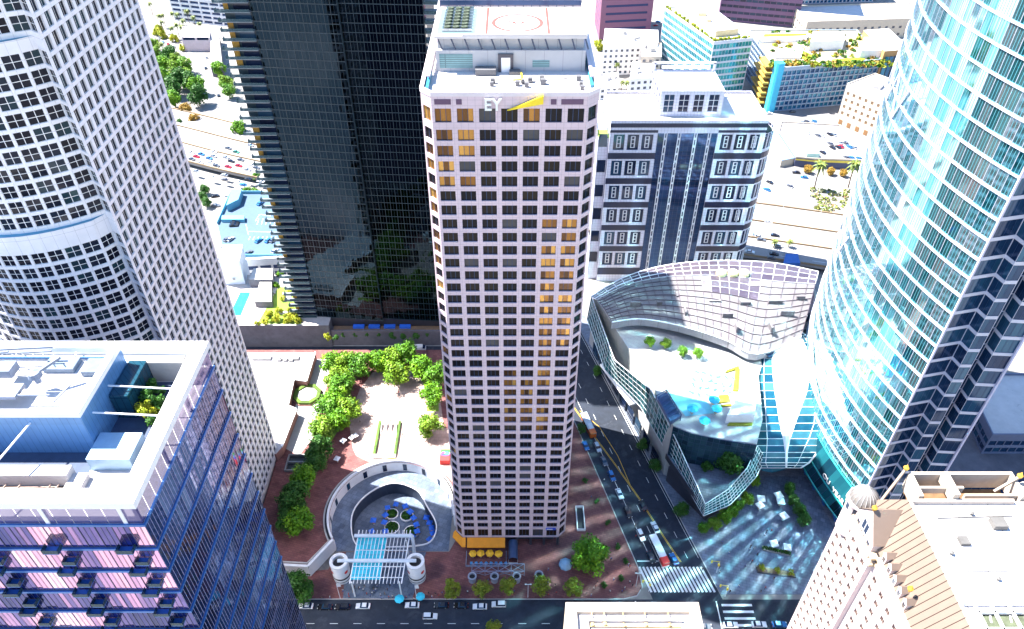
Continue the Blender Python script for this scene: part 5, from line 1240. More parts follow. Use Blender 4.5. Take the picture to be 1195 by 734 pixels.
put(TD[1], 347, 686, 6, 0, 'dark tree at the street edge left of the parked cars', None, 1.1)
put(TB[0], 688, 648, 7, K, 'large round green tree beside the lower right corner of the pink tower', None, 1.12)
for i, (x, y) in enumerate(((528, 688), (563, 687), (592, 684), (631, 683), (669, 686))): put(TS[i % 2], x, y, 4.5, K, f'thin yellow-green street tree by the avenue kerb, {ORD[i]} from the left', 'street trees along the avenue', 1.2)
put(TS[0], 575, 733, 4, 0, 'tree top showing at the bottom edge on the near side of the avenue', None, 1.1)
for i, (x, y, pr, s) in enumerate(((751, 517, TD[0], .55), (765, 541, TD[1], .55), (796, 594, TD[0], .62), (697, 430, TD[1], .5), (678, 499, TS[2], .8))): put(pr, x, y, 4, K, ['dark tree on the pavement under the upper glass front', 'second dark tree under the podium glass front', 'dark tree at the pointed corner of the glass podium', 'small dark tree beside the cross street near its far end', 'thin tree between the pink tower and the standing bus'][i], 'trees along the podium pavement', s)
for x, y, pr, s, l in ((817, 524, TO[0], .75, 'rust-brown conifer-like tree inside the pointed glass courtyard'), (851, 541, TD[0], .92, 'big dark tree inside the pointed glass courtyard'), (826, 541, TD[1], .42, 'low green bush-like tree by the courtyard glass edge')): put(pr, x, y, 16, 12, l, 'courtyard trees', s)
for i, (x, y) in enumerate(((922, 568), (928, 582), (934, 594), (940, 605))): put(TD[i % 2], x, y, 4, K, f'dark tree in the row under the teal tower lobby, {ORD[i]} from the back', 'trees under the lobby', .52)
for i, (x, y, s) in enumerate(((880, 560, .62), (872, 582, .55), (862, 590, .5), (846, 603, .6), (834, 612, .62), (822, 616, .5), (855, 596, .5))): put(TP[i % 3], x, y, 3, K, f'green tree on the planted strip outside the podium tip, {ORD[i]} from the sail', 'trees outside the podium tip', s)
for i, (x, y) in enumerate(((889, 663), (907, 666), (923, 668))): put(SL, x, y, 1.2, K+.4, f'clipped lime ball shrub in the forecourt planter, {ORD[i]} from the left', 'clipped ball shrubs', 1.25)
for i, (x, y) in enumerate(((683, 561), (696, 585), (709, 610), (721.5, 638), (730, 655), (725, 675), (705, 683))): put(SB, x, y, 1, K, f'dark round shrub on the brick pavement right of the pink tower, {ORD[i]} from the top', 'round shrubs on the brick pavement', 1.)
for i, (x, y) in enumerate(((758.6, 399), (777, 400), (797.6, 410), (815, 412))): put(TP[i % 3], x, y, TZ+2.5, TZ+.1, f'small lime potted tree on the pool terrace, {ORD[i]} from the left', 'potted trees on the pool terrace', .5)
for i, (x, y, s) in enumerate(((346, 373, 1.), (335, 372, 1.), (322, 371, 1.), (310, 374, .8), (340, 364, .9), (326, 362, .8), (314, 366, .8), (300, 376, .6), (330, 347, .7), (339, 340, .6))): put(SY_, x, y, PDZ+1.5, PDZ, f'yellow-green garden shrub on the grey podium, {ORD[i]} back from the front right corner', 'garden shrubs on the podium', s)
for x, y, l in ((328, 323, 'green tree between the stair block and the balconies'), (322, 336, 'small green tree behind the podium lawn'), (268, 332, 'green tree at the left foot of the white stair block'), (286, 333, 'thin green tree in front of the white stair block')): put(TP[0], x, y, 12, 8 if x < 300 else PDZ-2, l, None, .48)
for i, (x, y) in enumerate(((382, 392), (392, 393), (458, 391), (470, 392), (486, 392))): put(SY_ if i == 0 else SG, x, y, 10.5, 8.6, f'{"yellow" if i == 0 else "dark green"} shrub on the shaded terrace, {ORD[i]} from the left', 'shrubs on the shaded terrace', .9 if i else .8)
for i in range(8): put(SG, 400+i*14, 390, 10, 8.6, f'dark shrub at the back of the shaded terrace, {ORD[i]} from the left', 'back row shrubs on the shaded terrace', .6)
# far left street trees
for i, (x, y) in enumerate(((190, 78), (206, 82), (200, 70), (216, 80), (217, 91), (224, 99), (231, 103), (206, 74), (204, 106), (203, 118), (183, 66), (231, 116), (190, 92), (178, 55), (212, 97))): put((TP[0], TP[1], TD[0])[i % 3], x, y, 5, 0, 'bushy tree beside the far sunny street by the white tower, x', 'trees beside the far street', 1.5)
for x, y, l in ((217, 127, 'orange-leaved tree beside the freeway ramp'), (226, 139, 'tan dry tree at the lower end of the street clump'), (209, 142, 'dark low tree left of the tan dry tree')): put(TO[0] if x != 209 else TD[0], x, y, 4, 0, l, None, .95 if x != 209 else .6)
for i, (x, y) in enumerate(((255, 83), (263.5, 98.5), (267, 108), (280, 152))): put(TP[i % 3], x, y, 5, 0, f'round green tree at the right of the far sunny street, {ORD[i]} from the top', 'round trees right of the far street', 1.3)
for i, (x, y) in enumerate(((239, 220), (236, 228), (288, 222), (297, 223), (299, 205), (240, 235))): put(TD[0] if x < 250 else TP[2], x, y, 4, 0, ['dark tree under the freeway edge by the white tower', 'second dark tree under the freeway edge', 'round green tree behind the blue parking deck', 'smaller green tree behind the blue parking deck', 'palm-like green tree on the freeway verge by the balconies', 'green tree beside the lower street by the white tower'][i], None, .62)
palms = [(174, 3), (189, 16), (185, 18), (200, 14), (206, 15), (220, 9), (217, 12), (225, 19), (213, 24), (205, 28), (199, 31), (211, 30), (232, 26), (188, 50), (194, 56), (200, 58), (207, 62), (211, 67), (216, 72), (188, 24)]
for i, (x, y) in enumerate(palms): put(PA, x, y, 11, 0, f'palm tree by the far garage street, number {i+1} counted down from the top' , 'palms by the far garage', 1.)
for i, (x, y) in enumerate(((186, 34), (183, 38), (190, 42), (204, 46), (221, 51), (214, 56))): put(SY_, x, y, 2, 0, f'yellow-green shrub along the far left street, {ORD[i]} from the top', 'shrubs along the far left street', 1.6)
for x, y, l, s in ((958.6, 192, 'taller palm in front of the car-park shops, left', 1.55), (999, 191, 'tall palm in front of the car park next to the teal tower', 1.55), (905, 281, 'short palm left of the blue tent roof on the freeway verge', .75), (922, 281, 'short palm right of its twin above the gridded canopy', .75)): put(PA, x, y, 11*s, 0, l, None, s)
for i, (x, y) in enumerate(((723, 65), (728, 70), (734, 67), (720, 76), (726, 96), (732, 97), (738, 103))): put(PA, x, y, 9, 0, f'palm among the white blocks above the striped building, {ORD[i]} from the left top', 'palms among the white blocks', .9)
put(SY_, 699, 54, 3, 0, 'lime shrub between the pink tower roof and the white block', None, 2.); put(TP[0], 756, 56, 10, 0, 'green tree behind the palms among white blocks', None, .8)
for i, (x, y, pr) in enumerate(((970, 199, TO[0]), (985, 201, TO[0]), (944, 197, TO[0]))): put(pr, x, y, 3, 0, f'rust-coloured street tree before the car-park shops, {ORD[i]}', 'street trees before the car-park shops', .6)
m = MB()
for _ in range(60):
    x, y = RN.uniform(948, 1000), RN.uniform(222, 248)
    if y > 222+(x-948)*1.1+18 and False: continue
    p = at(x, y, 0); leafbox(m, (p[0], p[1], .2), RN.uniform(1, 2.4), 30, .6)
struct(m, 'median_planting', ramp('mixed_leaf', [(.06, .13, .01), (.16, .2, .02), (.3, .3, .06), (.4, .42, .38), (.28, .12, .06)], .6), 'stuff')
# ================================================================== CARS
PAINT = {n: mat(n+'_car_paint', c, .25, metal=mt, var=.02) for n, c, mt in (('white', (.72, .73, .75), 0), ('black', (.012, .012, .015), 0), ('silver', (.42, .44, .47), .5), ('red', (.5, .015, .03), 0), ('blue', (.03, .16, .4), .2), ('grey', (.12, .13, .15), .3), ('green', (.05, .2, .14), 0))}
tyre = mat('tyre', (.02, .02, .02), .8); lampw = mat('headlamp', (.7, .72, .75), .2); lampr = mat('tail_lamp', (.45, .01, .01), .3)
def car_meshes(suv):
    L, Wd = (4.7, 1.86); h1 = 1.0 if suv else .86; h2 = 1.72 if suv else 1.44
    side = [(-L/2, .32), (L/2-.05, .32), (L/2, .62), (L/2-.25, h1-.16), (.85, h1), (-1.75 if not suv else -2.2, h1+.02), (-L/2+.03, h1-.08)]
    b = MB(); n = len(side); w = Wd/2
    for i in range(n):
        a, c = side[i], side[(i+1) % n]; k0 = w-.06*(a[1] < .4); k1 = w-.06*(c[1] < .4)
        b.poly([(a[0], -k0, a[1]), (a[0], k0, a[1]), (c[0], k1, c[1]), (c[0], -k1, c[1])], 0, .5)
    b.poly([(p[0], -w, p[1]) for p in side], 0, .5); b.poly([(p[0], w, p[1]) for p in side[::-1]], 0, .5)
    f0, f1, r0, r1 = .95, .25, (-1.85 if not suv else -2.25), (-1.2 if not suv else -2.0); t = w-.22
    b.poly([(r1, -t, h2), (f1, -t, h2), (f1, t, h2), (r1, t, h2)], 0, .5)
    for s in (-1, 1): b.poly([(r1, s*t, h2), (f1, s*t, h2), (f1+.05, s*(t+.04), h2-.06), (r1-.05, s*(t+.04), h2-.06)][::s], 0, .5)
    g = MB(); q = [(f0, -w+.06, h1-.02), (f0, w-.06, h1-.02), (f1, t, h2-.01), (f1, -t, h2-.01)]; g.poly(q)
    g.poly([(r0, -w+.06, h1), (r1, -t, h2-.01), (r1, t, h2-.01), (r0, w-.06, h1)])
    for s in (-1, 1):
        y, y2 = s*(w-.06), s*t; g.poly([(r0, y, h1), (f0, y, h1-.02), (f1, y2, h2-.01), (r1, y2, h2-.01)][::s])
    return b, g
wh = MB()
for i in range(12):
    a, b = 2*math.pi*i/12, 2*math.pi*(i+1)/12
    P = [(.33*math.cos(a), .33*math.sin(a)), (.33*math.cos(b), .33*math.sin(b))]
    wh.poly([(P[0][0], -.11, P[0][1]), (P[1][0], -.11, P[1][1]), (P[1][0], .11, P[1][1]), (P[0][0], .11, P[0][1])], 0)
    for y in (-.11, .11): wh.poly([(0, y, 0), (P[0][0], y, P[0][1]), (P[1][0], y, P[1][1])], 1 if False else 0)
    for y in (-.115, .115): wh.poly([(0, y, 0), (P[0][0]*.6, y, P[0][1]*.6), (P[1][0]*.6, y, P[1][1]*.6)], 1)
CARP = {}; BODY = {}
whm = wh.mesh('wheel', [tyre, steel])
for suv in (0, 1):
    b, g = car_meshes(suv)
    for n, pm_ in PAINT.items(): BODY[(suv, n)] = b.mesh('body', pm_)
    root = thing('car', 'car', 'car'); PROTO.append(root); CARP[suv] = root
    for nm, me in (('body', BODY[(suv, 'white')]), ('windows', g.mesh('windows', g_1000))):
        o = bpy.data.objects.new(nm if nm != 'windows' else 'window_band', me); C.objects.link(o); o.parent = root
    for x in (-1.4, 1.42):
        for y in (-.84, .84):
            o = bpy.data.objects.new('wheel', whm); C.objects.link(o); o.parent = root; o.location = (x, y, .33)
    for y in (-.62, .62):
        for x, mm, nm in ((2.30, lampw, 'headlight'), (-2.34, lampr, 'tail_light')):
            q = MB(); q.box(x-.06, x+.06, y-.2, y+.2, .62, .78); part(q, nm, mm, root)
# far cars: one mesh each
FARB = {}
for n, pm_ in PAINT.items():
    b, g = car_meshes(0); k = len(b.v); q = MB(); q.v = b.v+g.v; q.f = b.f+[tuple(i+k for i in f) for f in g.f]; q.m = [0]*len(b.f)+[1]*len(g.f); q.c = b.c+g.c
    q.box(-1.75, 1.75, -.9, .9, .02, .34, 2); FARB[n] = q.mesh('car', [pm_, g_1000, tyre])
def car(px_, py_, z, col, ang, label, group, suv=0):
    p = at(px_, py_, z+.7); return dup(CARP[suv], (p[0], p[1], z), ang, label, group, None, {'body': BODY[(suv, col)]})
def fcar(px_, py_, z, col, ang, label, group, s=1.):
    p = at(px_, py_, z+.7); o = bpy.data.objects.new('car', FARB[col]); C.objects.link(o); o.location = (p[0], p[1], z); o.rotation_euler = (0, 0, ang); o.scale = (s, s, s)
    o['label'] = label; o['category'] = 'car'; o['group'] = group; return o
RZ = .012
for i, (x, y, c, s) in enumerate(((357, 707, 'white', 0), (379, 708, 'black', 0), (399.5, 708, 'black', 1), (423.6, 707, 'white', 0), (481, 706, 'white', 0), (515, 706, 'black', 0), (538, 706.3, 'black', 0), (560, 707.6, 'white', 0), (582, 705, 'white', 1))):
    car(x, y, RZ, c, math.pi if i % 4 != 1 else math.pi, f'{c} {"SUV" if s else "car"} parked along the avenue kerb, {ORD[i]} from the left', 'cars parked along the avenue', s)
car(502, 719, RZ, 'white', 0, 'white SUV driving in the middle of the avenue', None, 1)
for x, y, c, s, l in ((822, 731, 'grey', 0, 'grey car beside the cream block roof at the bottom edge'), (852.7, 729, 'white', 0, 'white car at the bottom edge, left of the two by the crossing'), (886, 728.5, 'white', 0, 'white car at the bottom edge left of the blue one'), (909.6, 728.5, 'blue', 0, 'blue car at the bottom edge by the chateau tower wall')): car(x, y, RZ, c, 0, l, 'cars at the bottom edge', s)
A7 = math.pi/2+math.atan(.275)
for x, y, c, s, up, l in ((697.5, 522, 'silver', 1, 0, 'silver SUV just in front of the silver and orange bus'), (683.5, 520, 'blue', 0, 0, 'dark blue car beside the pink tower behind the silver SUV'), (705, 538, 'grey', 0, 0, 'dark grey car on the cross street below the silver SUV'), (714, 555.5, 'blue', 1, 0, 'bright blue van-like car in the left lane of the cross street'), (723, 576, 'white', 0, 0, 'white car in the left lane below the blue one'), (733, 597.5, 'black', 1, 0, 'black SUV in the left lane of the cross street'), (750.5, 589.5, 'black', 0, 1, 'black car by the yellow line of the cross street'), (764.7, 615, 'white', 0, 1, 'white car by the yellow line above the red and white bus'), (748, 624.5, 'white', 1, 0, 'white SUV left of the red and white bus'), (760, 650, 'black', 0, 0, 'black car waiting at the crossing left of the bus'), (786.5, 652, 'blue', 0, 1, 'dark blue car right of the red and white bus')):
    car(x, y, RZ, c, A7+(0 if up else math.pi), l, 'cars on the cross street', s)
def fwang(x):
    for a, b in zip(FP, FP[1:]):
        if a[0] <= x <= b[0]: return math.atan2(b[1]-a[1], b[0]-a[0])
    return -.3
fw = [(265, 225, 'white'), (318, 263, 'red'), (365, 240, 'blue'), (440, 280, 'blue'), (275, 287, 'grey'), (355, 320, 'white'), (455, 318, 'white'), (483, 260, 'silver'), (482, 217, 'white'), (510, 350, 'grey'), (600, 272, 'silver'), (650, 308, 'black'), (620, 360, 'red'), (720, 350, 'red'), (740, 295, 'grey'), (805, 388, 'silver'), (850, 345, 'white'), (890, 370, 'grey'), (622, 184, 'grey'), (697, 219, 'green'), (835, 156, 'silver'), (312, 400, 'silver'), (465, 456, 'white'), (585, 440, 'silver'), (588, 483, 'grey'), (810, 478, 'black'), (715, 505, 'white'), (765, 532, 'blue'), (930, 500, 'white'), (915, 535, 'silver')]
for i, (x, y, c) in enumerate(sorted(fw)):
    q = at(190+x/8.157, 150+y/8.157, FZ); fcar(190+x/8.157, 150+y/8.157, FZ, c, fwang(q[0])+(math.pi if y > 390 else 0), f'{c} car on the freeway left of the dark tower, {ORD[i]} car from the left', 'cars on the left freeway')
for i, (x, y, c) in enumerate(((498, 641, 'black'), (622, 646, 'silver'), (500, 725, 'grey'))): fcar(190+x/8.157, 150+y/8.157, RZ, c, .3, f'{c} car in the small yard between freeway and white tower', 'cars in the small yard')
rf = [(152, 440, 'white'), (90, 540, 'silver'), (105, 560, 'grey'), (70, 530, 'white'), (195, 532, 'black'), (220, 602, 'silver'), (190, 655, 'black'), (172, 680, 'grey'), (30, 640, 'white')]
for i, (x, y, c) in enumerate(rf): p = at(870+x/5.646, 180+y/5.646, FZ); fcar(870+x/5.646, 180+y/5.646, FZ, c, fwang(p[0]), f'{c} car on the freeway right of the striped building, {ORD[i]} of that stretch', 'cars on the right freeway')
for i, (x, y, c) in enumerate(((160, 182, 'black'), (142, 230, 'blue'), (293, 207, 'grey'), (335, 118, 'black'), (388, 150, 'blue'))): fcar(870+x/5.646, 180+y/5.646, .02, c, (2.2, 2.3, 2.1, 3.0, 2.9)[i], f'{c} car on the wide pale road right of the striped building, {ORD[i]} from the left', 'cars on the wide pale road')
pk = [(345, 195, 'silver'), (375, 190, 'grey'), (400, 193, 'white'), (430, 190, 'blue'), (455, 290, 'grey'), (487, 290, 'white'), (540, 282, 'black'), (570, 284, 'silver'), (545, 350, 'grey'), (560, 378, 'black'), (600, 374, 'black'), (622, 370, 'red'), (610, 342, 'silver'), (640, 332, 'white'), (655, 347, 'grey'), (682, 372, 'blue'), (715, 376, 'silver'), (490, 412, 'black'), (660, 447, 'grey'), (697, 450, 'blue'), (750, 455, 'blue'), (380, 272, 'white')]
for i, (x, y, c) in enumerate(pk): fcar(880+x/6.118, 110+y/6.118, 6.01, c, 2.0+RN.uniform(-.1, .1), f'{c} car on the roof car park, number {i+1} from the back row', 'cars on the roof car park')
dp = [(512, 102, 'blue'), (335, 220, 'black'), (332, 232, 'black'), (328, 246, 'black'), (322, 260, 'black'), (275, 358, 'grey'), (300, 358, 'silver'), (430, 455, 'grey'), (615, 443, 'silver'), (500, 368, 'blue'), (570, 366, 'blue'), (604, 366, 'grey')]
for i, (x, y, c) in enumerate(dp): fcar(220+x/6.119, 220+y/6.119, gz+.02, c, (.1 if 1 <= i <= 4 else 1.1), f'{c} car on the blue-shaded parking deck, {ORD[i]} from the back', 'cars on the blue parking deck')
for i, (x, y, c) in enumerate(((195, 122, 'grey'), (260, 145, 'black'), (232, 250, 'white'), (190, 50, 'black'), (285, 55, 'silver'))): fcar(220+x/6.119, 220+y/6.119, .02, c, .2+i, f'{c} car on the lower street left of the parking deck, {ORD[i]}', 'cars left of the parking deck')
for i, (x, y, c) in enumerate(((205, 3, 'blue'), (186, 44, 'silver'), (190, 49, 'blue'), (196, 51, 'red'), (203, 54, 'white'), (241, 67, 'silver'), (240, 79, 'black'), (255, 111, 'black'), (255, 146, 'black'), (246, 149, 'grey'), (259, 71, 'grey'))): fcar(x, y, .02, c, 1.9, f'{c} car on the far sunny street, {ORD[i]} from the top', 'cars on the far street')
for i, (x, y, c) in enumerate(((898, 132, 'white'), (925, 130, 'grey'), (966, 121, 'white'), (978, 119, 'black'), (768, 25, 'blue'), (765, 29, 'red'))): fcar(x, y, .02, c, .2, f'{c} car on the road below the roof-garden flats, {ORD[i]}' if i < 4 else f'{c} car on the road between plum tower and teal block', 'cars on the road behind')
# buses
def bus(loc, ang, label, top, low, front):
    t = thing('bus', label, 'bus', loc, 'city buses'); t.rotation_euler = (0, 0, ang); o0 = ORG[t.name]; ORG[t.name] = (0, 0, 0)
    m = MB(); L, w = 5.9, 1.27; m.box(-L, L, -w, w, .35, 1.1, 1); m.box(-L, L-.02, -w, w, 2.25, 2.9, 0, top=0); m.box(-L, -L+2.6, -w-.004, w+.004, 1.1, 2.92, 2); m.box(-L+2.6, L-.2, -w+.04, w-.04, 1.1, 2.25, 1); part(m, 'body', [top, low, front], t)
    m = MB(); m.box(-L+2.7, L-.3, -w+.01, w-.01, 1.12, 2.24); m.box(L-.19, L+.01, -w+.1, w-.1, 1.0, 2.3); part(m, 'window_band', g_1000, t)
    m = MB(); m.box(-3.4, -.6, -.8, .8, 2.9, 3.15); m.box(1.0, 3.2, -.7, .7, 2.9, 3.08); part(m, 'roof_unit', steelw, t)
    for x in (-3.6, 3.4):
        for y in (-1.17, 1.17):
            o = bpy.data.objects.new('wheel', whm); C.objects.link(o); o.parent = t; o.location = (x, y, .48); o.scale = (1.45, 1.3, 1.45)
p = at(686.6, 496, 1.5); bus((p[0], p[1], RZ), A7, 'silver roofed orange city bus beside the pink tower', mat('pale_blue_roof', (.6, .66, .74), .4), mat('bus_orange', (.6, .13, .02), .4), mat('bus_orange_rear', (.6, .13, .02), .4))
p = at(769, 642.5, 1.5); bus((p[0], p[1], RZ), A7, 'white city bus with red rear end at the crossing', whitep, whitep, mat('bus_red', (.7, .03, .02), .4))
for i, (x, cm, l) in enumerate(((474, whitep, 'white van with red panel on the shaded street behind the plaza'), (488, whitep, 'pale box truck on the shaded street behind the plaza'))):
    p = at(x, 407.5, 1.5); t = thing('delivery_van', l, 'van', (p[0], 251-.0, RZ)); m = MB(); o_ = ORG[t.name]; m.box(o_[0]-3, o_[0]+2.0, o_[1]-1.1, o_[1]+1.1, .5, 3.0); m.box(o_[0]+2.0, o_[0]+3.4, o_[1]-1.05, o_[1]+1.05, .5, 1.9); part(m, 'body', cm, t)
    if i == 0: m = MB(); m.box(o_[0]-1, o_[0]+.6, o_[1]-1.13, o_[1]+1.13, .8, 3.03); part(m, 'panel', red, t)
    m = MB(); m.box(o_[0]+2.05, o_[0]+3.2, o_[1]-.95, o_[1]+.95, 1.9, 2.6); part(m, 'window_band', g_1000, t)
    for x_ in (-2, 2.4):
        for y_ in (-1.0, 1.0):
            o = bpy.data.objects.new('wheel', whm); C.objects.link(o); o.parent = t; o.location = (x_, y_, .4); o.scale = (1.2,)*3
for x, l in ((455, 'tan kiosk roof'),): pass
# ================================================================== PLAZA FURNITURE
t = thing('mall_roof', 'white flat mall roof between the white tower and the plaza', 'building', (-98, 215, PZ))
rp = [at(x, y, PZ+4) for x, y in ((368, 411.5), (357.7, 445), (343, 443), (336, 474), (346, 478), (329, 522), (322, 530), (290, 530), (270, 411.5))]
m = MB(); m.prism(rp, PZ, PZ+4, 1, top=0); part(m, 'wall', [roofw, mat('red_brown_wall', (.30, .14, .12), .8)], t)
m = MB()
for a, b in zip(rp, rp[1:6]): m.bar((*a, PZ+4.25), (*b, PZ+4.25), .6, .5)
part(m, 'coping', whitep, t)
m = MB(); c = at(326, 421, PZ+4)
for i in range(3): m.obox((c[0]+i*2.6, c[1]-i*.2), 1.6, 1.2, PZ+4, PZ+5, .1)
m.obox((-108, 236), 8, 2.4, PZ+4, PZ+5); m.obox((-96, 236), 8, 2.4, PZ+4, PZ+5); part(m, 'roof_unit', conc, t)
oc = at(358.5, 460, PZ+1); t = thing('octagon_skylight', 'octagonal hedge ring around a pale faceted skylight', 'skylight', (*oc, PZ))
m = MB(); m.lathe(oc, [(5.9, PZ), (5.9, PZ+1.5), (4.3, PZ+1.5), (4.3, PZ)], 8, 0, math.pi/8); part(m, 'hedge', mat('hedge_green', (.06, .11, .006), .8, var=.5, scale=3, bump=.6), t)
m = MB(); m.lathe(oc, [(4.25, PZ+.9), (0, PZ+1.9)], 8, 0, math.pi/8); part(m, 'glass', concl, t)
m = MB(); m.lathe(oc, [(6.3, PZ), (6.3, PZ+.5), (5.95, PZ+.5)], 8, 0, math.pi/8); part(m, 'kerb', mat('brick_kerb', (.25, .12, .1), .8), t)
# ring balustrade
t = thing('ring_balustrade', 'white circular balustrade around the sunken atrium', 'balustrade', (*RC, PZ))
A_ = arc(RC, RR+.5, 4, 212, 56); m = MB()
for a, b in zip(A_, A_[1:]): m.bar((*a, PZ+.5), (*b, PZ+.5), .7, 1.05)
for a, b in (((-61.9, 148.6), (-68.4, 138.4)), ((-68.4, 138.3), (-89.8, 139.6)), (A_[0], (-20.4, 158.5)), ((-20.4, 158.5), (-18.2, 156.2))): m.bar((*a, PZ+.5), (*b, PZ+.5), .9, 1.1)
m.prism([(-21.6, 163.4), (-20.2, 163.4), (-18, 158.4), (-18.4, 156), (-20.8, 158.2)], .1, PZ+.4); part(m, 'parapet', whitep, t)
m = MB(); Q1 = arc(RC, RR+1.9, 8, 212, 56)
for a, b in zip(Q1, Q1[1:]): m.bar((*a, PZ+.2), (*b, PZ+.2), .5, .4)
for a, b in (((-63.1, 148.8), (-69.0, 139.9)), ((-69.0, 139.8), (-89.8, 141.1))): m.bar((*a, PZ+.2), (*b, PZ+.2), .5, .4)
part(m, 'kerb', concl, t)
m = MB()
for a, b, c_, d in zip(arc(RC, RR+.85, 8, 212, 56), arc(RC, RR+.85, 8, 212, 56)[1:], arc(RC, RR+1.65, 8, 212, 56)[1:], arc(RC, RR+1.65, 8, 212, 56)): m.poly([(*d, PZ+.03), (*c_, PZ+.03), (*b, PZ+.03), (*a, PZ+.03)])
part(m, 'edge_strip', black, t)
m = MB(); B_2 = arc(RC, RR+1.0, 40, 120, 26)
for a, b in zip(B_2, B_2[1:]): m.bar((*a, PZ+.56), (*b, PZ+.56), .3, 1.1)
part(m, 'planted_edge', mat('olive_edge', (.28, .24, .04), .9, var=.5, scale=2), t)
m = MB(); A2 = arc(RC, RR-.12, 20, 200, 44)
for i, (a, b) in enumerate(zip(A2, A2[1:])):
    if i % 5 == 0: m.poly([(*a, .6), (*b, .6), (*b, 4.2), (*a, 4.2)][::-1])
part(m, 'shop_window', g_1000, t)
t = thing('court_rail', 'white kerb rail around the sunken dining court opening', 'rail', (-43, 162, .12))
m = MB()
for a, b in zip(court, court[1:]+court[:1]): m.bar((*a, .35), (*b, .35), .4, .5)
part(m, 'rail', whitep, t)
m = MB(); P = [at3(436, 577, .4), at3(432, 612, .4)]; 
t2 = thing('escalator', 'steel escalators running down between green planters in the plaza', 'escalator', (-49, 194, 0))
m = MB()
for x in (-51.0, -49.0, -47.0): m.poly([(x-.8, 201.6, PZ), (x-.8, 187, .15), (x+.8, 187, .15), (x+.8, 201.6, PZ)])
part(m, 'steps', [mat('step_grey', (.14, .13, .14), .5)], t2)
m = MB()
for x in (-52, -50, -48, -46): m.bar((x, 201.8, PZ+.9), (x, 187, 1.05), .14, 1.5)
part(m, 'balustrade', steelw, t2)
m = MB()
for x in (-53.0, -45.0): m.box(x-.45, x+.45, 186, 203, PZ, PZ+1.0)
part(m, 'planter', mat('planter_green', (.07, .14, .02), .9, var=.6, scale=2), t2)
m = MB(); m.box(-53.4, -44.6, 184.4, 185.9, PZ, PZ+1.1); part(m, 'end_wall', whitep, t2)
# sunken court planters and umbrellas
for i, (x, y, r) in enumerate(((520, 225, 2.1), (585, 232, 2.2), (520, 285, 2.5), (605, 305, 2.5))):
    p = at(320+x/3.783, 540+y/3.783, -5.4); t = thing('planter', f'white-rimmed planter of green shrubs in the sunken court, {["upper left", "upper right", "lower left", "lower right"][i]}', 'planter', (*p, -6), 'planters in the sunken court')
    m = MB(); m.lathe(p, [(r+.3, -6), (r+.3, -5.3), (r, -5.3), (r, -5.6)], 18); part(m, 'rim', whitep, t)
    m = MB(); leafbox(m, (p[0], p[1], -5.6), r*.9, 160, .4, .7); part(m, 'shrub', leafd, t)
def umbrella_proto(nm, cm, r, n, h):
    root = thing(nm, 'umbrella', 'umbrella'); PROTO.append(root)
    m = MB(); m.lathe((0, 0), [(r, h), (r*.5, h+.35), (0, h+.7)], n, 0, math.pi/n)
    m.lathe((0, 0), [(r*.98, h-.18), (r, h)], n, 0, math.pi/n); part(m, 'canopy', cm, root)
    m = MB(); m.tube([(0, 0, 0), (0, 0, h+.5)], .05, 5); m.lathe((0, 0), [(.35, 0), (.35, .1), (0, .12)], 8); part(m, 'pole', steel, root); 
    m = MB(); m.lathe((0, 0), [(.5, .7), (.5, .76), (0, .77)], 8); part(m, 'table', mat(nm+'_table', (.55, .25, .08), .6), root); return root
UB = umbrella_proto('blue_umbrella', bluecan, 1.45, 4, 2.3); UY = umbrella_proto('yellow_umbrella', mat('yellow_canvas', (.88, .46, .02), .7), 1.45, 6, 2.4); UW = umbrella_proto('white_umbrella', whitecan, 1.9, 4, 2.6); UC = umbrella_proto('cyan_umbrella', cyancan, 1.6, 8, 2.4)
for i, (x, y) in enumerate(((500, 195), (537, 180), (578, 190), (600, 215), (615, 240), (627, 270), (630, 300), (490, 228), (485, 260), (437, 252), (490, 300), (430, 300), (672, 240), (685, 262), (695, 285), (700, 308), (685, 335), (606, 325))): put(UB, 320+x/3.783, 540+y/3.783, -3.5, -6, f'blue cafe umbrella in the sunken court, {ORD[i]} clockwise from the planters', 'blue umbrellas in the sunken court')
for i, (x, y) in enumerate(((551.8, 645.6), (560.9, 645.2), (571.5, 645.4), (582, 646))): put(UY, x, y, 2.6, K, f'yellow cafe umbrella below the orange awning, {ORD[i]} from the left', 'yellow umbrellas by the awning', .98)
for i, (x, y) in enumerate(((888.4, 582), (887, 589.4), (908.8, 578), (911, 585), (915, 602), (903.5, 634), (919, 638))): put(UW, x, y, 2.6, K, f'square white umbrella on the shaded forecourt, {ORD[i]} from the back', 'white umbrellas on the forecourt')
for x, y, l in ((466, 699, 'cyan parasol by the kerb near the canopy steps'), (490.5, 696, 'blue-cyan parasol next to the kerb below the right drum')): put(UC, x, y, 2.4, K, l, None, .95)
for i, (x, y) in enumerate(((460, 517), (400, 513), (414, 507), (393, 534))): put(UW, x if i else 410, y if i else 509, PZ+2.5, PZ, f'white parasol among the plaza trees, {ORD[i]}', 'white parasols by the horseshoe', .75)
for i, (x, y) in enumerate(((833, 468), (836, 478), (808, 478), (822, 492))): put(UC, x, y, TZ+2.4, TZ, f'cyan parasol on the pool terrace, {ORD[i]} from the back', 'cyan parasols on the pool terrace', 1.3)
def lounger():
    root = thing('sun_lounger', 'sun lounger', 'sun lounger'); PROTO.append(root); m = MB(); m.box(-1, .5, -.38, .38, .25, .42); m.poly([(.5, -.38, .4), (1.1, -.38, .85), (1.1, .38, .85), (.5, .38, .4)]); part(m, 'cushion', mat('teal_cushion', (.06, .22, .38), .7), root)
    m = MB(); m.box(-1.05, .6, -.42, .42, .15, .24); part(m, 'frame', whitep, root); return root
LG = lounger(); k = 0
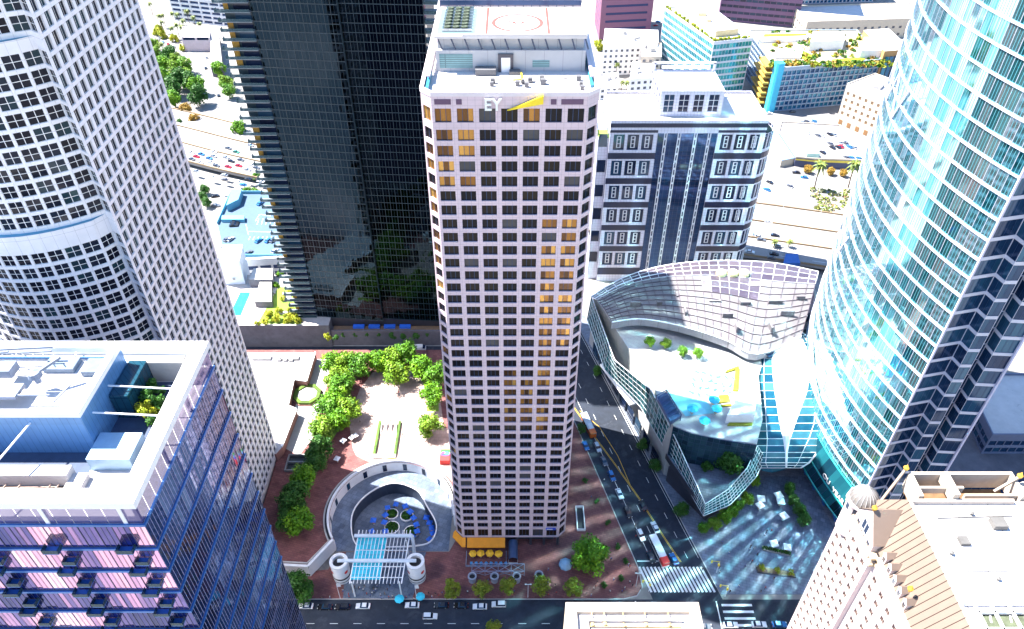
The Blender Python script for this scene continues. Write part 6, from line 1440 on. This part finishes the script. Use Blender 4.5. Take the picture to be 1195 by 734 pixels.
for j in range(4):
    for i in range(6): k += 1; put(LG, 812+i*8.5-j*1.5+RN.uniform(-1.5, 1.5), 434+j*8+i*1.6+RN.uniform(-1, 1), TZ+.4, TZ, ['sun lounger in the back row on the pool terrace, x', 'sun lounger in the second row on the pool terrace, x', 'sun lounger in the third row on the pool terrace, x', 'sun lounger in the front row on the pool terrace, x'][j], 'sun loungers on the pool terrace')
# glass canopy and striped drums
t = thing('glass_canopy', 'teal glass and white steel slatted canopy over the plaza steps', 'canopy', (-44, 139, 0))
cz = 9.0; q = [Vector(at3(x, y, cz)) for x, y in ((418, 625), (478, 625), (468.5, 681), (408, 681))]
def bl(u, v, dz=0): return q[0].lerp(q[1], u).lerp(q[3].lerp(q[2], u), v)+Vector((0, 0, dz))
m = MB()
for i in range(8):
    for j in range(9): m.poly([bl(i/8*.57+.004, j/9*.93, .1), bl(i/8*.57+.004, (j+1)/9*.93-.006, .1), bl((i+1)/8*.57-.004, (j+1)/9*.93-.006, .1), bl((i+1)/8*.57-.004, j/9*.93, .1)])
part(m, 'glass', ramp('cyan_glass', [(.02, .42, .56), (.04, .50, .62), (.06, .58, .70)], .15, metal=.2), t)
m = MB()
for i in range(15): m.bar(bl(i/14, -.12), bl(i/14, 1.0), .2 if i % 7 else .35, .3)
for v in (.0, .32, .66, .88): m.bar(bl(0, v), bl(1, v), .22, .3)
part(m, 'slat', steelw, t)
m = MB()
for v, x0, x1 in ((.04, -.06, 1.06), (.57, -.30, 1.22)): m.tube([bl(x0, v, 1.0), bl(.5, v, 1.0), bl(x1, v, 1.0)], .62, 10)
m.tube([bl(1.06, .04, 1.0), bl(1.08, .1, -2), bl(1.09, .2, -9)], .6, 10); part(m, 'pipe', mat('pipe_white', (.60, .66, .74), .4), t)
m = MB()
for u in (.03, .95): a = bl(u, .97); m.bar((a.x, a.y, K), a, .4); a = bl(u, .1); m.bar((a.x, a.y, .1), a, .4)
part(m, 'leg', steelw, t)
for i, x in enumerate((395, 484.5)):
    c = at(x, 654.5, 10); t = thing('striped_drum', f'white louvred drum with red emblem on the {"left" if i == 0 else "right"} of the glass canopy', 'ventilation drum', (*c, K), 'drums beside the canopy')
    m = MB(); R_ = 2.95; prof = [(R_-.1, K), (R_-.1, 1.6)]
    z = 1.7
    while z < 9.2: prof += [(R_, z), (R_, z+.3), (R_-.14, z+.36), (R_-.14, z+.52)]; z += .62
    prof += [(R_+.1, 9.3), (R_+.1, 10), (R_-.9, 10.0), (R_-.9, 8.6)]; m.lathe(c, prof, 26); part(m, 'drum', whitep, t)
    m = MB(); m.lathe(c, [(R_-.92, 8.7), (0, 8.7)], 20); part(m, 'dark_inside', black, t)
    m = MB()
    for a0 in (-38, 218):
        for s in range(8):
            P = []
            for k2 in range(12):
                b = 2*math.pi*k2/12; a = math.radians(a0+14*math.cos(b)); P.append((c[0]+(R_+.05)*math.cos(a), c[1]+(R_+.05)*math.sin(a), 6.2+.75*math.sin(b)))
            break
        m.poly(P)
    part(m, 'emblem', red, t)
    m = MB(); m.lathe(c, [(R_+.03, 2.6), (R_+.03, 3.4)], 26); m.lathe(c, [(R_+.035, 1.2), (R_+.035, 1.5)], 26); part(m, 'dark_band', black, t)
# awnings, patio, trellis, vents
aw = [(-15.4, -2.4)]
t = thing('orange_awning', 'long bright orange awning at the foot of the pink tower', 'awning', (-9, 148.5, 3.6)); m = MB(); m.poly([(-15.6, 147.0, 3.6), (-2.4, 147.0, 3.6), (-2.4, 149.9, 5.0), (-15.6, 149.9, 5.0)]); m.poly([(-15.6, 147, 3.1), (-2.4, 147, 3.1), (-2.4, 147, 3.6), (-15.6, 147, 3.6)]); part(m, 'canvas', orange, t)
m = MB()
for i in range(5): m.bar((-15.5+i*3.2, 147.05, 3.55), (-15.5+i*3.2, 149.9, 2.9), .07)
part(m, 'bracket', steel, t)
t = thing('orange_awning', 'short orange awning wrapping the left chamfer of the pink tower', 'awning', (-19, 150.5, 3.6)); m = MB(); P = [(-20.6, 153), (-20.8, 151.2), (-17.3, 147.2), (-16.1, 147.2)]; I = [(-19.7, 153), (-19.6, 152.4), (-17.2, 149.9), (-16.1, 149.9)]
for a, b, c_, d in zip(P, P[1:], I[1:], I): m.poly([(*a, 3.6), (*b, 3.6), (*c_, 5.0), (*d, 5.0)]); m.poly([(*a, 3.1), (*b, 3.1), (*b, 3.6), (*a, 3.6)])
part(m, 'canvas', orange, t)
m = MB(); m.bar((-20.4, 152, 3.5), (-19.4, 152.4, 2.8), .07); part(m, 'bracket', steel, t)
t = thing('patio_fence', 'pale blue patio fence around the yellow umbrellas', 'fence', (-9, 143, K)); m = MB()
for a, b in (((-15.8, 147), (-15.8, 141.4)), ((-15.8, 141.4), (-2.0, 141.4)), ((-2, 141.4), (-2, 147))):
    L = math.dist(a, b); n = max(1, int(L/1.6))
    for i in range(n+1): f = i/n; x, y = a[0]+(b[0]-a[0])*f, a[1]+(b[1]-a[1])*f; m.bar((x, y, K), (x, y, 1.3), .09)
    for z in (.5, .9, 1.3): m.bar((*a, z), (*b, z), .07)
part(m, 'rail', mat('pale_blue_steel', (.30, .44, .60), .4), t)
m = MB()
for i in range(8): x = -14+i*1.7; m.obox((x, 142.6), .9, .9, K, .9, .3*i)
part(m, 'seat', mat('blue_seat', (.06, .25, .5), .6), t)
t = thing('steel_trellis', 'grey steel trellis with crossed braces in front of the patio', 'trellis', (-5, 139, K)); m = MB()
x0, x1, y0, y1 = -13.6, 4.2, 138.2, 141.0; zt = 2.9
for i in range(5):
    xa = x0+(x1-x0)*i/4; m.bar((xa, y0, K), (xa, y0, zt), .16); m.bar((xa, y1, K), (xa, y1, zt), .16); m.bar((xa, y0, zt), (xa, y1, zt), .16)
    if i < 4:
        xb = x0+(x1-x0)*(i+1)/4; m.bar((xa, y0, zt), (xb, y1, zt), .12); m.bar((xa, y1, zt-.02), (xb, y0, zt-.02), .12); m.bar((xa, y0, K+.3), (xb, y0, zt), .1); m.bar((xa, y0-.02, zt), (xb, y0-.02, K+.3), .1)
for y in (y0, y1): m.bar((x0, y, zt), (x1, y, zt), .18)
part(m, 'frame', mat('lavender_steel', (.26, .28, .40), .4), t)
t = thing('barrel_vestibule', 'blue barrel-roofed entrance right of the orange awning', 'vestibule', (.4, 146, K)); m = MB(); xs = [(.4+1.6*math.cos(a), 2.2+1.6*math.sin(a)) for a in [math.pi*i/10 for i in range(11)]]
for a, b in zip(xs, xs[1:]): m.poly([(a[0], 142.8, a[1]), (a[0], 150, a[1]), (b[0], 150, b[1]), (b[0], 142.8, b[1])])
part(m, 'roof', mat('steel_blue', (.07, .12, .24), .3, metal=.4), t); m = MB(); m.box(-1.2, -1.1, 142.9, 149.8, K, 2.2); m.box(1.9, 2.0, 142.9, 149.8, K, 2.2); m.box(-1.2, 2.0, 142.86, 142.95, K, .5); part(m, 'wall', steelw, t)
for i, (x, y) in enumerate(((551, 672), (577, 672), (603, 672), (629, 670))):
    c = at(x, y, 3); t = thing('vent_drum', f'grey ring-topped vent drum behind the street trees, {ORD[i]} from the left', 'vent', (*c, K), 'vent drums'); m = MB(); m.lathe(c, [(1.25, K), (1.25, 2.3), (1.5, 2.4), (1.5, 3.0), (1.0, 3.0), (1.0, 2.2)], 18); part(m, 'drum', mat('vent_grey', (.32, .33, .4), .5), t) if i == 0 else part(m, 'drum', MATS['vent_grey'], t)
    m = MB(); m.lathe(c, [(1.0, 2.25), (0, 2.25)], 16); part(m, 'dark_inside', black, t)  # black disc stands for the dark inside of the drum
t = thing('pale_tent', 'pale blue tent beside the large round tree', 'tent', (*at(660, 658, 1), K)); c = at(660, 658, 1); m = MB(); m.lathe(c, [(2.3, 1.2), (1.4, 2.4), (0, 3.2)], 8); m.lathe(c, [(2.3, .2), (2.3, 1.2)], 8); part(m, 'canvas', mat('tent_blue', (.32, .52, .68), .7), t)
m = MB(); m.bar((c[0]-2.2, c[1], K), (c[0]-2.2, c[1], 1.2), .1); part(m, 'pole', steel, t)
t = thing('stair_hatch', 'white-walled stair opening in the brick pavement right of the pink tower', 'stairwell', (*at(676, 603, 0), K)); a = at(672.5, 591, 1.2); b = at(679.5, 617, 1.2); m = MB(); x0, x1, y0, y1 = a[0], a[0]+2.4, b[1], a[1]
for q_ in ((x0, x1, y0-.3, y0), (x0, x1, y1, y1+.3), (x0-.3, x0, y0-.3, y1+.3), (x1, x1+.3, y0-.3, y1+.3)): m.box(*q_, K, 1.3)
part(m, 'wall', whitep, t); m = MB(); m.box(x0, x1, y0, y1, K, K+.05); part(m, 'steps', black, t)  # flat black sheet stands for the dark stair hole
t = thing('mural_kiosk', 'kiosk topped with red, blue and green panels at the left foot of the pink tower', 'kiosk', (*at(520, 533, PZ+1.5), PZ)); c = at(520, 533, PZ+2); m = MB(); m.box(c[0]-2.1, c[0]+1.6, c[1]-2.2, c[1]+3.4, PZ, PZ+2.4); part(m, 'body', red, t)
for k, (x0, x1, y0, y1, cm) in enumerate(((-2.0, 1.5, 1.6, 3.3, mat('mural_green', (.03, .4, .04), .6)), (-1.9, 1.5, .2, 2.0, mat('mural_blue', (.03, .05, .62), .6)), (-.6, 1.5, .9, 1.9, mat('mural_cyan', (.05, .5, .65), .6)), (-1.6, -.3, 1.2, 2.2, mat('mural_magenta', (.55, .03, .4), .6)))):
    m = MB(); cx_, cy_ = c[0]+(x0+x1)/2, c[1]+(y0+y1)/2; m.poly([(cx_+(x1-x0)/2*math.cos(a)*1.05, cy_+(y1-y0)/2*math.sin(a)*1.1, PZ+2.404+.004*k) for a in [2*math.pi*i/14 for i in range(14)]]) if k else m.poly([(c[0]+x0, c[1]+y0, PZ+2.404), (c[0]+x1, c[1]+y0, PZ+2.404), (c[0]+x1, c[1]+y1, PZ+2.404), (c[0]+x0, c[1]+y1, PZ+2.404)]); part(m, 'mural_patch', cm, t)
t = thing('terrace_shaft', 'dark open stair shaft in the brick terrace beside the white tower', 'stairwell', (*at(345, 539, PZ+1), PZ)); a = at(337, 530, PZ+1); b = at(357, 548, PZ+1); m = MB()
for q_ in ((a[0], b[0], b[1]-.4, b[1]), (a[0], b[0], a[1]-.4, a[1]), (a[0], a[0]+.4, b[1], a[1]), (b[0]-.4, b[0], b[1], a[1]), (a[0], b[0], (a[1]+b[1])/2-.2, (a[1]+b[1])/2+.2)): m.box(*q_, PZ, PZ+1.2)
part(m, 'wall', conc, t); m = MB(); m.box(a[0]+.4, b[0]-.4, b[1], a[1]-.4, PZ+.01, PZ+.05); part(m, 'opening', black, t)
def pole(nm, lab, cat, x, y, h, extra, z=K):
    p = at(x, y, z); t = thing(nm, lab, cat, (*p, z)); m = MB(); m.tube([(*p, z), (*p, z+h)], [.11, .06], 6); part(m, 'pole', steelw, t); extra(t, p, z+h); return t
def flag(t, p, z): m = MB(); m.poly([(p[0], p[1], z), (p[0]+1.1, p[1]+.4, z-.3), (p[0]+1.2, p[1]+.3, z-2.4), (p[0]+.1, p[1], z-2.0)]); part(m, 'flag', whitep, t)
def head(t, p, z): m = MB(); m.bar((p[0], p[1], z), (p[0]-2.4, p[1]+.3, z+.1), .12); m.box(p[0]-2.7, p[0]-2.3, p[1]+.1, p[1]+.5, z-.9, z+.2); m.box(p[0]-.25, p[0]+.25, p[1]-.25, p[1]+.25, z-2.4, z-1.3); part(m, 'signal_head', yellow, t)
def lamp(t, p, z): m = MB(); m.bar((p[0]-.9, p[1], z), (p[0]+.9, p[1], z), .12); m.box(p[0]-1.1, p[0]-.5, p[1]-.15, p[1]+.15, z-.05, z+.15); m.box(p[0]+.5, p[0]+1.1, p[1]-.15, p[1]+.15, z-.05, z+.15); part(m, 'lamp_head', steelw, t)
pole('flagpole', 'flagpole with white banner left of the left drum foot', 'flagpole', 397, 698, 9, flag); pole('flagpole', 'flagpole with white banner at the kerb below the right drum', 'flagpole', 486.5, 700, 9, flag)
pole('street_lamp', 'twin-headed street lamp between the street trees', 'street lamp', 616, 697, 8, lamp)
pole('street_lamp', 'street lamp on the pavement corner by the crossing', 'street lamp', 742, 684, 8, lamp)
pole('traffic_light', 'yellow traffic light at the upper end of the crossing', 'traffic light', 836, 668, 6.5, head); pole('traffic_light', 'yellow traffic light at the forecourt corner nearer the avenue', 'traffic light', 846, 696, 6.5, head); pole('traffic_light', 'yellow traffic light on the brick pavement corner', 'traffic light', 757, 690, 6.0, head)
for i, (x, y) in enumerate(((912, 250), (933, 288), (955, 258), (918, 235))): pole('street_lamp', f'slim lamp on the bright boulevard, {ORD[i]}', 'street lamp', x, y, 9, lamp, 0)
m = MB(); c = [at(914, 307, 5), at(934, 307, 5), at(931, 296, 5), at(917, 296, 5)]; m.prism(c, 0, 5); single(m, 'blue_tent', mat('deep_blue_canvas', (.02, .10, .34), .6), 'deep blue box tent at the end of the bright boulevard', 'tent')
t = thing('forecourt_planter', 'dark planter holding the three lime ball shrubs', 'planter', (*at(905, 668, .4), K)); m = MB(); a, b = at(884, 668, .4), at(929, 674, .4); m.prism([a, b, (b[0], b[1]+2.0), (a[0], a[1]+2.6)], K, K+.45); part(m, 'box', darkgran, t); m = MB(); m.prism([(a[0]+.3, a[1]+.25), (b[0]-.3, b[1]+.3), (b[0]-.3, b[1]+1.7), (a[0]+.3, a[1]+2.2)], K+.45, K+.5); part(m, 'soil', soil, t)
t = thing('long_planter', 'long green planter below the white umbrellas on the forecourt', 'planter', (*at(906, 644, .4), K)); m = MB(); a, b = at(891, 642, .4), at(923, 649, .4); m.prism([a, b, (b[0], b[1]+1.8), (a[0], a[1]+1.8)], K, K+.5); part(m, 'box', conc, t)
m = MB()
for i in range(10): leafbox(m, (a[0]+(b[0]-a[0])*(i+.5)/10, a[1]+(b[1]-a[1])*(i+.5)/10+.9, K+.4), .8, 40, .25)
part(m, 'foliage', leafd, t)
# ================================================================== PEOPLE
def person_mesh():
    J = [(0, 0, .95), (0, 0, 1.15), (0, 0, 1.38), (0, .01, 1.52), (0, .02, 1.64), (0, .02, 1.74),
         (.17, 0, 1.40), (.22, -.08, 1.14), (.21, .06, .92), (-.17, 0, 1.40), (-.22, .08, 1.14), (-.21, .2, .95),
         (.09, .05, .90), (.10, .16, .50), (.10, .12, .08), (.10, .26, .04), (-.09, -.03, .90), (-.10, -.06, .50), (-.10, -.28, .12), (-.10, -.16, .04)]
    E_ = [(0, 1), (1, 2), (2, 3), (3, 4), (4, 5), (2, 6), (6, 7), (7, 8), (2, 9), (9, 10), (10, 11), (0, 12), (12, 13), (13, 14), (14, 15), (0, 16), (16, 17), (17, 18), (18, 19)]
    rad = [.14, .13, .15, .055, .10, .075, .07, .05, .04, .07, .05, .04, .10, .07, .05, .04, .10, .07, .05, .04]
    me = bpy.data.meshes.new('person'); me.from_pydata(J, E_, []); o = bpy.data.objects.new('person_build', me); C.objects.link(o)
    o.modifiers.new('s', 'SKIN'); 
    for i, r in enumerate(rad): me.skin_vertices[0].data[i].radius = (r, r)
    me.skin_vertices[0].data[0].use_root = True
    sd = o.modifiers.new('d', 'SUBSURF'); sd.levels = 1
    out = bpy.data.meshes.new_from_object(o.evaluated_get(bpy.context.evaluated_depsgraph_get())); bpy.data.objects.remove(o); return out
pm0 = person_mesh(); skin = mat('skin', (.45, .26, .18), .6); CL = {n: mat(n+'_cloth', c, .8) for n, c in (('white', (.7, .7, .7)), ('black', (.02, .02, .03)), ('red', (.5, .03, .04)), ('blue', (.05, .12, .4)), ('khaki', (.3, .24, .14)))}
hair = mat('hair', (.03, .02, .015), .6)
PM = {}
for top, leg in (('white', 'blue'), ('black', 'khaki'), ('red', 'black'), ('blue', 'black'), ('white', 'black'), ('black', 'black')):
    me = pm0.copy(); me.materials.clear()
    for m_ in (CL[top], CL[leg], skin, hair): me.materials.append(m_)
    for p_ in me.polygons:
        z = p_.center.z; p_.material_index = 3 if z > 1.68 or (z > 1.58 and p_.center.y < -.02) else 2 if z > 1.47 or (abs(p_.center.x) > .15 and z < 1.12 and z > .8) else 1 if z < .96 else 0
    PM[(top, leg)] = me
ppl = [(400, 689), (412, 690), (428, 693), (436, 690), (444, 694), (452, 688), (420, 686), (468, 690), (474, 697), (478, 694), (483, 699), (500, 692), (504, 696), (508, 693), (512, 695), (516, 692), (440, 684), (455, 683), (385, 697), (375, 697), (640, 694), (600, 690), (735, 679), (738, 683), (729, 686), (742, 668), (735, 661), (726, 690), (712, 690), (748, 687), (690, 694), (684, 693), (765, 668), (778, 672), (840, 668), (852, 690), (862, 684), (888, 690), (893, 686), (870, 660), (880, 640), (895, 620), (640, 664), (670, 674), (700, 655), (690, 580), (705, 560), (820, 664), (812, 676)]
ck = list(PM)
for _ in range(16): ppl.append((RN.uniform(405, 465), RN.uniform(684, 698)))
for _ in range(12): ppl.append((RN.uniform(690, 745), RN.uniform(600, 690)))
for _ in range(14): ppl.append((RN.uniform(835, 915), RN.uniform(615, 690)))
for _ in range(8): ppl.append((RN.uniform(530, 650), RN.uniform(676, 696)))
for i, (x, y) in enumerate(ppl):
    k_ = ck[i % 6]; p = at(x, y, .9); o = bpy.data.objects.new('person', PM[k_]); C.objects.link(o); o.location = (p[0], p[1], K+.01 if not (132 < p[1] < 141 and 45 < p[0] < 68) else RZ); o.rotation_euler = (0, 0, RN.uniform(0, 6.28)); o.scale = (1.05,)*3
    where = 'below the glass canopy' if x < 470 and y < 702 else 'by the blue parasols' if x < 520 else 'on the crossing' if 745 < x < 830 else 'on the forecourt' if x > 830 else 'on right brick pavement' if y < 660 or x > 700 else 'among the street trees'
    o['label'] = f'pedestrian in {k_[0]} top and {k_[1]} trousers {where}, x'; o['category'] = 'person'; o['group'] = 'pedestrians'
for i, (x, y) in enumerate(((452, 493), (456, 491), (459, 495), (412, 445), (465, 458), (470, 507), (430, 530), (350, 478), (382, 470), (490, 520), (497, 470), (420, 492))):
    k_ = ck[(i*5) % 6]; p = at(x, y, PZ+.9); o = bpy.data.objects.new('person', PM[k_]); C.objects.link(o); o.location = (p[0], p[1], PZ+.01); o.rotation_euler = (0, 0, RN.uniform(0, 6.28)); o['label'] = f'pedestrian in {k_[0]} top on the sunny plaza, x'; o['category'] = 'person'; o['group'] = 'people on the plaza'
# roof terrace plants of the glass tower
for i, (x, y, pr, s) in enumerate(((177, 466, SG, 1.2), (172, 480, SY_, .9), (181, 452, SG, 1.0), (176, 492, SG, .8), (186, 470, SG, .8))): put(pr, x, y, GT+1.5, GT+.1, f'potted roof terrace shrub behind the white frame, {ORD[i]}', 'roof terrace shrubs', s)
for r_ in PROTO:
    for ch in list(r_.children): bpy.data.objects.remove(ch)
    bpy.data.objects.remove(r_)
# ------------------------------------------------------------------ ordinals: counted along the picture within each kind
fam = {}
for o in list(C.objects):
    if o.parent is None and 'group' in o and ',' in o['label']: fam.setdefault((o['group'], o['label'].split(',')[0]), []).append(o)
for (g_, base), os_ in fam.items():
    P = [(proj(o.location), o) for o in os_]
    if len(P) == 1:
        P[0][1]['label'] = base; continue
    xs = [p[0][0] for p in P]; yy = [p[0][1] for p in P]; down = (max(yy)-min(yy)) > 1.2*(max(xs)-min(xs))
    P.sort(key=lambda q: q[0][1] if down else q[0][0])
    for i, (p, o) in enumerate(P):
        o['label'] = f'{base}, {ORD[i]} from the {"top" if down else "left"}'
# ================================================================== CAMERA, SKY, SUN
cam = bpy.data.cameras.new('camera'); co_ = bpy.data.objects.new('camera', cam); C.objects.link(co_)
co_.location = (0, 0, CH); co_.rotation_euler = (math.radians(50), 0, 0); cam.sensor_width = 36; cam.lens = 36*CF/1195; cam.clip_end = 6000; cam.clip_start = 1
sc = bpy.context.scene; sc.camera = co_
EL, AZ = math.radians(56.8), math.radians(19)
sdir = Vector((-math.cos(AZ)*math.cos(EL), math.sin(AZ)*math.cos(EL), math.sin(EL)))   # towards the sun
su = bpy.data.lights.new('sun', 'SUN'); su.energy = SUN_E; su.angle = math.radians(.5); su.color = (1, .95, .88)
so = bpy.data.objects.new('sun', su); C.objects.link(so); so.rotation_euler = (-sdir).to_track_quat('-Z', 'Y').to_euler(); so.location = (-200, 100, 400)
w = bpy.data.worlds.new('World'); sc.world = w; w.use_nodes = True; nt = w.node_tree
sk = nt.nodes.new('ShaderNodeTexSky'); sk.sky_type = 'NISHITA'; sk.sun_disc = False; sk.sun_elevation = EL; sk.sun_rotation = math.atan2(sdir.x, sdir.y)
sk.air_density = 1.4; sk.dust_density = .2; sk.ozone_density = 7.0
nt.links.new(sk.outputs[0], nt.nodes['Background'].inputs[0]); nt.nodes['Background'].inputs[1].default_value = SKY_E
sc.view_settings.view_transform = 'Standard'; sc.view_settings.look = 'None'; sc.view_settings.exposure = EXPO; sc.view_settings.gamma = 1
sc.cycles.use_denoising = True; sc.cycles.max_bounces = 8; sc.cycles.diffuse_bounces = 4; sc.cycles.glossy_bounces = 4; sc.cycles.transparent_max_bounces = 12
sc.cycles.sample_clamp_indirect = 0; sc.cycles.caustics_reflective = True; sc.cycles.blur_glossy = 0; sc.cycles.use_adaptive_sampling = False
sc.cycles.use_guiding = True; sc.cycles.use_surface_guiding = True; sc.cycles.guiding_training_samples = 128; sc.cycles.surface_guiding_probability = .6; w.cycles.sampling_method = 'NONE'; sc.cycles.use_light_tree = False
